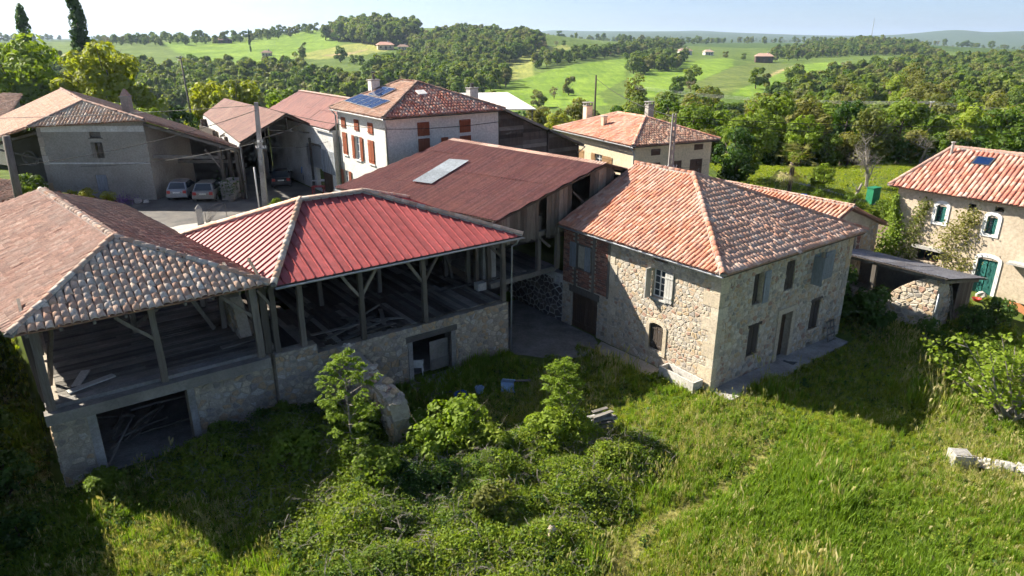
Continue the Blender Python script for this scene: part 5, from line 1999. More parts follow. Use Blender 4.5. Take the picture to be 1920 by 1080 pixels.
# ------------------------------------------------------------------ cream house with chimneys
def cream_house():
    global OFF
    p = W(15.6, 20.3)
    begin('cream_house', 'cream rendered house with pink hipped tile roof and brown shutters behind the stone house', 'house', p.x, p.y, 2.3, farm=False, rz=TH - math.radians(10.7))
    OFF = (0, 0, 0)
    E_ = 4.9
    Ff = ((.5, .45, 0), (1, 0), (0, -1))
    of = [(1.6, 2.5, 4.0, 4.5), (5.9, 6.8, 4.15, 4.6), (1.3, 2.6, 1.7, 3.4), (3.8, 4.75, 1.7, 3.4), (5.6, 6.9, 1.7, 3.4)]
    wall('front_wall', Ff, 7.7, 4.9, .35, of, M['render_cream'])
    for k, o in enumerate(of):
        if k < 2:
            shutter('shutter', Ff, o[0], o[1], o[2], o[3], M['shutter_brown'], off=.0, boards=5)
        else:
            md = (o[0] + o[1]) / 2
            shutter('shutter', Ff, o[0] + .02, md - .01, o[2], o[3], M['shutter_brown'], off=-.03, boards=3)
            shutter('shutter', Ff, md + .01, o[1] - .02, o[2], o[3], M['shutter_brown'], off=-.03, boards=3)
    Lf = ((.5, 12.0, 0), (0, -1), (-1, 0))
    ol = [(2.6, 4.2, 2.6, 3.5), (6.0, 7.1, 2.4, 3.5), (8.3, 9.4, .2, 2.2)]
    wall('side_wall', Lf, 11.2, 4.9, .35, ol, M['render_cream'])
    md = 3.4
    for (a, b, c, d, o) in ((2.6, 3.38, 2.6, 3.5, 0), (3.42, 4.2, 2.6, 3.5, 0), (5.4, 6.0, 2.4, 3.5, .02), (7.1, 8.6, 2.4, 3.5, .02), (8.3, 9.4, .2, 2.2, -.1)):
        shutter('shutter', Lf, a, b, c, d, M['shutter_tan'], off=o, boards=4)
    window(Lf, 6.02, 7.08, 2.42, 3.48, M['white_paint'], M['glass'], depth=-.12)
    mkbox('side_wall', (7.85, 8.2, .8, 12.0, 0, 4.9), M['render_cream'])
    mkbox('back_wall', (.85, 7.85, 11.65, 12.0, 0, 4.9), M['render_cream'])
    mkbox('attic_floor', (.85, 7.85, .8, 11.6, 3.6, 3.7), M['dark_inside'])
    FL, FR, BL, BR = (0, 0, 4.9), (8.65, 0, 4.9), (0, 12.5, 4.9), (8.65, 12.5, 4.9)
    AF, AK = (4.2, 4.3, 6.45), (4.2, 8.3, 6.45)
    faces = [[FL, FR, AF], [BL, FL, AF, AK], [FR, BR, AK, AF], [BR, BL, AK]]
    roof = mk('roof', slab(faces[0]), M['roof_under'])
    for f in faces[1:]:
        mk('roof_deck', slab(f), M['roof_under'], roof)
    simple_tile_roof([faces[0], faces[2]], 'tile_cream', roof)  # paler tiles carry the front slope's brighter light in their colour
    simple_tile_roof([faces[1], faces[3]], 'tile_house', roof)
    for p_, q in ((FL, AF), (FR, AF), (AF, AK), (BL, AK), (BR, AK)):
        ridge_tiles(p_, q, 'tile_house', roof, objs=False)
    chimney(2.6, 10.8, 5.0, 6.95, .65, .6, M['render_cream'], roof)
    chimney(6.3, 6.6, 5.6, 7.2, .6, .5, M['render_grey'], roof)
    chimney(1.9, 7.0, 5.2, 6.4, .38, .38, M['render_cream'], roof, pot=False)
    gutter((-.07, 12.4, 4.84), (-.07, -.05, 4.84), None, M['zinc'], .08)
    gutter((-.05, -.07, 4.84), (8.6, -.07, 4.84), None, M['gutter_dark'], .05)
    downpipe([(-.05, .3, 4.8), (.35, .42, 4.4), (.42, .38, 4.2), (.42, .38, 0)], None, M['zinc'], .06)


cream_house()


# ------------------------------------------------------------------ ivy house at the right edge
def ivy_house():
    begin('ivy_house', 'ochre rendered house with red tile roof, arched white window surrounds and green shutters', 'house', 23, -3, .3)
    Lf = LEFT(23.0, 3.6, .3)
    u = lambda b: 3.6 - b
    op = [(u(1.1), u(.55), 3.85, 4.85), (u(-1.75), u(-2.3), 3.72, 4.7), (u(-1.78), u(-2.85), .0, 2.15), (u(1.75), u(.4), 1.2, 2.0), (u(-6), u(-6.9), 3.6, 4.7), (u(-.6), u(-1.0), 5.05, 5.3), (u(-2.0), u(-2.45), 5.1, 5.4)]
    wall('side_wall', Lf, 16.5, 5.65, .5, op, M['render_ochre'])
    for (b0, b1, z0, z1) in ((1.1, .55, 3.85, 4.85), (-1.75, -2.3, 3.72, 4.7), (-1.78, -2.85, 0, 2.15), (-6, -6.9, 3.6, 4.7)):
        m = MB()
        w = .2
        U0, U1 = u(b0), u(b1)
        wbox(m, Lf, U0 - w, U0, z0 - (.0 if z0 == 0 else .18), z1, -.1, .05)
        wbox(m, Lf, U1, U1 + w, z0 - (.0 if z0 == 0 else .18), z1, -.1, .05)
        if z0 > 0:
            wbox(m, Lf, U0, U1, z0 - .18, z0, -.1, .05)
        c, hw = (U0 + U1) / 2, (U1 - U0) / 2
        n = 8
        for k in range(n):
            t0, t1 = math.pi * (1 - k / n), math.pi * (1 - (k + 1) / n)
            o0 = (c + math.cos(t0) * (hw + w), z1 + math.sin(t0) * .34 + .02)
            o1 = (c + math.cos(t1) * (hw + w), z1 + math.sin(t1) * .34 + .02)
            i0 = (c + math.cos(t0) * hw, z1 + math.sin(t0) * .14)
            i1 = (c + math.cos(t1) * hw, z1 + math.sin(t1) * .14)
            m.prism([towall(Lf, *q, -.08) for q in (i0, i1, o1, o0)], (-.13, 0, 0))
        mk('window_surround' if z0 else 'door_surround', m, M['white_paint'])
        if z0 > 0:
            window(Lf, U0 + .01, U1 - .01, z0 + .01, z1 + .1, M['green_paint'], M['glass'], depth=-.15, cols=2, rows=3)
            shutter('shutter', Lf, U1 - .2, U1 - .02, z0 + .02, z1 + .05, M['green_paint'], off=-.06, boards=2)
        else:
            shutter('door', Lf, U0 + .02, c - .02, .02, z1 + .1, M['green_paint'], off=-.12, boards=3)
            shutter('door', Lf, c + .02, U1 - .02, .02, z1 + .1, M['green_paint'], off=-.12, boards=3)
    m = MB()
    wbox(m, Lf, u(2.0), u(.2), 2.02, 2.2, .0, .35)
    mk('awning', m, M['concrete_pale'])
    window(Lf, u(1.72), u(.42), 1.22, 1.98, M['shutter_brown'], M['glass'], depth=-.15, cols=3, rows=1)
    m = MB()
    wbox(m, Lf, u(-3.4), u(-5.4), 2.3, 2.42, .0, .6)
    mk('awning', m, M['concrete_pale'])
    mkbox('end_wall', (23.5, 30, 3.1, 3.6, .3, 5.95), M['render_ochre'])
    mkbox('back_wall', (29.6, 30, -12.9, 3.1, .3, 5.95), M['render_ochre'])
    mkbox('attic_floor', (23.5, 29.6, -12.9, 3.1, 3.1, 3.2), M['dark_inside'])
    FLc, FRc = (22.55, 4.05, 6.0), (22.55, -13, 6.0)
    AP, RB = (26.3, 2.2, 8.3), (26.3, -13, 8.3)
    BLc, BRc = (30.4, 4.05, 6.0), (30.4, -13, 6.0)
    faces = [[FLc, FRc, RB, AP], [BLc, FLc, AP], [BRc, BLc, AP, RB]]
    roof = mk('roof', slab(faces[0]), M['roof_under'])
    for f in faces[1:]:
        mk('roof_deck', slab(f), M['roof_under'], roof)
    simple_tile_roof(faces, 'tile_red', roof, .38, .27)
    for p, q in ((FLc, AP), (AP, RB), (BLc, AP)):
        ridge_tiles(p, q, 'tile_pink', roof, objs=False)
    n = Vector((-2.3, 0, 3.75)).normalized()
    q = [Vector(p) for p in ((25.08, .53, 7.54), (25.08, -.5, 7.54), (25.75, -.55, 7.95), (25.75, .48, 7.95))]
    m = MB()
    m.prism([p + n * .02 for p in q], n * .14)
    rw = mk('roof_window', m, M['gutter_dark'], roof)
    m = MB()
    c = sum(q, Vector()) / 4
    m.add([c + (p - c) * .84 + n * .166 for p in q], [(0, 1, 2, 3)])
    mk('pane', m, M['solar'], rw)
    m = MB()
    m.tube([(25.7, 2.0, 7.8), (25.7, 2.0, 8.7)], .09, 8)
    m.tube([(25.7, 2.0, 8.7), (25.7, 2.0, 8.78)], .14, 8)
    mk('flue', m, M['concrete_pale'], roof)


ivy_house()


# ------------------------------------------------------------------ ruined lean-to shed between the two houses
def lean_to():
    begin('ruined_shed', 'ruined stone and plank shed under a grey corrugated roof beside the stone house', 'shed', 16, -1, 0)
    zr = lambda a: 3.42 - (a - 14.2) * .2
    f = [(18.95, -3.75, zr(18.95)), (18.95, 3.3, zr(18.95)), (13.9, 3.3, zr(13.9)), (13.9, -3.6, zr(13.9))]
    roof = mk('roof', slab(f, .03), M['wood_dark'])
    strips([(p[0], p[1], p[2] + .03) for p in f], .85, roof, 'roof_sheet', M['grey_sheet'], rows=2.6, waves=5, amp=.022, jit=.03)
    Lf = LEFT(14.3, 3.2)
    u = lambda b: 3.2 - b
    m = MB()
    prof = [(u(-.1), 0), (u(-3.1), 0), (u(-3.1), 3.2), (u(-2.6), 3.25), (u(-1.9), 2.85), (u(-1.2), 2.3), (u(-.5), 1.5)]
    m.prism([towall(Lf, a, b) for a, b in prof], (.5, 0, 0))
    w = mk('stone_pier', m, M['mortar'])
    stones(Lf, [prof[0], prof[1], prof[2], prof[3], prof[4], prof[5], prof[6]], [], .36, .2, M['stone'], w, .05, 51, 60)
    Ff = FRONT(14.3, -3.1)
    m = MB()
    prof = [(.5, 0), (2.0, 0), (1.9, 1.5), (1.5, 2.3), (1.1, 3.0), (.5, 3.25)]
    m.prism([towall(Ff, a, b) for a, b in prof], (0, .45, 0))
    w2 = mk('stone_pier', m, M['mortar'])
    stones(Ff, [(0, 0)] + prof[1:5] + [(0, 3.2)], [], .34, .2, M['stone'], w2, .05, 52, 60)
    m = MB()
    wbox(m, Lf, 0, 3.6, 0, 1.5, -.35, 0)
    w3 = mk('low_wall', m, M['mortar'])
    stones(Lf, [(0, 0), (3.6, 0), (3.6, 1.45), (0, 1.55)], [], .34, .22, M['stone'], w3, .05, 53, 60)
    post((14.2, .2, 0), (14.15, .2, 3.3), .22)
    post((14.3, 3.0, 1.4), (14.2, 3.0, 3.3), .2)
    m = MB()
    m.beam((14.15, -3.4, 3.32), (14.15, 3.2, 3.32), .16, .18)
    mk('wall_plate', m, M['wood_v'])
    m = MB()
    m.beam((14.2, -3.3, 3.18), (18.8, -3.35, 2.34), .12, .16)
    mk('wall_plate', m, M['wood_v'])
    vplanks(FRONT(16.75, -3.15), 0, 2.0, lambda x: .2, lambda x: zr(16.75 + x) - .15, .2, M['wood_v'], None, rag=.05)
    mkbox('back_wall', (18.4, 18.7, -2.9, 3, 0, 2.3), M['mortar_grey'])
    # old ladder inside the gap
    m = MB()
    m.beam((15.75, -3.05, 2.55), (16.75, -3.2, .35), .06, .05)
    m.beam((16.05, -3.02, 2.62), (17.05, -3.17, .42), .06, .05)
    for k in range(8):
        t = k / 8 + .06
        a = Vector((15.75, -3.05, 2.55)).lerp(Vector((16.75, -3.2, .35)), t)
        b = Vector((16.05, -3.02, 2.62)).lerp(Vector((17.05, -3.17, .42)), t)
        m.beam(a, b, .035, .035)
    mk('ladder', m, M['wood_h'])
    downpipe([(14.22, -3.22, 2.5), (14.2, -3.22, .1)], None, M['zinc'], .04)


lean_to()


def small_annex():
    begin('low_annex', 'low annex with red canal tiles and a brick gable behind the stone house', 'building', 16.4, 3.4, .8)
    pk, e = (16.4, 5.55), 3.85
    m = MB()
    Ff = FRONT(11.9, 3.5, .6)
    op = [(5.8, 6.35, 2.0, 3.4)]
    wall('front_wall', Ff, 9.0, 3.3, .4, op, M['mortar_grey'], top=[(0, 3.3), (9.0, 3.3), (4.5, 4.85)])
    wf = CUR.children[0] if CUR.children else None
    stones(Ff, [(0, 0), (9, 0), (9, 3.3), (0, 3.3)], op + [(5.2, 5.8, 1.5, 3.5)], .4, .26, M['stone_grey'], CUR.children[-1], .03, 61, 40)
    m = MB()
    for k in range(14):
        wbox(m, Ff, 6.5, 6.9, 1.9 + k * .1, 1.99 + k * .1, 0, .03)
    mk('brick_jamb', m, M['brick'])
    window(Ff, 5.82, 6.33, 2.02, 3.38, M['white_paint'], M['glass'], depth=-.12, cols=1, rows=3)
    mkbox('side_wall', (20.5, 20.9, 3.9, 13, .6, 3.9), M['mortar_grey'])
    L0, L1, R0, R1 = (11.4, 3.0, 3.75), (11.4, 13.2, 3.75), (21.3, 3.0, 3.75), (21.3, 13.2, 3.75)
    P0, P1 = (16.4, 3.0, 5.62), (16.4, 13.2, 5.62)
    roof = mk('roof', slab([L1, L0, P0, P1]), M['roof_under'])
    mk('roof_deck', slab([R0, R1, P1, P0]), M['roof_under'], roof)
    simple_tile_roof([[L1, L0, P0, P1], [R0, R1, P1, P0]], 'tile_house', roof, .36, .26)
    ridge_tiles(P0, P1, 'tile_pink', roof, objs=False)


small_annex()


# ------------------------------------------------------------------ pale roofed shed far behind, roofs at the left edge
def pale_shed():
    begin('pale_roof_shed', 'open shed with pale flat sheet roof behind the white house', 'shed', -2, 79, 2.0, farm=False)
    f = [(-6.5, 76, 7.75), (2.6, 76, 7.85), (-.5, 84, 9.0), (-11, 84, 8.8)]
    f[3] = (-9.6, 84, 8.88)
    m = MB()
    P = [Vector(p) for p in f]
    m.add(P + [p - Vector((0, 0, .12)) for p in P], [(0, 1, 2, 3), (7, 6, 5, 4), (0, 4, 5, 1), (1, 5, 6, 2), (2, 6, 7, 3), (3, 7, 4, 0)])
    mk('roof', m, M['white_metal'])
    for (x, y) in ((-6.2, 76.3), (2.2, 76.3), (-1, 83.5), (-2, 76.3)):
        post((x, y, 1.5), (x, y, 7.7 if y < 80 else 8.8), .18, mat='iron', seg=1, jit=0)
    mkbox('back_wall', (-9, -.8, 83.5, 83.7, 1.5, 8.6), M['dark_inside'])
    mkbox('front_wall', (-6.2, 1.6, 76.5, 76.7, 1.5, 6.4), M['wood_dark'])
    m = MB()
    m.tube([(-3.0, 77.5, 6.9), (.6, 77.2, 6.9)], .5, 10)
    mk('green_roll', m, M['green_paint'])


pale_shed()


def edge_roof(name, label, pts, key, x, y, z, h):
    begin(name, label, 'building', x, y, z, farm=False)
    roof = mk('roof', slab(pts), M['roof_under'])
    t = []
    roof_face(pts, t, .26, .36)
    place_tiles(t, key, roof, 0)
    c = sum((Vector(p) for p in pts), Vector()) / len(pts)
    m = MB()
    q = [c + (Vector(p) - c) * .9 for p in pts]
    lo = [Vector((p.x, p.y, z)) for p in q]
    hi = [Vector((p.x, p.y, p.z - .15)) for p in q]
    n = len(q)
    for i in range(n):
        j = (i + 1) % n
        m.add([lo[i], lo[j], hi[j], hi[i]], [(0, 1, 2, 3)])
    mk('wall', m, M['render_grey'])


edge_roof('tiled_outbuilding', 'weathered tile roofed outbuilding cut by the photo edge before the grey farmhouse', [(-41.5, 46.5, 4.3), (-33.0, 44.6, 4.3), (-36.6, 50.2, 5.1), (-43, 51.5, 5.1)], 'tile_old', -38, 48, 3, 2)
edge_roof('far_tiled_barn', 'weathered tile roofed barn beyond the grey farmhouse at the upper edge', [(-64, 76, 7.4), (-48.5, 67, 7.6), (-54.5, 78.8, 9.1), (-66, 84, 9.1)], 'tile_old', -57, 76, 3, 2)

# ------------------------------------------------------------------ vegetation kit
NR = np.random.RandomState(5)


def quads_mesh(name, c, n, s, asp, mats, rs, mi=None, fold=0.0):
    """leaf cards: centres c, normals n, sizes s -> rhombic leaves"""
    k = len(c)
    n = n / (np.linalg.norm(n, axis=1, keepdims=True) + 1e-9)
    t = rs.normal(size=(k, 3))
    u = np.cross(n, t)
    u /= (np.linalg.norm(u, axis=1, keepdims=True) + 1e-9)
    v = np.cross(n, u)
    s = np.asarray(s).reshape(-1, 1) * np.ones((k, 1))
    a = c - u * s
    b = c + v * s * asp - u * s * .1 + n * s * fold
    d = c + u * s
    e = c - v * s * asp - u * s * .1 + n * s * fold
    return np.stack([a, b, d, e], 1).reshape(-1, 3)


def leafmesh(name, V, mats, extra=None, mi_extra=1):
    k = len(V) // 4
    vs = V.tolist()
    fs = (np.arange(k * 4).reshape(-1, 4)).tolist()
    mi = [0] * k
    if extra is not None:
        o = len(vs)
        vs += [tuple(p) for p in extra.v]
        fs += [[i + o for i in f] for f in extra.f]
        mi += [mi_extra] * len(extra.f)
    me = bpy.data.meshes.new(name)
    me.from_pydata(vs, [], fs)
    for m in mats:
        me.materials.append(m)
    me.polygons.foreach_set('material_index', mi)
    me.update()
    return me


def lobes_crown(rs, h0, h1, rad, nl, nleaf, size, asp=.6, squash=.85, top=1.0, lobe=.36, openness=.25, lowfill=.2):
    """leaf cards on many overlapping lobes: uneven outline, gaps, lit and dark clumps"""
    C_, N_, S_ = [], [], []
    hc, hh = (h0 + h1) / 2, (h1 - h0) / 2
    for i in range(nl):
        a = rs.uniform(0, 2 * math.pi)
        z = rs.uniform(-.85, .95)
        rr = math.sqrt(max(0, 1 - z * z)) * rs.uniform(.25, .80)
        if z < 0:
            rr *= 1.0
        c = np.array([math.cos(a) * rr * rad, math.sin(a) * rr * rad, hc + z * hh * .78])
        lr = rad * lobe * rs.uniform(.65, 1.25)
        k = int(nleaf / nl * rs.uniform(.7, 1.3))
        d = rs.normal(size=(k, 3))
        d /= np.linalg.norm(d, axis=1, keepdims=True)
        keep = (d[:, 2] > -.55) | (rs.rand(k) < lowfill)
        d = d[keep]
        k = len(d)
        rr2 = lr * (1 - openness * rs.rand(k) ** 2)
        p = c + d * rr2[:, None] * np.array([1, 1, squash])
        C_.append(p)
        N_.append(d + rs.normal(size=(k, 3)) * .45 + np.array([0, 0, .25]))
        S_.append(size * rs.uniform(.6, 1.3, k))
    return np.concatenate(C_), np.concatenate(N_), np.concatenate(S_)


def trunk_mb(rs, h, r, limbs=4, spread=.4, top=.75):
    m = MB()
    pts, rr = [], []
    x = y = 0
    n = 5
    for i in range(n + 1):
        t = i / n
        pts.append((x, y, h * top * t - .3 * (i == 0)))
        rr.append(r * (1 - .75 * t))
        x += rs.uniform(-.03, .03) * h; y += rs.uniform(-.03, .03) * h
    m.tube(pts, rr, 6)
    for i in range(limbs):
        k = rs.randint(1, n)
        p = Vector(pts[k])
        a = rs.uniform(0, 6.283)
        L = h * spread * rs.uniform(.6, 1.1)
        q = p + Vector((math.cos(a) * L * .5, math.sin(a) * L * .5, L * .45))
        e = p + Vector((math.cos(a) * L * .9, math.sin(a) * L * .9, L * rs.uniform(.8, 1.0)))
        m.tube([p, q, e], [rr[k] * .6, rr[k] * .4, rr[k] * .12], 5)
    return m


def make_tree_mesh(name, seed, h, rad, nleaf, size, leafmat, h0=.22, nl=16, lobe=.36, barkmat='bark', joined=True, asp=.65, openness=.25, limbs=4):
    rs = np.random.RandomState(seed)
    c, n, s = lobes_crown(rs, h * h0, h, rad, nl, nleaf, size, lobe=lobe, openness=openness)
    V = quads_mesh(name, c, n, s, asp, None, rs)
    tm = trunk_mb(rs, h, h * .022 + .05, limbs, rad / h * .9)
    if joined:
        return leafmesh(name, V, [M[leafmat], M[barkmat]], tm)
    cm = leafmesh(name + '_crown', V, [M[leafmat]])
    return cm, tm.mesh(name + '_trunk', M[barkmat], smooth=True)


def tree_obj(name, label, cat, me, x, y, s=1.0, rz=None, group=None, z=None, sz=None):
    """tree as a thing: joined mesh (far) or trunk + crown (near)"""
    z = g1(x, y) if z is None else z
    rz = R.uniform(0, 6.28) if rz is None else rz
    if isinstance(me, tuple):
        o = bpy.data.objects.new(name, None)
        for nm, mm in (('crown', me[0]), ('trunk', me[1])):
            c = bpy.data.objects.new(nm, mm)
            C.objects.link(c)
            c.parent = o
    else:
        o = bpy.data.objects.new(name, me)
    C.objects.link(o)
    o.location = (x, y, z)
    o.rotation_euler = (0, 0, rz)
    o.scale = (s, s, sz or s)
    return tagob(o, label, cat, group)


def scatter(name, label, pts, srcs, scl, rotz, var, tilt=None, kind='stuff', parent=None):
    """one object whose points carry instances of the source meshes"""
    pts = np.asarray(pts, float)
    k = len(pts)
    me = bpy.data.meshes.new(name)
    me.vertices.add(k)
    me.vertices.foreach_set('co', pts.ravel().astype('f'))
    rot = np.zeros((k, 3)); rot[:, 2] = rotz
    if tilt is not None:
        rot[:, 0] = tilt[:, 0]; rot[:, 1] = tilt[:, 1]
    a = me.attributes.new('rot', 'FLOAT_VECTOR', 'POINT'); a.data.foreach_set('vector', rot.ravel().astype('f'))
    a = me.attributes.new('scl', 'FLOAT', 'POINT'); a.data.foreach_set('value', np.asarray(scl, 'f'))
    a = me.attributes.new('var', 'INT', 'POINT'); a.data.foreach_set('value', np.asarray(var, 'i'))
    o = bpy.data.objects.new(name, me)
    C.objects.link(o)
    tagob(o, label, None, None, kind)
    ng = bpy.data.node_groups.new(name + '_nodes', 'GeometryNodeTree')
    ng.interface.new_socket('Geometry', in_out='INPUT', socket_type='NodeSocketGeometry')
    ng.interface.new_socket('Geometry', in_out='OUTPUT', socket_type='NodeSocketGeometry')
    N, Lk = ng.nodes, ng.links
    gi, go = N.new('NodeGroupInput'), N.new('NodeGroupOutput')
    nr = N.new('GeometryNodeInputNamedAttribute'); nr.data_type = 'FLOAT_VECTOR'; nr.inputs[0].default_value = 'rot'
    ns = N.new('GeometryNodeInputNamedAttribute'); ns.data_type = 'FLOAT'; ns.inputs[0].default_value = 'scl'
    nv = N.new('GeometryNodeInputNamedAttribute'); nv.data_type = 'INT'; nv.inputs[0].default_value = 'var'
    er = N.new('FunctionNodeEulerToRotation'); Lk.new(nr.outputs[0], er.inputs[0])
    jn = N.new('GeometryNodeJoinGeometry')
    for i, sm in enumerate(srcs):
        so = bpy.data.objects.new(name + '_source', sm)
        oi = N.new('GeometryNodeObjectInfo'); oi.inputs['Object'].default_value = so
        cp = N.new('FunctionNodeCompare'); cp.data_type = 'INT'; cp.operation = 'EQUAL'
        ins = [x for x in cp.inputs if x.type == 'INT']
        Lk.new(nv.outputs[0], ins[0]); ins[1].default_value = i
        ip = N.new('GeometryNodeInstanceOnPoints')
        Lk.new(gi.outputs[0], ip.inputs['Points'])
        Lk.new(cp.outputs[0], ip.inputs['Selection'])
        Lk.new(oi.outputs['Geometry'], ip.inputs['Instance'])
        Lk.new(er.outputs[0], ip.inputs['Rotation'])
        Lk.new(ns.outputs[0], ip.inputs['Scale'])
        Lk.new(ip.outputs[0], jn.inputs[0])
    Lk.new(jn.outputs[0], go.inputs[0])
    md = o.modifiers.new('scatter', 'NODES')
    md.node_group = ng
    if parent:
        o.parent = parent
    return o


# ------------------------------------------------------------------ woods on the hills
WOODS = {
    'hilltop': [(-159.8, 616.7), (-108.5, 565.4), (-83.3, 565.4), (-70.2, 596.4), (-88.5, 670.5), (-134.9, 681.8), (-156.8, 668.2)],
    'ridge': [(-81.7, 554.1), (-70.2, 596.4), (-39.5, 672.7), (22.7, 616.7), (26.7, 532.4), (-6.4, 431.3), (-19.7, 443.0), (-46.2, 444.4)],
    'slope': [(-64.1, 330.1), (-69.5, 468.9), (-9.7, 432.7), (-4.3, 379.8), (-1.7, 279.3), (-13.9, 245.1), (-41.9, 251.8), (-60.7, 288.8)],
    'valley': [(-190.1, 354.1), (-142.2, 352.9), (-99.9, 334.5), (-60.6, 287.8), (-41.9, 251.8), (-52.3, 213.7), (-105.3, 208.8), (-168.0, 294.6)],
    'hedge': [(11.9, 400.7), (32.7, 440.0), (93.2, 573.0), (155.9, 681.8), (216.2, 911.9), (126.8, 716.8), (55.7, 537.7), (12.9, 434.2)],
    'copse': [(57.6, 363.7), (94.4, 408.8), (126.0, 518.3), (107.2, 535.9), (70.1, 428.4)],
    'east': [(21.7, 166.9), (34.8, 157.2), (73.0, 218.1), (84.8, 224.0), (145.8, 324.6), (256.1, 465.7), (361.0, 476.8), (102.8, 130.3), (69.2, 120.7), (66.2, 143.1), (51.2, 150.5), (35.9, 137.0), (23.9, 141.7)],
    'garden_edge': [(21, 88), (40, 84), (62, 82), (80, 92), (108, 132), (66, 146), (33, 134), (18, 112)],
    'hillback': [(211.4, 594.4), (270.3, 608.5), (356.1, 650.6), (377.4, 629.2), (448.6, 800.4), (432.8, 864.4), (375.9, 850.0), (283.0, 766.4)],
    'skyline': [(-297.9, 561.6), (-267.6, 576.8), (-248.3, 625.0), (-211.6, 654.9), (-184.0, 697.9), (-216.9, 741.2), (-303.1, 654.9), (-425.0, 741.2)],
    'west': [(-167.0, 215.9), (-140.2, 257.7), (-205.4, 383.6), (-319.4, 422.7)],
}
WLAB = {
    'hilltop': 'broadleaf tree in the dense wood capping the hill left of centre',
    'ridge': 'tree in the wood on the ridge right of the hilltop',
    'slope': 'broadleaf tree on the wooded slope behind the solar roof house',
    'valley': 'broadleaf tree in the valley wood behind the brown hangars',
    'hedge': 'tree in the long hedge between the green fields',
    'copse': 'tree in the rounded copse below the long hedge',
    'east': 'broadleaf tree in the large wood behind the garden on the east side',
    'hillback': 'tree in the wood on the hill behind the lone hillside house',
    'skyline': 'small tree on the western field skyline',
    'west': 'broadleaf tree in the wood beyond the poplars',
}
SPC = {'hilltop': 5.6, 'ridge': 5.8, 'slope': 5.4, 'valley': 5.6, 'hedge': 7.0, 'copse': 6.0, 'east': 5.6, 'hillback': 8.0, 'skyline': 12.0, 'west': 7.0, 'garden_edge': 4.9}
FARMESH = [make_tree_mesh('woodland_tree', 100 + i, 10.5 + i * .5, 3.9 + (i % 3) * .5, 900, .72, 'leaf_wood', h0=.02, nl=14, limbs=2) for i in range(5)]
FARMESH.append(make_tree_mesh('woodland_tree', 111, 9, 3.4, 330, .38, 'leaf_bare', h0=.2, nl=12, openness=.8, limbs=9))
NEARMESH = [make_tree_mesh('wood_edge_tree', 120 + i, 9.5 + i * .8, 3.8 + (i % 2) * .7, 2800, .36, lm, h0=-.02, nl=22, lobe=.32, limbs=4) for i, lm in enumerate(('leaf_mid', 'leaf_wood', 'leaf_bright', 'leaf_wood', 'leaf_mid', 'leaf_olive'))]


def fill_poly(poly, sp, rs):
    P = np.array(poly)
    x0, y0 = P.min(0); x1, y1 = P.max(0)
    gx, gy = np.meshgrid(np.arange(x0, x1, sp), np.arange(y0, y1, sp))
    x = gx.ravel() + rs.uniform(-.48, .48, gx.size) * sp
    y = gy.ravel() + rs.uniform(-.48, .48, gx.size) * sp
    k = inpoly(x, y, poly)
    return x[k], y[k]


allx, ally, allw = [], [], []
for wk, poly in WOODS.items():
    rs = np.random.RandomState(len(wk) * 17 + ord(wk[0]))
    x, y = fill_poly(poly, SPC[wk], rs)
    allx.append(x); ally.append(y); allw += [wk] * len(x)
# loose hedgerow and field trees
rs = np.random.RandomState(77)
LOOSE = [(-205, 690, 1.0), (-192, 715, 1.1), (-182, 735, .9), (-228, 660, 1.0), (-245, 640, 1.0), (-150, 520, .8), (-110, 470, .8), (-125, 430, .7), (-100, 420, .9), (-88, 400, .8), (-118, 400, .6), (-80, 380, .9),
         (38, 620, .9), (45, 632, .8), (60, 260, .7), (66, 262, .6), (70, 280, .7), (58, 250, .6), (90, 262, 1.0), (96, 268, 1.1), (104, 262, .9), (112, 270, .6), (120, 300, .7), (128, 320, .6), (190, 540, .7), (196, 545, .9), (205, 560, .9),
         (214, 556, .8), (222, 560, .8), (232, 565, .9), (160, 540, .6), (176, 548, .6), (20, 250, .8), (14, 236, .9), (-6, 225, .9), (8, 215, 1.0)]
allx.append(np.array([p[0] for p in LOOSE])); ally.append(np.array([p[1] for p in LOOSE])); allw += ['loose'] * len(LOOSE)
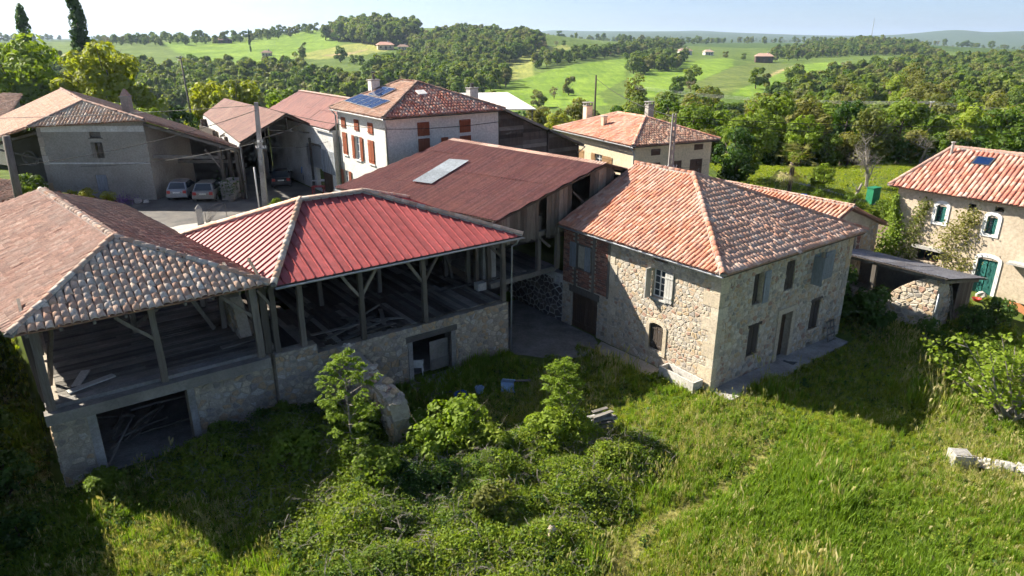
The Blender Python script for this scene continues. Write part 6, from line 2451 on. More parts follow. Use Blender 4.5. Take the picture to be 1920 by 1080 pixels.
# far belts of trees
bx, by = [], []
for i in range(1500):
    d = rs.uniform(950, 2600); az = math.radians(rs.uniform(-38, 40))
    x, y = math.sin(az) * d, math.cos(az) * d
    if math.sin(x * .006 + 1) + math.sin(y * .005 + x * .003) > -.1:
        bx.append(x); by.append(y)
allx.append(np.array(bx)); ally.append(np.array(by)); allw += ['far'] * len(bx)
X = np.concatenate(allx); Y = np.concatenate(ally); Z = gz(X, Y) - .3
D = np.hypot(X, Y)
order = np.argsort(D)
ind = [i for i in order if allw[i] in ('east', 'garden_edge', 'valley', 'slope', 'west', 'loose')][:300]
iset = set(ind)
LOOSE_LAB = 'lone tree standing by a field edge on the hills'
for i in ind:
    wk = allw[i]
    near = D[i] < 330
    me = NEARMESH[R.randrange(6)] if near else FARMESH[R.randrange(6)]
    if near and R.random() < .07:
        me = FARMESH[5]
    lab = WLAB.get(wk, LOOSE_LAB)
    look = {0: 'mid green', 1: 'mixed green', 2: 'light green', 3: 'dense green', 4: 'leafy green', 5: 'olive brown'}[NEARMESH.index(me)] if me in NEARMESH else 'budding brown'
    azd = math.degrees(math.atan2(X[i], Y[i]))
    if wk in ('east', 'garden_edge'):
        wk = 'east'
        zone = 'behind the cream house' if azd < 17 else 'behind the palm garden' if azd < 23 else 'behind the bare garden tree' if azd < 29 else 'above the ivy house roof'
        row = 'among the garden trees' if D[i] < 118 else 'at the near edge of the wood' if D[i] < 165 else 'in the middle of the wood' if D[i] < 215 else 'high in the wood'
        lab = look + ' tree ' + row + ' ' + zone
    elif wk == 'valley':
        lab = look + ' tree in the valley wood behind ' + ('the brown hangars' if azd > -21 else 'the yellow green trees')
    elif wk == 'loose':
        lab = look + ' lone tree at a field edge ' + ('left of the hilltop wood' if azd < 0 else 'below the hillside house')
    s = R.uniform(.62, 1.08) * (.78 if wk == 'east' else .6 if wk == 'garden_edge' else .82)
    tree_obj('broadleaf_tree', lab, 'tree', me, X[i], Y[i], s, None, 'trees of the ' + wk + ' wood' if wk != 'loose' else 'lone field trees', Z[i])
rest = np.array([i for i in range(len(X)) if i not in iset])
rw = np.array([allw[i] for i in rest])
sc = NR.uniform(.62, 1.1, len(rest)) * np.where(rw == 'far', 1.0, np.where(rw == 'skyline', .85, np.where(rw == 'east', .76, np.where(rw == 'hilltop', 1.3, np.where(rw == 'ridge', 1.0, .82)))))
va = NR.choice(6, len(rest), p=[.19, .19, .19, .18, .15, .10])
scatter('woodland', 'mixed spring woodland covering the hills', np.stack([X[rest], Y[rest], Z[rest]], -1), FARMESH, sc, NR.uniform(0, 6.28, len(rest)), va)
print('trees', len(X), len(ind))

# ------------------------------------------------------------------ trees around the village
T_lime = [make_tree_mesh('lime', 201 + i, 13, 6.2, 9000, .30, lm, h0=.12, nl=44, lobe=.25, joined=False, limbs=7) for i, lm in enumerate(('leaf_bright', 'leaf_yellow'))]
T_mid = [make_tree_mesh('garden_tree', 210 + i, 7.5, 3.2, 4600, .2, lm, h0=.03, nl=34, lobe=.27, joined=False, limbs=6) for i, lm in enumerate(('leaf_mid', 'leaf_bright', 'leaf_dark', 'leaf_yellow', 'leaf_olive'))]
T_bush = [make_tree_mesh('bush', 220 + i, 2.4, 1.35, 2600, .095, lm, h0=.0, nl=26, lobe=.32, joined=False, limbs=3) for i, lm in enumerate(('leaf_mid', 'leaf_bright', 'leaf_dark', 'leaf_yellow', 'leaf_olive'))]


def poplar_mesh(seed):
    rs = np.random.RandomState(seed)
    C_, N_, S_ = [], [], []
    h = 22
    for i in range(60):
        z = rs.uniform(.08, .98)
        rad = 2.1 * math.sin(min(1, z * 2.2) * math.pi / 2) * (1 - max(0, z - .55) / .5 * .85)
        a = rs.uniform(0, 6.28)
        rr = rad * rs.uniform(.2, .75)
        c = np.array([math.cos(a) * rr, math.sin(a) * rr, z * h])
        k = 110
        d = rs.normal(size=(k, 3)); d /= np.linalg.norm(d, axis=1, keepdims=True)
        C_.append(c + d * np.array([.62, .62, 1.3]) * (1 - .3 * rs.rand(k, 1)))
        N_.append(d + rs.normal(size=(k, 3)) * .4)
        S_.append(.26 * rs.uniform(.6, 1.3, k))
    V = quads_mesh('poplar', np.concatenate(C_), np.concatenate(N_), np.concatenate(S_), .65, None, rs)
    m = MB()
    m.tube([(0, 0, -.5), (.1, 0, 8), (0, .1, 16), (0, 0, 21)], [.45, .32, .18, .04], 7)
    return leafmesh('poplar_crown', V, [M['leaf_dark']]), m.mesh('poplar_trunk', M['bark'], smooth=True)


pop = poplar_mesh(3)
tree_obj('poplar_tree', 'slender dark poplar at the very edge beyond the pale green crown', 'tree', pop, -79, 118, 1.0, .4, 'poplars', sz=1.0)
tree_obj('poplar_tree', 'taller dark poplar leaning beside the rounded yellow green tree', 'tree', poplar_mesh(4), -70, 118, 1.12, 2.0, 'poplars', sz=1.12)
NT = [('lime_tree', 'large fresh green tree before the poplars', T_lime[0], -62.5, 90, 1.18), ('lime_tree', 'rounded yellow green tree between poplar and chimney', T_lime[1], -50.5, 88, 1.1),
      ('lime_tree', 'fresh green tree half cut by the upper edge of the photo', T_lime[0], -74, 96, 1.12), ('bushy_tree', 'olive grey bush under the large fresh green tree', T_mid[4], -58, 78, .8),
      ('bushy_tree', 'bright green bush behind the farmhouse chimney', T_mid[1], -42, 76, .95), ('bushy_tree', 'bright green bush above the parked dark car roof', T_mid[1], -38.5, 74, .85),
      ('bushy_tree', 'yellow green tree behind the gabled hangar', T_mid[3], -41, 96, 1.45), ('bushy_tree', 'yellow green tree next to the gabled hangar ridge', T_mid[3], -36.5, 93, 1.45), ('bushy_tree', 'pale green tree right behind the concrete pole top', T_mid[1], -32, 98, 1.4),
      ('bushy_tree', 'dark shrub beside the leaning wooden pole', T_mid[2], -43, 90, .9), ('bushy_tree', 'brownish tree behind the leaning wooden pole', T_mid[4], -46.5, 108, 1.1),
      ('bushy_tree', 'pale shrub behind the long hangar roof', T_mid[3], -26, 86, 1.1), ('bushy_tree', 'light green shrub at the long hangar ridge end', T_mid[3], -21.5, 84, 1.0),
      ('bushy_tree', 'brown budding tree behind the pale shed roof', T_mid[4], 4.5, 112, 1.2), ('bushy_tree', 'olive yellow tree left of the dark pole', T_mid[4], 9.5, 106, 1.25), ('bushy_tree', 'golden tree close behind the pale shed', T_mid[3], 7.2, 100, .95),
      ('conifer_tree', 'dark pine behind the pale roofed shed', T_mid[2], 2.8, 128, 1.2), ('bushy_tree', 'dark green tree right of the dark pole', T_mid[2], 16, 108, 1.0), ('bushy_tree', 'olive tree behind the grey chimney', T_mid[4], 20, 100, .9),
      ('fruit_tree', 'bushy garden tree beside the cream house', T_mid[0], 21.3, 63, .85), ('fruit_tree', 'dense garden tree against the cream house corner', T_mid[2], 19.3, 59.5, .72), ('fruit_tree', 'light green tree behind the dead stump', T_mid[1], 31, 74, .8), ('fruit_tree', 'grey green tree right of the bare tree', T_mid[4], 38.5, 74, .85), ('fruit_tree', 'low round green shrub next to the palm', T_mid[1], 27.2, 59.5, .38),
      ('bushy_tree', 'broad green tree behind the palm', T_mid[0], 29, 78, 1.15), ('bushy_tree', 'broad grey green tree left of the bare tree', T_mid[4], 33.5, 80, 1.1), ('bushy_tree', 'dark tree at the back of the garden lawn', T_mid[2], 39.5, 82, 1.05),
      ('bushy_tree', 'light green tree behind the bare garden tree', T_mid[1], 41.5, 92, 1.1), ('bushy_tree', 'mid green tree above the ivy house roof', T_mid[0], 46, 82, 1.1), ('bushy_tree', 'willowy green tree above the ivy house ridge', T_mid[1], 52, 80, 1.15), ('bushy_tree', 'tree cut by the edge above the red tile roof', T_mid[0], 60, 84, 1.2),
      ('bushy_tree', 'green tree behind the cream house roof', T_mid[0], 22, 84, 1.0), ('bushy_tree', 'bright tree behind the cream house eave', T_mid[1], 26.5, 88, 1.0), ('bushy_tree', 'yellowish tree further behind the cream house', T_mid[3], 25, 99, 1.0), ('bushy_tree', 'dark green tree behind the cream house chimney', T_mid[2], 14.5, 92, .9)]
for nm, lab, me, x, y, s in NT:
    tree_obj(nm, lab, 'tree', me, x, y, s)


# bare trees
def bare_mesh(seed, h=6.5):
    rs = np.random.RandomState(seed)
    m = MB()

    def grow(p, d, L, r, lv):
        n = 3
        pts, rr = [p], [r]
        for i in range(n):
            d = (d + Vector(rs.normal(size=3)) * .16 + Vector((0, 0, .05))).normalized()
            p = p + d * L / n
            pts.append(p)
            rr.append(r * (1 - .5 * (i + 1) / n))
        m.tube(pts, rr, 5 if lv < 2 else 3, cap=False)
        if lv < 5:
            for k in range(rs.randint(3, 5) if lv < 4 else 3):
                q = pts[rs.randint(1, n + 1)]
                dd = (d + Vector(rs.normal(size=3)) * .75).normalized()
                grow(q, dd, L * rs.uniform(.55, .8), r * .5, lv + 1)
    grow(Vector((0, 0, -.2)), Vector((0, 0, 1)), h * .33, h * .028, 0)
    return m.mesh('bare_branches', M['bark_pale'])


bt = bare_mesh(9)
tree_obj('bare_tree', 'leafless grey tree on the garden lawn', 'tree', bt, 32.5, 62, 1.0)
tree_obj('bare_tree', 'leafless tree just beyond the ivy house ridge', 'tree', bare_mesh(12), 43, 72, .95)


# palm
def palm():
    begin('palm_tree', 'small palm with drooping dead fronds in the garden', 'tree', 23.6, 57.5, g1(23.6, 57.5), farm=False)
    z = OFF[2]
    m = MB()
    m.tube([(23.6, 57.5, z - .2), (23.65, 57.5, z + 1.5), (23.6, 57.5, z + 3.0)], [.2, .17, .22], 8)
    mk('trunk', m, M['bark'], smooth=True)
    for dead in (0, 1):
        m = MB()
        for k in range(26 if not dead else 22):
            a = R.uniform(0, 6.28)
            e = R.uniform(.0, 1.2) if not dead else R.uniform(-1.2, -.5)
            L = R.uniform(1.1, 1.7)
            base = Vector((23.6, 57.5, z + 3.0))
            d = Vector((math.cos(a) * math.cos(e), math.sin(a) * math.cos(e), math.sin(e)))
            tip = base + d * L
            side = d.cross(Vector((0, 0, 1))).normalized()
            upv = side.cross(d)
            for j in range(9):
                t = (j - 4) / 4 * 1.15
                dd = d * math.cos(t) + side * math.sin(t) - Vector((0, 0, .25))
                p = tip
                q = tip + dd * .8
                m.add([p - upv * .0 + side * .02, q, p + (side * math.cos(t) - d * math.sin(t)) * .09], [(0, 1, 2)])
            m.add([base + side * .02, base - side * .02, tip - side * .01, tip + side * .01], [(0, 1, 2, 3)])
        mk('dead_fronds' if dead else 'crown', m, M['blade_dry'] if dead else M['leaf_olive'])


palm()


# saplings with feathery leaves in the meadow
def ash_sapling(name, label, x, y, h, seed, rad):
    rs = np.random.RandomState(seed)
    begin(name, label, 'tree', x, y, g1(x, y), farm=False)
    z0 = OFF[2]
    m = MB()
    m.tube([(x, y, z0 - .1), (x + .05, y, z0 + h * .5), (x, y + .05, z0 + h * .97)], [.045, .03, .008], 6)
    C_, N_, S_ = [], [], []
    nb = 38
    for k in range(nb):
        t = .22 + .78 * (k / (nb - 1)) ** .9
        a = k * 2.4 + rs.uniform(-.4, .4)
        L = rad * (math.sin(min(1, (1.08 - t) * 1.9) * math.pi / 2)) * rs.uniform(.65, 1.15) + .1
        p = Vector((x, y, z0 + h * t * .95))
        e = p + Vector((math.cos(a) * L, math.sin(a) * L, L * rs.uniform(.3, .75)))
        mid = p.lerp(e, .5) + Vector((0, 0, -.04))
        m.tube([p, mid, e], [.013, .009, .003], 3, cap=False)
        for j in range(10):
            q = mid.lerp(e, rs.uniform(.1, 1.05))
            b = rs.uniform(0, 6.28)
            ll = rs.uniform(.16, .3)
            dr = Vector((math.cos(b), math.sin(b), rs.uniform(-.5, .25)))
            sd = Vector((-math.sin(b), math.cos(b), 0))
            # a feather of paired leaflets along a drooping stalk
            for l in range(1, 7):
                c = q + dr * ll * l / 6 - Vector((0, 0, .012 * l))
                for sg in (-1, 1):
                    C_.append(np.array(c + sd * sg * .045))
                    N_.append(np.array([0, 0, 1.0]) + rs.normal(size=3) * .45)
                    S_.append(rs.uniform(.048, .08))
    mk('trunk', m, M['bark_pale'])
    V = quads_mesh(name, np.array(C_), np.array(N_), np.array(S_), .42, None, rs)
    me = leafmesh('crown', V - np.array([x, y, z0]), [M['leaf_bright']])
    o = bpy.data.objects.new('crown', me)
    C.objects.link(o)
    o.parent = CUR


ash_sapling('ash_sapling', 'light green ash sapling in front of the ruined wall', -5.75, 20.9, 5.2, 5, .98)
ash_sapling('ash_sapling', 'light green ash sapling rising from the bramble thicket', 2.0, 23.5, 3.5, 6, .72)
ash_sapling('ash_sapling', 'small leafy shoot at the stone barn corner', -14.2, 19.9, 1.0, 7, .4)


# fig tree at the right edge
def fig_tree():
    rs = np.random.RandomState(31)
    x, y = 20.6, 24.8
    begin('fig_tree', 'sprawling fig tree with pale bare branches at the meadow edge', 'tree', x, y, g1(x, y), farm=False)
    z0 = OFF[2]
    m = MB()
    C_, N_, S_ = [], [], []
    for k in range(17):
        a = rs.uniform(0, 6.28)
        e = rs.uniform(.35, 1.25)
        L = rs.uniform(2.4, 4.0)
        p = Vector((x + rs.uniform(-.3, .3), y + rs.uniform(-.3, .3), z0))
        d = Vector((math.cos(a) * math.cos(e), math.sin(a) * math.cos(e), math.sin(e)))
        pts = [p]
        for j in range(5):
            d = (d + Vector(rs.normal(size=3)) * .13).normalized()
            pts.append(pts[-1] + d * L / 5)
        m.tube(pts, [.07, .055, .045, .035, .025, .012], 5, cap=False)
        for j in range(9):
            i = rs.randint(2, 6)
            q = pts[i]
            dd = (d + Vector(rs.normal(size=3)) * .7).normalized()
            e2 = q + dd * rs.uniform(.4, .95)
            m.tube([q, q.lerp(e2, .5), e2], [.022, .014, .006], 4, cap=False)
            for l in range(19):
                C_.append(np.array(q.lerp(e2, rs.uniform(.4, 1.1))) + rs.normal(size=3) * .16)
                N_.append(rs.normal(size=3) * .55 + np.array([0, 0, 1.0]))
                S_.append(rs.uniform(.07, .13))
    mk('trunk', m, M['bark_pale'])
    V = quads_mesh('fig', np.array(C_), np.array(N_), np.array(S_), .75, None, rs)
    o = bpy.data.objects.new('crown', leafmesh('crown', V - np.array([x, y, z0]), [M['leaf_bright']]))
    C.objects.link(o)
    o.parent = CUR


fig_tree()

# shrubs
WB = lambda a, b: tuple(W(a, b)[:2])
BUSH = [('dark shrub growing against the ruined stone pier', 2, *WB(12.9, -3.6), .6), ('dark shrub at the foot of the plank wall of the ruined shed', 2, *WB(16.0, -4.4), .7), ('dark creeper bush in the gap beside the stone house', 2, *WB(12.4, 1.2), 1.3), ('dark leafy bush behind the low wall of the ruined shed', 2, *WB(12.7, -.8), 1.0),
        ('dark bush beside the fig tree', 2, *WB(17.8, -5.0), .8), ('shrub by the farmhouse corner', 0, -36.8, 51.6, 1.0), ('green bush under the lean to of the farmhouse', 1, -36.2, 49.5, .8),
        ('yellow flowering shrub left of the blue shutter', 3, -33.6, 51.2, .5), ('yellow flowering shrub below the blue shutter', 3, -32.2, 51.0, .6), ('small yellow shrub before the farmhouse wall', 3, -30.6, 50.8, .5), ('tiny yellow shrub nearest the farmhouse corner', 3, -35.0, 51.4, .4),
        ('bright bush at the base of the concrete pole', 1, -17.2, 49.0, .45), ('clipped garden hedge bush by the soil bed', 0, 27.8, 54.5, .75), ('clipped garden hedge bush left of the soil bed', 0, 25.3, 55.8, .6), ('clipped garden hedge bush before the green cabinet', 0, 29.8, 53.6, .7),
        ('low weed bush by the big barn opening', 0, *WB(-18.9, 8.4), .5), ('weedy bush at the corner of the two barns', 0, *WB(-16.4, 8.2), .55), ('dark bush left of the open barn', 2, *WB(-25.6, 9.5), .8), ('dark bush behind the open barn corner', 2, *WB(-26.2, 12.5), 1.0), ('dark undergrowth bush by the side wall of the open barn', 2, *WB(-25.4, 6.5), .55),
        ('tall arching shrub rising from the brambles', 1, -1.9, 22.2, 1.05), ('smaller arching shrub beside the tall one', 1, -.9, 21.5, .8), ('leafy bush on the ruined wall end', 0, *WB(-12.7, 3.6), .75), ('green bush climbing the ruined wall', 1, *WB(-14.5, 5.2), .85), ('broad bramble bush left of the tall ash sapling', 0, -7.6, 20.4, .95), ('bramble bush below the tall ash sapling', 0, -4.6, 19.6, .85), ('bramble bush at the foot of the ash sapling in the thicket', 1, 1.4, 22.5, .75), ('rounded bramble bush near the upright pale stone', 4, -.6, 18.4, .7), ('lit bramble bush in the middle of the thicket', 1, -3.0, 21.4, .85)]
for k in range(24):
    t = k / 23
    BUSH.append(('scrubby bush in the shaded row at the back of the garden', (0, 2, 4, 2)[k % 4], 19 + t * 30 + R.uniform(-.6, .6), 76 + 2 * math.sin(t * 5) + R.uniform(-1.5, 1.5), R.uniform(1.1, 1.9)))
for lab, k, x, y, s in BUSH:
    tree_obj('shrub', lab, 'shrub', T_bush[k], x, y, s, None, 'shrubs')


# climbing ivy on the ochre house: leaves pressed along the wall
def ivy(name, label, pts, n, size, mat, seed, dep=.25):
    rs = np.random.RandomState(seed)
    C_, N_, S_ = [], [], []
    for i in range(n):
        k = rs.randint(len(pts) - 1)
        t = rs.rand()
        p0, p1 = np.array(pts[k]), np.array(pts[k + 1])
        c = p0 + (p1 - p0) * t
        r = c[2]
        bb, zz = c[0] + rs.normal() * r * .5, c[1] + rs.normal() * r * .5
        w = W(22.97 - abs(rs.normal()) * dep * (.4 + r), bb, max(.3, zz))
        C_.append(np.array(w))
        N_.append(np.array([-CT, -ST, .5]) + rs.normal(size=3) * .5)
        S_.append(size * rs.uniform(.6, 1.3))
    o0 = np.array(W(22.9, pts[0][0], .3))
    V = quads_mesh(name, np.array(C_) - o0, np.array(N_), np.array(S_), .75, None, rs)
    o = bpy.data.objects.new(name, leafmesh(name, V, [M[mat]]))
    C.objects.link(o)
    o.location = o0
    tagob(o, label, 'ivy')


ivy('climbing_ivy', 'bright dense ivy on the corner of the ochre house', [(3.7, .4, .9), (3.4, 1.8, .9), (3.2, 2.9, .7), (3.5, 4.4, .25), (3.55, 5.4, .12)], 2600, .075, 'leaf_bright', 1, .45)
ivy('climbing_ivy', 'thin ivy strands climbing left of the upper window', [(2.4, .5, .8), (2.2, 2.4, .7), (2.0, 4.0, .5), (1.7, 5.3, .35)], 900, .07, 'leaf_olive', 2)
ivy('climbing_ivy', 'ivy fanning out under and between the two arched windows', [(-.3, .5, 1.0), (-.2, 2.2, 1.1), (.2, 3.4, .8), (-.5, 4.2, .7), (-1.0, 5.2, .5), (-.9, 3.2, .8), (-1.2, 1.2, .7)], 1300, .065, 'leaf_olive', 3)

# ------------------------------------------------------------------ meadow grass, weeds and brambles
def tuft(seed, n, h, mat, spread=.12, width=.012, lean=.5):
    rs = np.random.RandomState(seed)
    m = MB()
    for i in range(n):
        a = rs.uniform(0, 6.28)
        r = spread * math.sqrt(rs.rand())
        b = rs.uniform(0, 6.28)
        x, y = math.cos(a) * r, math.sin(a) * r
        L = h * rs.uniform(.5, 1.15)
        ln = lean * rs.uniform(.2, 1.0)
        dx, dy = math.cos(b), math.sin(b)
        w = width * rs.uniform(.7, 1.3)
        px, py = -dy * w, dx * w
        m1 = (x + dx * ln * L * .25, y + dy * ln * L * .25, L * .6)
        tp = (x + dx * ln * L * .9, y + dy * ln * L * .9, L * (1 - ln * .35))
        m.add([(x - px, y - py, -.03), (x + px, y + py, -.03), (m1[0] + px * .8, m1[1] + py * .8, m1[2]), (m1[0] - px * .8, m1[1] - py * .8, m1[2]), tp], [(0, 1, 2, 3), (3, 2, 4)])
    return m.mesh('grass_tuft', M[mat])


def sprig(seed, n, size, rad, hgt, mat, asp=.7):
    rs = np.random.RandomState(seed)
    d = rs.normal(size=(n, 3)); d[:, 2] = np.abs(d[:, 2])
    d /= np.linalg.norm(d, axis=1, keepdims=True)
    c = d * rs.uniform(.35, 1, (n, 1)) * np.array([rad, rad, hgt])
    nn = d * .5 + rs.normal(size=(n, 3)) * .5 + np.array([0, 0, .6])
    V = quads_mesh('sprig', c, nn, size * rs.uniform(.6, 1.3, n), asp, None, rs)
    return leafmesh('leafy_sprig', V, [M[mat]])


def vnoise(x, y, s, seed):
    rs = np.random.RandomState(seed)
    v = 0
    for k in range(5):
        a = rs.uniform(0, 6.28); f = s * rs.uniform(.6, 1.7)
        v = v + np.sin((x * math.cos(a) + y * math.sin(a)) * f + rs.uniform(0, 6.28))
    return v / 2.2


MOUND = [(-1.7, 22.2, 1.3, 1.1), (-.9, 21.6, 1.2, 1.0), (.8, 22.0, 1.6, 1.0), (2.2, 22.9, 1.4, 1.2), (-3.0, 20.5, 2.2, 1.2), (-.5, 19.5, 2.4, 1.1), (1.8, 20.0, 1.8, .9), (-4.5, 18.5, 2.4, 1.0), (-1.5, 17.0, 2.2, .8), (3.6, 21.4, 1.3, .8), (-6.5, 20.6, 2.4, 1.2),
         (-8.5, 22.4, 2.2, 1.1), (-11.0, 21.8, 2.0, .9), (-6.2, 22.6, 1.5, 1.2), (-3.5, 15.8, 2.0, .7), (.9, 17.0, 1.8, .65), (4.6, 22.2, 1.2, .7), (-9.5, 24.2, 1.6, .9), (-.2, 15.6, 1.6, .5)]


def mound(x, y):
    h = np.zeros_like(x)
    for (a, b, r, t) in MOUND:
        h = np.maximum(h, t * np.exp(-((x - a) ** 2 + (y - b) ** 2) / (r * r) * 1.1))
    return h


rs = np.random.RandomState(3)


def meadow_mask(x, y):
    a = (x - A0[0]) * CT + (y - A0[1]) * ST
    b = -(x - A0[0]) * ST + (y - A0[1]) * CT
    ok = np.ones(len(x), bool)
    ok &= ~((a > -24.2) & (a < -4.6) & (b > 8.7))
    ok &= ~((a > -4.8) & (a < 0.2) & (b > 6.6 + .5 * np.sin(a * 3)))
    ok &= ~((a > -.15) & (a < 11) & (b > -1.05))
    ok &= ~((a > -1.2) & (a <= 0) & (b > 2.6) & (b < 7))
    ok &= ~((a > 14.1) & (a < 19) & (b > -3.3) & (b < 3.4))
    ok &= ~((a > 22.5) & (b > -13))
    ok &= ~((a > 11.4) & (a < 21.3) & (b > 3.2))
    ok &= ~((a > -24.5) & (a < 11) & (b > 9))
    return ok, a, b


n = 95000
yy = 13.5 + (rs.rand(n) ** 1.25) * 24
xx = rs.uniform(-1, 1, n) * (yy * .80 + 4)
ok, ga, gb = meadow_mask(xx, yy)
dry = vnoise(xx, yy, .55, 4)
path = (np.abs((xx - 5.2) - (yy - 19.5) * .9 - 1.2 + .7 * np.sin(yy * .8)) < .45) & (yy < 23.5)
ok &= (xx > -24) & (xx < 27)
ok &= ~((mound(xx, yy) > .45) & (rs.rand(n) < .85))
xx, yy, dry, path = xx[ok], yy[ok], dry[ok], path[ok]
zz = gz(xx, yy)
lush = vnoise(xx, yy, .4, 9)
pd = 1 / (1 + np.exp(-(dry - .9) * 2.2)); pl = 1 / (1 + np.exp(-(lush - .45) * 2.4))
var = np.where(rs.rand(len(xx)) < pd * .45, 3, np.where(rs.rand(len(xx)) < pl * .7, 2, rs.randint(0, 2, len(xx))))
var = np.where((rs.rand(len(xx)) < .04), 3, var)
var = np.where(path & (rs.rand(len(xx)) < .65), 3, var)
hs = (.75 + .35 * vnoise(xx, yy, .9, 12) ** 2) * np.where(var == 2, 1.35, 1.0) * rs.uniform(.6, 1.15, len(xx)) * np.where(path, .6, 1.0)
TUF = [tuft(1, 15, .25, 'blade', .13, .010), tuft(2, 15, .2, 'blade', .14, .009, .7), tuft(3, 13, .42, 'blade_lush', .13, .012), tuft(4, 12, .40, 'blade_dry', .12, .006, .6)]
def seedhead(seed, n=9, h=.62):
    rs_ = np.random.RandomState(seed)
    m = MB()
    for i in range(n):
        a, r = rs_.uniform(0, 6.28), .14 * rs_.rand()
        x, y = math.cos(a) * r, math.sin(a) * r
        L = h * rs_.uniform(.6, 1.1)
        dx, dy = rs_.normal(size=2) * .16
        w = .004
        tp = (x + dx, y + dy, L)
        m.add([(x - w, y, 0), (x + w, y, 0), tp], [(0, 1, 2)])
        m.add([(tp[0] - .012, tp[1], L - .13), (tp[0], tp[1] - .012, L - .02), (tp[0] + .012, tp[1], L - .13), (tp[0] + dx * .2, tp[1] + .01, L + .03)], [(0, 1, 2, 3)])
    return m.mesh('seed_grass', M['blade_dry'])


TUF.append(seedhead(8))
var = np.where((rs.rand(len(xx)) < np.clip(.03 + .07 * dry, .01, .15)), 4, var)
scatter('grass', 'tall unmown spring grass of the meadow', np.stack([xx, yy, zz], -1), TUF, hs, rs.uniform(0, 6.28, len(xx)), var)

# broad leaved weeds among the grass
n = 24000
wy = 13.5 + (rs.rand(n) ** 1.2) * 23
wx = rs.uniform(-1, 1, n) * (wy * .80 + 3)
ok, ga, gb = meadow_mask(wx, wy)
ok &= (vnoise(wx, wy, .7, 21) > .05) | (rs.rand(n) < .25)
wx, wy = wx[ok], wy[ok]
SPG = [sprig(1, 16, .05, .16, .2, 'leaf_mid'), sprig(2, 14, .045, .15, .26, 'leaf_bright', .5), sprig(3, 14, .06, .2, .18, 'leaf_dark'), sprig(5, 10, .03, .12, .34, 'leaf_yellow', .5)]
scatter('undergrowth', 'leafy weeds mixed into the meadow grass', np.stack([wx, wy, gz(wx, wy)], -1), SPG, rs.uniform(.6, 1.3, len(wx)) * (1 + .5 * np.clip(vnoise(wx, wy, .5, 55), 0, 1)), rs.uniform(0, 6.28, len(wx)), rs.choice(4, len(wx), p=[.45, .27, .2, .08]))

# bramble thicket
n = 42000
bx = rs.uniform(-14, 7, n)
by = rs.uniform(14, 26, n)
h = mound(bx, by) * 1.25 * (1 + .22 * vnoise(bx, by, 2.2, 31))
ok, ga, gb = meadow_mask(bx, by)
ok &= (h > .22) & (rs.rand(n) < .8)
bx, by, h = bx[ok], by[ok], h[ok]
bz = gz(bx, by) + h * np.where(rs.rand(len(bx)) < .75, rs.uniform(.82, 1.0, len(bx)), rs.uniform(.2, .85, len(bx)))
BR = [sprig(11, 22, .048, .26, .22, 'leaf_mid'), sprig(12, 22, .044, .25, .2, 'leaf_bright'), sprig(13, 20, .05, .26, .22, 'leaf_dark'), sprig(14, 18, .042, .22, .3, 'leaf_olive')]
tn = vnoise(bx, by, .8, 41)
def stems(seed):
    rs_ = np.random.RandomState(seed)
    m = MB()
    for i in range(5):
        a = rs_.uniform(0, 6.28)
        L = rs_.uniform(.35, .75)
        d = Vector((math.cos(a), math.sin(a), 0))
        m.tube([(0, 0, -.2), d * L * .35 + Vector((0, 0, L * .45)), d * L * .8 + Vector((0, 0, L * .4)), d * L * 1.1 + Vector((0, 0, L * .15))], [.006, .005, .004, .002], 3, cap=False)
    return m.mesh('bramble_stems', M['bark_pale'])


BR.append(stems(4))
bv = np.where(tn > .1, 1, np.where(tn < -.55, 2, 0))
bv = np.where(rs.rand(len(bx)) < .3, rs.randint(0, 4, len(bx)), bv)
bv = np.where(rs.rand(len(bx)) < .06, 4, bv)
tl = rs.normal(size=(len(bx), 2)) * .4
scatter('bramble_thicket', 'tangled bramble thicket in front of the barns', np.stack([bx, by, bz], -1), BR, rs.uniform(.6, 1.15, len(bx)), rs.uniform(0, 6.28, len(bx)), bv, tl)

# rank nettles and scrub in the shade of the barns and beside the shed
n = 15000
sx = rs.uniform(-26, 25, n)
sy = rs.uniform(15, 44, n)
ok, a, b = meadow_mask(sx, sy)
zone = ((a < -14) & (b < 8.8) & (b > -1) & ~((a > -23.5) & (a < -19.2) & (b < 5.5))) | ((a < -24.3) & (b < 20)) | ((a > 11.2) & (a < 14.3) & (b < 5)) | ((a > 11) & (a < 20) & (b < -3.4) & (b > -6.5)) | ((a > 11) & (b > -6) & (b < -3) & (a < 14))
ok &= zone
sx, sy = sx[ok], sy[ok]
NT_ = [sprig(21, 26, .05, .24, .42, 'leaf_mid', .5), sprig(22, 24, .045, .25, .36, 'leaf_dark', .6), sprig(23, 22, .05, .26, .3, 'leaf_olive')]
scatter('nettles', 'rank nettles and scrub in the shade along the walls', np.stack([sx, sy, gz(sx, sy)], -1), NT_, rs.uniform(.9, 2.0, len(sx)), rs.uniform(0, 6.28, len(sx)), rs.choice(3, len(sx), p=[.4, .45, .15]))

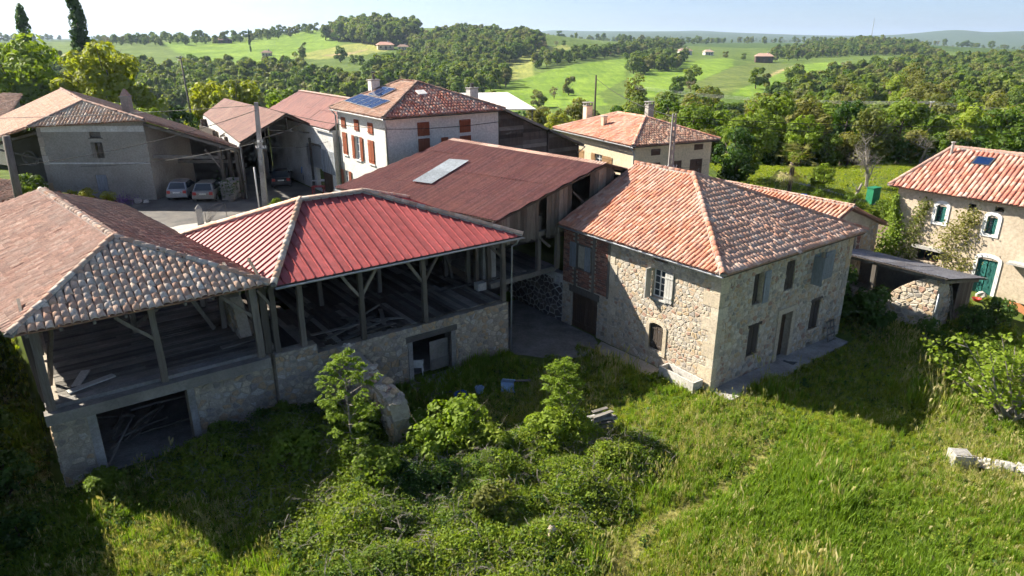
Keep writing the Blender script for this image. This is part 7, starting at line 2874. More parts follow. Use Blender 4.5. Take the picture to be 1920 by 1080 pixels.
# garden lawn behind
n = 14000
lx = rs.uniform(20, 48, n)
ly = rs.uniform(38, 74, n)
la = (lx - A0[0]) * CT + (ly - A0[1]) * ST
lb = -(lx - A0[0]) * ST + (ly - A0[1]) * CT
bed = inpoly(lx, ly, [(23.5, 47.5), (28.5, 46.5), (31, 52.5), (26.5, 56), (22.5, 53)]) | inpoly(lx, ly, [(19.5, 38), (21.5, 37.2), (24.5, 43.5), (23.6, 45.5), (21, 44)])
ok = ~bed & ~((la > 22.3) & (lb < 4.3)) & ~((la < 21.5) & (lb < 13.5)) & ~((la < 24.5) & (lb > 17.5) & (lb < 33))
lx, ly = lx[ok], ly[ok]
scatter('lawn_grass', 'short bright grass of the garden lawn', np.stack([lx, ly, gz(lx, ly)], -1), [TUF[0], TUF[1]], rs.uniform(.7, 1.2, len(lx)), rs.uniform(0, 6.28, len(lx)), rs.randint(0, 2, len(lx)))

# ------------------------------------------------------------------ poles and cables
def pole(label, x, y, z0, z1, r0, r1, mat, lean=(0, 0), kind='round', name='utility_pole', arm=None):
    begin(name, label, 'pole', x, y, z0, farm=False)
    m = MB()
    top = (x + lean[0], y + lean[1], z1)
    if kind == 'round':
        m.tube([(x, y, z0 - .3), (x + lean[0] * .5, y + lean[1] * .5, (z0 + z1) / 2), top], [r0, (r0 + r1) / 2, r1], 9)
        mk('shaft', m, mat, smooth=True)
    elif kind == 'solid':
        m.beam((x, y, z0 - .3), top, r0 * 2.6, r0 * 2, w1=r1 * 2.4, h1=r1 * 2)
        mk('shaft', m, mat)
    else:
        # concrete pole with a web of square openings
        n = 16
        for s in (-1, 1):
            m.beam((x + s * r0, y, z0 - .3), (top[0] + s * r1, top[1], z1), r0 * .8, r0 * 1.5, w1=r1 * .9, h1=r1 * 1.5)
        mk('shaft', m, mat)
        m = MB()
        for k in range(n):
            t = (k + .5) / n
            c = Vector((x, y, z0)).lerp(Vector(top), t)
            w = r0 + (r1 - r0) * t
            m.box(c.x - w * .62, c.x + w * .62, c.y - w * .55, c.y + w * .55, c.z - (.06 if k % 2 else .16), c.z + (.06 if k % 2 else .16))
        mk('web', m, mat)
    if arm:
        for (dz, L, rz) in arm:
            m = MB()
            d = Vector((math.cos(rz), math.sin(rz), 0)) * L / 2
            c = Vector((top[0], top[1] - r1 - .05, z1 - dz))
            m.beam(c - d, c + d, .06, .08)
            a = mk('crossarm', m, M['zinc'])
            for t in (-.9, -.45, .45, .9):
                m = MB()
                p = c + d * t
                m.lathe((p.x, p.y, p.z + .03), [(.03, 0), (.055, .05), (.03, .09), (.05, .13), (.02, .17)], 7)
                mk('insulator', m, M['white_paint'], a)
    return top


tp1 = pole('tall concrete pole standing in the yard before the hangar', -18.4, 49.9, 3.0, 10.75, .15, .10, M['concrete'], (.28, 0), 'solid', arm=((3.2, .7, .2), (2.8, .5, 1.2)))
tp2 = pole('concrete lattice pole in front of the cream house', 11.3, 48.5, 2.4, 10.1, .17, .10, M['concrete'], (-.05, 0), 'web', arm=((3.7, .9, .1),))
tp3 = pole('dark slim wooden pole behind the cream house', 9.9, 84, 1.5, 10.95, .14, .1, M['wood_dark'])
tp4 = pole('thick weathered wooden post at the left edge', -33.1, 45, 2.8, 9.05, .27, .22, M['wood_v'], (.25, 0))
tp5 = pole('thin wooden pole among the trees behind the farmhouse', -42.0, 92, 1.0, 12.9, .14, .1, M['wood_v'], (-.35, 0), arm=((.2, .9, .3),))
tp6 = pole('leaning wooden pole in the wood above the ivy house', 62, 105, -2.0, 6.2, .15, .1, M['wood_v'], (.5, 0), arm=((.15, 1.3, .6),))
pole('white metal lamp mast beside the yard pole', -18.75, 49.6, 3.0, 6.2, .05, .05, M['white_paint'], name='conduit_pipe')


def cable(label, p, q, sag, r=.014, mat='cable', group=None):
    p, q = Vector(p), Vector(q)
    m = MB()
    n = 18
    pts = []
    for i in range(n + 1):
        t = i / n
        c = p.lerp(q, t) - p
        c.z -= sag * 4 * t * (1 - t)
        pts.append(c)
    m.tube(pts, r, 4)
    single('power_cable', m, M[mat], label, 'cable', tuple(p), group=group)


cable('thick black cable from the wooden post past the farmhouse front', (-32.9, 45, 7.1), (-18.2, 49.8, 10.2), .5, .022)
cable('upper black cable crossing the farmhouse roof to the concrete pole', (-48, 52, 9.3), (-18.2, 49.8, 10.55), .25, .02)
cable('lower paired cable crossing the car shelter', (-33, 52.2, 5.8), (-18.2, 49.8, 8.0), .4, .012, 'cable')
cable('cable from the concrete pole to the white house wall', (-18.1, 49.9, 10.6), tuple(W(-2.3, 26.1, 9.3)), .35, .02)
cable('lower cable from the concrete pole to the long hangar', (-18.1, 49.9, 7.7), tuple(W(-2.65, 35.5, 7.4)), .3, .016)
cable('dark cable along the white house front', tuple(W(-2.3, 26.1, 9.25)), tuple(W(7.1, 26.15, 9.1)), .15, .018)
cable('black cable from the lattice pole over the garden to the far right', (11.25, 48.5, 9.9), (52, 52, 9.3), .6, .022)
cable('second black cable from the lattice pole to the ivy house', (11.25, 48.5, 9.7), (52, 62, 7.6), .9, .018)
cable('black cable bundle from the lattice pole to the cream roof', (11.25, 48.5, 9.9), (9.9, 84, 10.6), .5, .03)
cable('thin grey wire below the cream house eaves', (11.25, 48.4, 6.5), tuple(W(23.5, 19.2, 5.2)), .2, .012)
for k, (dz, dy) in enumerate(((0, 0), (-.25, 1.0), (-.5, 2.0))):
    lab = ('top', 'middle', 'bottom')[k] + ' of the three pale wires crossing the wood'
    cable(lab + ' towards the fields', (62.5 + dy * .4, 105 + dy, 6.2 + dz), (26, 150, 5.6 + dz), 1.0, .013, 'cable_pale', 'wires crossing the wood')
    cable(lab + ' towards the right edge', (62.5 + dy * .4, 105 + dy, 6.2 + dz), (100, 92, 5.4 + dz), .8, .013, 'cable_pale', 'wires crossing the wood')


# ------------------------------------------------------------------ cars
def car(label, x, y, z, rz, paint, L=3.9, Wd=1.66, Hh=1.42, plate=True):
    global OFF
    begin('parked_car', label, 'car', x, y, z, farm=False, rz=rz, group='cars in the yard')
    OFF = (0, 0, 0)
    hw = Wd / 2
    # lower body, rear at y=0 facing -y, nose at +y : sections along y
    sec = [(0.0, .36, .78, .90), (.08, .25, .86, .97), (.5, .22, .92, 1.0), (1.5, .22, .90, 1.0), (2.6, .22, .88, 1.0), (3.3, .22, .82, .98), (3.75, .28, .70, .93), (L, .38, .58, .80)]
    m = MB()
    vs = []
    for (yy, zl, zh, f) in sec:
        w = hw * f
        vs += [(-w * .92, yy, zl), (-w, yy, zl + (zh - zl) * .45), (-w * .95, yy, zh), (w * .95, yy, zh), (w, yy, zl + (zh - zl) * .45), (w * .92, yy, zl)]
    fs = [(0, 1, 2, 3, 4, 5), tuple(6 * (len(sec) - 1) + k for k in range(6))[::-1]]
    for i in range(len(sec) - 1):
        for k in range(6):
            fs.append((6 * i + k, 6 * i + 6 + k, 6 * i + 6 + (k + 1) % 6, 6 * i + (k + 1) % 6))
    m.add(vs, fs)
    body = mk('body', m, paint, smooth=False)
    # cabin
    m = MB()
    a, b = hw * .90, hw * .70
    lo = [(-a, .16, .88), (a, .16, .88), (a, 2.75, .88), (-a, 2.75, .88)]
    hi = [(-b, .52, Hh - .03), (b, .52, Hh - .03), (b * .97, 1.85, Hh), (-b * .97, 1.85, Hh)]
    m.hexa(lo + hi)
    cab = mk('cabin', m, paint)

    def pane(q, s=.9, off=.008):
        q = [Vector(p) for p in q]
        c = sum(q, Vector()) / 4
        n = (q[1] - q[0]).cross(q[2] - q[0]).normalized()
        if n.dot(c - Vector((0, 1.4, 1.0))) < 0:
            n = -n
        mm = MB()
        mm.add([c + (p - c) * s + n * off for p in q], [(0, 1, 2, 3)])
        mk('window', mm, M['glass'], cab)
    pane([lo[0], lo[1], hi[1], hi[0]], .86)
    pane([lo[3], lo[2], hi[2], hi[3]], .86)
    pane([lo[0], lo[3], hi[3], hi[0]], .84)
    pane([lo[1], lo[2], hi[2], hi[1]], .84)
    for s in (-1, 1):
        m = MB()
        m.box(s * hw * .72 - .13, s * hw * .72 + .13, -.012, .1, .60, .83)
        mk('tail_light', m, M['tail_light'])
        m = MB()
        m.box(s * hw * .62 - .15, s * hw * .62 + .15, L - .08, L + .01, .52, .64)
        mk('headlight', m, M['white_paint'])
        m = MB()
        m.box(s * (hw + .02) - .09, s * (hw + .02) + .09, 2.45, 2.58, .92, 1.04)
        mk('mirror', m, M['black'])
        for yy in (.68, 3.1):
            m = MB()
            n = 14
            ring = []
            for xx, r in ((s * (hw - .17), .29), (s * (hw + .01), .29), (s * (hw + .015), .19)):
                ring.append([(xx, yy + r * math.cos(2 * math.pi * k / n), .29 + r * math.sin(2 * math.pi * k / n)) for k in range(n)])
            vs = ring[0] + ring[1] + ring[2]
            fs = []
            for r_ in (0, n):
                fs += [(r_ + k, r_ + (k + 1) % n, r_ + n + (k + 1) % n, r_ + n + k) for k in range(n)]
            m.add(vs, fs)
            wh = mk('wheel', m, M['black'])
            m = MB()
            m.add([(s * (hw + .012), yy + .19 * math.cos(2 * math.pi * k / n), .29 + .19 * math.sin(2 * math.pi * k / n)) for k in range(n)], [tuple(range(n))])
            mk('rim', m, M['zinc'], wh)
    m = MB()
    m.box(-hw * .95, hw * .95, -.05, .06, .32, .50)
    mk('bumper', m, paint)
    m = MB()
    m.box(-.26, .26, -.03, .0, .62, .73)
    mk('number_plate', m, M['plate'])


car('silver hatchback parked nose in under the tiled shelter', -26.2, 52.6, 3.02, .12, M['silver_paint'])
car('grey dusty hatchback parked beside the silver one', -23.9, 52.0, 3.02, .10, M['grey_paint'], 4.1, 1.72, 1.45)
car('dark car standing inside the gabled hangar', -19.6, 57.5, 3.02, .3, M['dark_paint'])
car('dark car parked behind the farmhouse by the bushes', -31.5, 72.5, g1(-31.5, 72.5), 1.3, M['dark_paint'])
car('dark car with pale bonnet beyond the plank shed', 4.6, 72.5, g1(4.6, 72.5) + 2.2, 1.5, M['dark_paint'])
m = MB()
m.box(-5, 5, -3, 3, -3, 0)
single('car_terrace', m, M['concrete'], 'concrete terrace carrying the car beyond the plank shed', 'terrace', (4.6, 73.0, g1(4.6, 72.5) + 2.19))


# ------------------------------------------------------------------ person in the hangar
def person():
    x, y, z = -18.1, 59.5, 3.02
    begin('person', 'person in a blue shirt and dark trousers standing in the hangar', 'person', x, y, z, farm=False)
    J = [((0, 0, .95), .15), ((0, 0, 1.2), .15), ((0, 0, 1.42), .17), ((0, .02, 1.53), .06), ((0, .02, 1.60), .075), ((0, .02, 1.70), .095), ((0, .02, 1.78), .06),
         ((.1, 0, .9), .095), ((.12, .03, .5), .07), ((.12, 0, .1), .05), ((.12, -.14, .05), .045), ((-.1, 0, .9), .095), ((-.13, -.05, .5), .07), ((-.13, .02, .1), .05), ((-.13, -.12, .05), .045),
         ((.2, 0, 1.42), .065), ((.25, -.02, 1.16), .05), ((.2, -.2, 1.02), .038), ((.18, -.28, 1.0), .035), ((-.2, 0, 1.42), .065), ((-.26, 0, 1.16), .05), ((-.25, -.12, .95), .038), ((-.24, -.17, .88), .035)]
    E_ = [(0, 1), (1, 2), (2, 3), (3, 4), (4, 5), (5, 6), (0, 7), (7, 8), (8, 9), (9, 10), (0, 11), (11, 12), (12, 13), (13, 14), (2, 15), (15, 16), (16, 17), (17, 18), (2, 19), (19, 20), (20, 21), (21, 22)]
    me = bpy.data.meshes.new('body')
    me.from_pydata([j[0] for j in J], E_, [])
    o = bpy.data.objects.new('body', me)
    C.objects.link(o)
    o.parent = CUR
    md = o.modifiers.new('skin', 'SKIN')
    for i, j in enumerate(J):
        me.skin_vertices[0].data[i].radius = (j[1], j[1])
    me.skin_vertices[0].data[0].use_root = True
    o.modifiers.new('sub', 'SUBSURF').render_levels = 1
    mt, nt, b = newmat('clothed_person')
    sp = nd(nt, 'SeparateXYZ')
    nt.links.new(objco(nt), sp.inputs[0])
    nt.links.new(ramp(nt, math_(nt, 'DIVIDE', sp.outputs[2], 2.0), [(0, (.02, .02, .02)), (.06, (.05, .06, .1)), (.47, (.05, .06, .1)), (.475, (.05, .19, .48)), (.765, (.05, .19, .48)), (.77, (.42, .24, .17)), (.855, (.42, .24, .17)), (.86, (.06, .045, .035))], 'CONSTANT'), b.inputs['Base Color'])
    me.materials.append(mt)


person()

# ------------------------------------------------------------------ yard things
def thing_parts(name, label, cat, x, y, z, parts, farm=False, rz=0.0, group=None):
    """small thing from named box/tube parts in local coordinates"""
    global OFF
    if farm:
        w = W(x, y, z); x, y, z = w.x, w.y, w.z; rz += TH
    begin(name, label, cat, x, y, z, farm=False, rz=rz or 1e-6, group=group)
    OFF = (0, 0, 0)
    for nm, mb, mat in parts:
        mk(nm, mb, mat)


def mb_box(*d):
    m = MB(); m.box(*d); return m


def mb_tube(pts, r, n=8):
    m = MB(); m.tube(pts, r, n); return m


m = MB()
m.hexa([(-.22, -.22, 1.2), (.22, -.22, 1.2), (.22, .22, 1.2), (-.22, .22, 1.2), (-.03, -.03, 1.45), (.03, -.03, 1.45), (.03, .03, 1.45), (-.03, .03, 1.45)])
thing_parts('gate_pier', 'square concrete gate pier with pointed cap', 'gate pier', -21.2, 45.2, 3.0, [('shaft', mb_box(-.2, .2, -.2, .2, 0, 1.2), M['concrete_pale']), ('cap', m, M['concrete_pale'])], rz=.4)
m = MB()
pts = [(-.0, 0, .15), (0, 0, .9)]
m.tube([(0, 0, .1), (0, 0, .95)], .02, 5)
m.tube([(1.3, .3, .05), (1.3, .3, 1.45)], .02, 5)
m.tube([(0, 0, .95), (.4, .1, 1.2), (.9, .2, 1.4), (1.3, .3, 1.45)], .02, 5)
m.tube([(0, 0, .1), (1.3, .3, .1)], .02, 5)
bars = MB()
for k in range(1, 9):
    t = k / 9
    bars.tube([(1.3 * t * .15, .3 * t * .15, .15), (1.3 * (.1 + .9 * t), .3 * (.1 + .9 * t), 1.3 * (.75 + .25 * t))], .01, 4)
thing_parts('iron_gate', 'open light iron gate with fan of thin bars', 'gate', -20.9, 45.4, 3.02, [('frame', m, M['iron']), ('bars', bars, M['iron'])], rz=.2)
pot = MB()
pot.lathe((0, 0, 0), [(.2, 0), (.27, .35), (.31, .5), (.33, .52), (.28, .5)], 12)
rsx = np.random.RandomState(50)
pc = rsx.normal(size=(240, 3)) * np.array([.5, .4, .45]) + np.array([0, 0, 1.2])
pm = leafmesh('pot_leaves', quads_mesh('p', pc, rsx.normal(size=(240, 3)) + np.array([0, 0, .5]), rsx.uniform(.05, .1, 240), .6, None, rsx), [M['leaf_dark']])
thing_parts('potted_plant', 'leafy plant in a grey tub beside the shelter post', 'plant', -22.0, 52.6, 3.02, [('pot', pot, M['concrete'])])
o = bpy.data.objects.new('leaves', pm); C.objects.link(o); o.parent = CUR
blk = MB()
blk.box(-.5, .5, -.4, 1.6, 0, 1.35)
thing_parts('pot_bench', 'low rendered wall block between shelter and hangar', 'wall', -22.4, 53.4, 3.0, [('block', blk, M['concrete']), ('top_slab', mb_box(-.55, .55, -.45, 1.65, 1.35, 1.43), M['concrete_pale'])])
leg = MB()
thing_parts('red_table', 'low red table by the hangar side door', 'table', -15.9, 55.5, 3.02, [('top', mb_box(-.5, .5, -.3, .3, .55, .6), M['red_plastic'])] + [('leg', mb_box(sx * .45 - .03, sx * .45 + .03, sy * .25 - .03, sy * .25 + .03, 0, .55), M['red_plastic']) for sx in (-1, 1) for sy in (-1, 1)])
thing_parts('white_table', 'cluttered white table behind the red one', 'table', -16.2, 57.2, 3.02, [('top', mb_box(-.6, .6, -.35, .35, .72, .77), M['white_paint'])] + [('leg', mb_box(sx * .55 - .03, sx * .55 + .03, sy * .3 - .03, sy * .3 + .03, 0, .72), M['iron']) for sx in (-1, 1) for sy in (-1, 1)])
rsx = np.random.RandomState(51)
pc = rsx.normal(size=(500, 3)) * np.array([.4, .35, .2]) + np.array([0, 0, .3])
M['purple'] = m_leaf('purple_flowers', [(.16, .07, .26), (.22, .10, .34), (.10, .12, .08)], .2)
pu = leafmesh('purple_flower_mound', quads_mesh('p', pc, rsx.normal(size=(500, 3)) + np.array([0, 0, .7]), rsx.uniform(.03, .06, 500), .8, None, rsx), [M['purple']])
o = bpy.data.objects.new('purple_flower_mound', pu); C.objects.link(o); o.location = (-30.0, 51.6, 3.02); tagob(o, 'mound of purple flowers at the foot of the farmhouse wall', 'flowers')
for k, (x, y, s, lab) in enumerate(((-29.0, 52.0, .5, 'pale rock beside the purple flowers'), (-28.4, 52.1, .35, 'small pale rock at the farmhouse corner'), (-31.0, 51.6, .3, 'grey stone left of the purple flowers'))):
    m = MB()
    rr = np.random.RandomState(60 + k)
    m.lathe((0, 0, 0), [(.5 * s, 0), (.62 * s, .25 * s), (.45 * s, .6 * s), (.12 * s, .72 * s)], 8)
    m.v = [tuple(np.array(p) + rr.normal(size=3) * .06 * s) for p in m.v]
    single('rock', m, M['concrete_pale'], lab, 'rock', (x, y, 3.0))

# ------------------------------------------------------------------ things around the stone house and meadow
# trough
m = MB()
hx, hy, hz, t = .32, 1.05, .55, .08
m.box(-hx, hx, -hy, hy, 0, .1)
for q in ((-hx, -hx + t, -hy, hy), (hx - t, hx, -hy, hy), (-hx + t, hx - t, -hy, -hy + t), (-hx + t, hx - t, hy - t, hy)):
    m.box(*q, .1, hz)
thing_parts('stone_trough', 'long stone water trough at the foot of the sunlit wall', 'trough', -.42, 1.35, 0.0, [('basin', m, M['concrete_pale'])], farm=True, rz=-.05)
thing_parts('door_mat', 'dark door mat before the house door', 'mat', 5.7, -.5, .09, [('mat', mb_box(-.42, .42, -.28, .28, 0, .02), M['gutter_dark'])], farm=True, rz=.1)
fr = MB()
for q in ((-.35, -.29, 0, 1.1), (.29, .35, 0, 1.1), (-.02, .02, 0, 1.1)):
    fr.hexa([(q[0], -.32, q[2]), (q[1], -.32, q[2]), (q[1], -.27, q[2]), (q[0], -.27, q[2]), (q[0], -.05, q[3]), (q[1], -.05, q[3]), (q[1], 0, q[3]), (q[0], 0, q[3])])
rl = MB()
for k in range(4):
    z = .05 + k * .33
    yv = -.32 + z * .245
    rl.box(-.36, .36, yv, yv + .05, z, z + .05)
thing_parts('old_window_frame', 'old grey window frame leaning against the house wall', 'window frame', 9.55, -.1, .05, [('stile', fr, M['wood_h']), ('rail', rl, M['wood_h'])], farm=True)

# plastic chair inside the stable door
seat = MB(); seat.box(-.24, .24, -.22, .24, .40, .44)
back = MB(); back.hexa([(-.25, .22, .44), (.25, .22, .44), (.25, .26, .44), (-.25, .26, .44), (-.23, .32, .85), (.23, .32, .85), (.23, .36, .85), (-.23, .36, .85)])
thing_parts('garden_chair', 'white plastic chair inside the stable doorway', 'chair', -9.75, 9.3, .1, [('seat', seat, M['white_paint']), ('backrest', back, M['white_paint'])]
            + [('leg', mb_tube([(sx * .22, sy * .2, .4), (sx * .26, sy * .24, 0)], .025, 5), M['white_paint']) for sx in (-1, 1) for sy in (-1, 1)]
            + [('armrest', mb_tube([(sx * .25, .24, .64), (sx * .27, -.18, .62), (sx * .25, -.2, .4)], .025, 5), M['white_paint']) for sx in (-1, 1)], farm=True, rz=2.6)

# bits of rubbish by the stable door
bn = MB(); bn.lathe((0, 0, 0), [(.2, 0), (.26, .45), (.28, .48), (.24, .48), (.19, .06)], 14)
thing_parts('blue_sack', 'crumpled blue plastic tub lying by the stable door', 'tub', -9.4, 6.35, .12, [('shell', bn, M['blue_plastic']), ('rim', mb_tube([(.28 * math.cos(t), .28 * math.sin(t), .48) for t in np.linspace(0, 6.28, 15)], .015, 5), M['blue_plastic'])], farm=True, rz=.3)
CUR.rotation_euler = (1.2, .2, .4)
thing_parts('white_board', 'white plastic panel lying on the ground', 'panel', -10.1, 5.5, .16, [('panel', mb_box(-.4, .4, -.16, .16, 0, .05), M['pale_blue']), ('rim', mb_box(-.42, .42, -.18, -.16, 0, .08), M['pale_blue'])], farm=True, rz=.4)
tb = MB(); tb.lathe((0, 0, 0), [(.16, 0), (.2, .25), (.22, .27), (.18, .27), (.15, .04)], 12)
thing_parts('white_pot', 'small pale bucket in the weeds', 'bucket', -8.45, 6.0, .1, [('pot', tb, M['pale_blue']), ('handle', mb_tube([(-.2, 0, .26), (-.1, 0, .38), (.1, 0, .38), (.2, 0, .26)], .01, 4), M['iron'])], farm=True)
th = MB(); th.box(-.3, .3, -.25, .25, 0, .04); th.box(-.3, .3, .21, .25, .04, .3)
thing_parts('blue_tray', 'tipped pale blue plastic tray behind the bramble', 'tray', -7.2, 5.6, .15, [('tray', th, M['pale_blue']), ('lip', mb_box(-.32, .32, -.27, -.25, 0, .1), M['pale_blue'])], farm=True, rz=-.5)
CUR.rotation_euler = (.6, .2, .2)
for k, (a, b, l, r) in enumerate(((-10.0, 7.2, 1.4, .3), (-10.6, 6.6, 1.1, .9), (-9.9, 6.8, .9, -.4), (-6.6, 5.7, 1.3, -.6))):
    m = MB()
    m.beam((-l / 2, 0, 0), (l / 2, 0, .05), .14, .04)
    single('loose_board', m, M['wood_h'], ('long loose board before the stable door', 'short loose board by the jamb', 'dark board scrap beside the slab', 'thin batten beside the blue tray')[k], 'board', tuple(W(a, b, .14 + .02 * k)), rz=TH + r)

# ruined wall stub standing out from the barn
begin('ruined_wall', 'crumbling stone wall stub running out from the red roofed barn', 'wall', -13.5, 7, 0)
Lw = LEFT(-13.8, 8.8)
prof = [(0, 0), (5.0, 0), (5.05, 1.6), (4.8, 2.2), (4.1, 2.4), (2.8, 2.45), (1.4, 2.6), (0, 2.8)]
m = MB()
m.prism([towall(Lw, a, b) for a, b in prof], (.7, 0, 0))
w_ = mk('core', m, M['mortar_grey'])
stones(Lw, prof, [], .34, .22, M['stone_grey'], w_, .06, 71, 120)
Ew = FRONT(-13.8, 3.8)
stones(Ew, [(0, 0), (.7, 0), (.68, 1.6), (.04, 1.65)], [], .3, .22, M['stone'], w_, .07, 72, 20)
Rw = ((-13.1, 3.8, 0), (0, 1), (1, 0))
stones(Rw, [(0, 0), (5.0, 0), (5.0, 2.8), (3.6, 2.6), (2.2, 2.45), (.9, 2.4), (.2, 2.2), (0, 1.6)], [], .34, .22, M['stone'], w_, .06, 73, 90)
for k in range(34):
    t = R.uniform(0, 4.9)
    zt = np.interp(t, [0, 1.4, 2.8, 4.1, 4.8, 5.0], [2.8, 2.6, 2.45, 2.4, 2.2, 1.6])
    m = MB()
    s = R.uniform(.1, .24)
    m.lathe((-13.45 + R.uniform(-.3, .3), 8.8 - t, zt - .04), [(s, 0), (s * 1.1, s * .35), (s * .7, s * .7), (s * .2, s * .78)], 6)
    rr = np.random.RandomState(k)
    m.v = [tuple(np.array(p) + rr.normal(size=3) * .03) for p in m.v]
    mk('capping_stone', m, M['quoin'] if R.random() < .6 else M['stone'])


def rockmb(s, seed, tall=1.0, n=9):
    m = MB()
    rr = np.random.RandomState(seed)
    m.lathe((0, 0, -.1), [(.5 * s, 0), (.6 * s, .3 * s * tall), (.55 * s, .7 * s * tall), (.35 * s, 1.05 * s * tall), (.1 * s, 1.18 * s * tall)], n)
    m.v = [tuple(np.array(p) + rr.normal(size=3) * .06 * s) for p in m.v]
    return m


ROCKS = [('upright pale stone standing in the brambles', 1.2, 16.9, .34, 2.4, 'quoin'), ('small pale stone stump at the bottom edge', -2.9, 15.9, .22, 2.0, 'quoin'), ('smaller grey stone stump at the bottom edge', -2.35, 15.85, .18, 1.6, 'concrete_pale'),
         ('pale rubble stone below the plank pile', 2.95, 22.3, .5, .7, 'quoin'), ('grey rubble stone beside the pale one', 3.45, 22.15, .38, .7, 'concrete_pale'), ('flat rubble stone nearest the brambles', 2.5, 22.0, .3, .7, 'stone')]
for k, (lab, x, y, s, tall, mt) in enumerate(ROCKS):
    single('rock', rockmb(s, 80 + k, tall), M[mt], lab, 'rock', (x, y, g1(x, y) + (.5 if k >= 3 else .25 if k else .3)))
# pile of planks
begin('plank_pile', 'untidy pile of grey planks in the grass', 'plank pile', 3.6, 24.3, g1(3.6, 24.3), farm=False)
for k in range(15):
    m = MB()
    a = .35 + R.uniform(-.35, .35)
    l = R.uniform(.7, 1.4)
    c = Vector((3.6 + R.uniform(-.2, .2), 24.3 + R.uniform(-.25, .25), OFF[2] + .2 + k * .045))
    d = Vector((math.cos(a), math.sin(a), R.uniform(-.12, .05))) * l / 2
    m.beam(c - d, c + d, .17, .04)
    mk('plank', m, M['wood_h'] if k % 3 else M['concrete_pale'])
# concrete block and low wall at the right
thing_parts('concrete_block', 'square concrete block at the end of the low wall', 'block', 16.75, 21.8, g1(16.75, 21.8) - .05, [('block', mb_box(-.32, .32, -.3, .3, 0, .55), M['concrete_pale']), ('top', mb_box(-.26, .26, -.25, .25, .55, .58), M['concrete'])], rz=-.15)
begin('low_stone_wall', 'low overgrown stone wall running right from the concrete block', 'wall', 18, 21.4, g1(18, 21.4), farm=False)
for k in range(30):
    m = MB()
    t = k / 29
    s = R.uniform(.14, .26)
    x, y = 17.15 + t * 3.2, 21.65 - t * 1.15 + R.uniform(-.18, .18)
    m.lathe((x, y, OFF[2] + R.uniform(0, .16)), [(s, 0), (s * 1.1, s * .5), (s * .8, s * .95), (s * .2, s * 1.05)], 7)
    rr = np.random.RandomState(200 + k)
    m.v = [tuple(np.array(p) + rr.normal(size=3) * .03) for p in m.v]
    mk('stone', m, M['concrete_pale'] if k % 3 else M['stone'])
# garden things
gb = MB()
for k in range(5):
    gb.box(-.5 + k * .2, -.5 + k * .2 + .18, -.32, -.3, .05, 1.3)
thing_parts('garden_cabinet', 'tall bright green metal cabinet on the lawn', 'cabinet', 30.9, 57.6, g1(30.9, 57.6), [('body', mb_box(-.5, .5, -.3, .3, 0, 1.35), M['green_box']), ('door_slats', gb, M['green_box']), ('lid', mb_box(-.55, .55, -.35, .35, 1.35, 1.42), M['green_box'])], rz=.5)
br = MB(); br.lathe((0, 0, 0), [(.26, 0), (.3, .3), (.3, .6), (.25, .9), (.1, .92)], 14)
thing_parts('blue_barrel', 'blue plastic water barrel in the garden', 'barrel', 24.2, 55.8, g1(24.2, 55.8), [('barrel', br, M['blue_plastic']), ('band', mb_tube([(.31 * math.cos(t), .31 * math.sin(t), .45) for t in np.linspace(0, 6.28, 15)], .02, 4), M['blue_plastic'])])
br = MB(); br.lathe((0, 0, 0), [(.22, 0), (.24, .3), (.24, .75), (.2, .78)], 12)
thing_parts('terracotta_pipe', 'terracotta chimney pipe beside the blue barrel', 'pipe', 25.0, 55.9, g1(25, 55.9), [('pipe', br, M['terracotta']), ('collar', mb_tube([(.25 * math.cos(t), .25 * math.sin(t), .7) for t in np.linspace(0, 6.28, 13)], .025, 4), M['terracotta'])])
m = MB()
m.tube([(0, 0, -.1), (.15, 0, .8), (.5, .05, 1.8)], [.16, .13, .09], 7)
m.tube([(.2, 0, 1.0), (.0, 0, 1.6)], [.07, .03], 6)
single('dead_stump', m, M['bark_pale'], 'leaning dead tree stump in the garden', 'stump', (29.0, 57.0, g1(29, 57)), smooth=True)
begin('garden_edging', 'row of white stones edging the lawn', 'edging', 28, 60, g1(28, 60), farm=False)
for k in range(26):
    t = k / 25
    x, y = 25.5 + t * 6.2, 63.2 - t * 6.6
    m = rockmb(.34 + R.uniform(-.06, .1), 300 + k, .5, 6)
    z = g1(x, y)
    m.v = [(p[0] + x, p[1] + y, p[2] + z) for p in m.v]
    mk('stone', m, M['concrete_pale'])
# rusty sheets and basin beside the ivy house
for k, (a, b, r, mt, lab) in enumerate(((20.9, -5.0, .5, 'rust_bright', 'orange rusted corrugated sheet leaning near the green door'), (22.3, -6.2, .2, 'rust_bright', 'second rusted sheet lying flat beyond the first'))):
    begin('corrugated_sheet', lab, 'metal sheet', a, b, .4)
    f = [(a - .5, b - 1.0, .42), (a + .6, b - .8, .5), (a + .75, b + .7, .75), (a - .4, b + .6, .62)]
    strips([f[0], f[1], (f[0][0] + (f[1][0] - f[0][0]) + .1, f[1][1] + 1.5, .8), (f[0][0] + .1, f[0][1] + 1.5, .72)], 1.2, None, 'sheet', M[mt], waves=9, amp=.03)
bs = MB(); bs.lathe((0, 0, 0), [(.15, 0), (.24, .14), (.26, .15), (.21, .13), (.12, .03)], 14)
thing_parts('red_basin', 'red plastic basin by the ivy house wall', 'basin', 21.4, -2.7, .32, [('basin', bs, M['red_plastic'])], farm=True)
thing_parts('white_sack', 'pale sack leaning at the ivy house wall', 'sack', 22.3, -2.6, .3, [('sack', rockmb(.5, 400, .8), M['concrete_pale'])], farm=True)


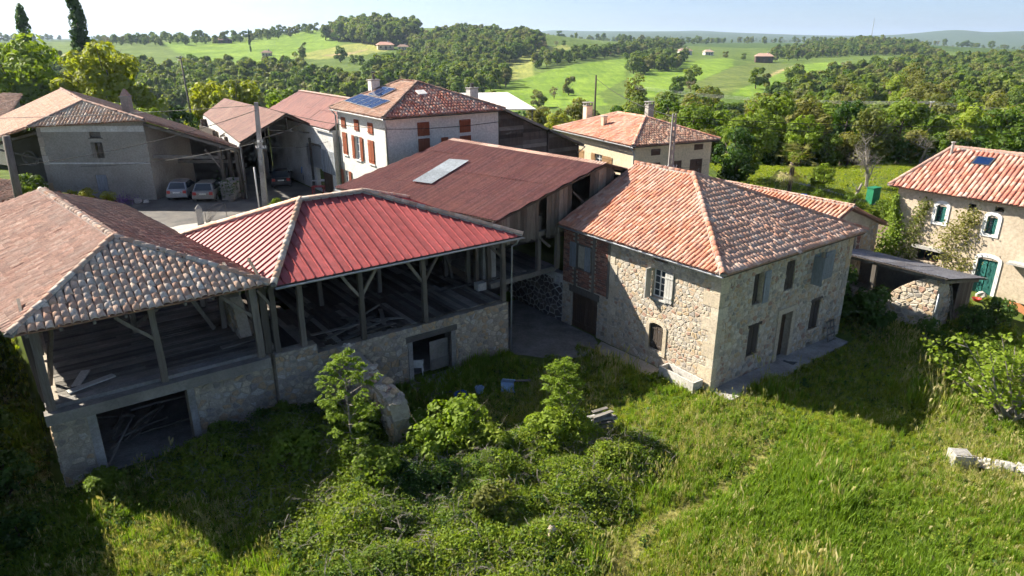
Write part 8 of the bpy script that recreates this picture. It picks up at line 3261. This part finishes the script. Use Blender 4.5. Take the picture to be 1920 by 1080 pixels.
begin('timber_heap', 'heap of old poles and branches inside the big barn opening', 'timber heap', -21, 11.2, .06)
for k in range(14):
    a = R.uniform(-.5, 1.3)
    l = R.uniform(1.2, 2.6)
    c = Vector((-21 + R.uniform(-1.2, 1.3), 11.3 + R.uniform(-1.0, 1.2), .2 + R.uniform(0, .6)))
    d = Vector((math.cos(a), math.sin(a), R.uniform(-.12, .45))) * l / 2
    m = MB()
    if k % 2:
        m.tube([c - d, c + Vector((0, 0, .05)), c + d], [.05, .045, .025], 6)
    else:
        m.beam(c - d, c + d, .14, .05)
    mk('timber', m, M['wood_h'] if k % 3 else M['bark_pale'])


# neighbouring barn just outside the picture, whose roof shades the lower left corner
def neighbour_barn():
    begin('neighbour_barn', 'stone barn with tile roof standing just beyond the left edge', 'barn', -31, 10, 0)
    f1 = [(-27.5, 1.0, 6.5), (-27.5, 30.0, 6.5), (-31.5, 30.0, 8.1), (-31.5, 1.0, 8.1)]
    f2 = [(-35.5, 30.0, 6.5), (-35.5, 1.0, 6.5), (-31.5, 1.0, 8.1), (-31.5, 30.0, 8.1)]
    roof = mk('roof', slab(f1), M['roof_under'])
    mk('roof_deck', slab(f2), M['roof_under'], roof)
    simple_tile_roof([f1, f2], 'tile_old', roof)
    ridge_tiles(f1[3], f1[2], 'tile_pink', roof, objs=False)
    mkbox('side_wall', (-28.5, -28.0, 1.5, 29.5, 0, 6.4), M['mortar_grey'])
    mkbox('side_wall', (-35.0, -34.5, 1.5, 29.5, 0, 6.4), M['mortar_grey'])
    mkbox('end_wall', (-34.5, -28.5, 1.5, 2.0, 0, 6.4), M['mortar_grey'])
    mkbox('end_wall', (-34.5, -28.5, 29.0, 29.5, 0, 6.4), M['mortar_grey'])


neighbour_barn()


# ------------------------------------------------------------------ far buildings on the hills
def far_house(label, x, y, w, d, h, rz, wallm, roofm, dark=False):
    global OFF
    begin('hillside_house', label, 'house', x, y, g1(x, y) - .3, farm=False, rz=rz)
    OFF = (0, 0, 0)
    mkbox('wall', (-w / 2, w / 2, -d / 2, d / 2, 0, h), wallm)
    m = MB()
    o = .7
    A = [(-w / 2 - o, -d / 2 - o, h - .1), (w / 2 + o, -d / 2 - o, h - .1), (w / 2 + o, d / 2 + o, h - .1), (-w / 2 - o, d / 2 + o, h - .1)]
    r0, r1 = (-w * .3, 0, h + d * .26), (w * .3, 0, h + d * .26)
    m.add(A + [r0, r1], [(0, 1, 5, 4), (2, 3, 4, 5), (1, 2, 5), (3, 0, 4), (3, 2, 1, 0)])
    rf = mk('roof', m, roofm)
    m = MB(); m.box(w * .2 - .35, w * .2 + .35, -.3, .3, h + .6, h + d * .26 + .8)
    mk('chimney', m, M['render_pale'], rf)
    for k in range(3):
        x0 = -w / 2 + w * (.12 + .3 * k)
        m = MB(); m.box(x0, x0 + w * .12, -d / 2 - .03, -d / 2 + .02, h * .35, h * .7)
        mk('window', m, M['glass'])
    m = MB(); m.box(-w * .06, w * .06, -d / 2 - .04, -d / 2 + .02, 0, h * .6)
    mk('door', m, M['shutter_brown'])


far_house('brown hillside house standing alone above the green fields', 186, 532, 12, 8, 5.0, -.2, M['wood_brown'], M['tile_pink'])
far_house('small white house among trees at the hedge end', 141, 590, 10, 7, 3.5, .2, M['render_white'], M['tile_pink'])
far_house('second small white house right of the hedge end', 163, 600, 7, 6, 3.0, .1, M['render_white'], M['tile_pink'])
far_house('red roofed farm on the slope below the hilltop wood', -96, 548, 12, 8, 3.5, .3, M['render_ochre'], M['tile_red'])
far_house('low barn of the slope farm', -82, 545, 8, 6, 2.6, .1, M['render_pale'], M['tile_old'])
far_house('dark barn on the western field skyline', -252, 632, 14, 7, 3.0, .1, M['wood_dark'], M['tile_old'])
far_house('small stone hut by the tan track in the western field', -163, 480, 6, 5, 2.5, .2, M['render_ochre'], M['tile_old'])
far_house('tan roofed house in the valley trees', -47, 222, 8, 6, 3.0, .2, M['render_ochre'], M['tile_cream'])
tree_obj('cypress_tree', 'single slender dark tree in the western field', 'tree', pop, -188, 520, .62, 0, None, None, .7)
m = MB()
m.tube([(0, 0, 0), (0, 0, 26)], [.5, .25], 5)
m.tube([(-1, 0, 22), (1, 0, 22)], .15, 4)
single('radio_mast', m, M['zinc'], 'thin radio mast on the wooded hill skyline', 'mast', (420, 850, g1(420, 850)))

# ------------------------------------------------------------------ haze over the valley
hz_ = MB()
hz_.box(-17500, 17500, -17500, 17500, -60, 160)
mh = bpy.data.materials.new('thin_blue_haze')
mh.use_nodes = True
nt = mh.node_tree
nt.nodes.remove(nt.nodes['Principled BSDF'])
pv = nt.nodes.new('ShaderNodeVolumePrincipled')
pv.inputs['Color'].default_value = (.62, .78, 1.0, 1)
pv.inputs['Density'].default_value = 0.00013
pv.inputs['Anisotropy'].default_value = 0.2
nt.links.new(pv.outputs[0], nt.nodes['Material Output'].inputs['Volume'])
o = bpy.data.objects.new('haze', hz_.mesh('haze', mh))
C.objects.link(o)
tagob(o, 'thin blue haze over the far hills', None, None, 'stuff')
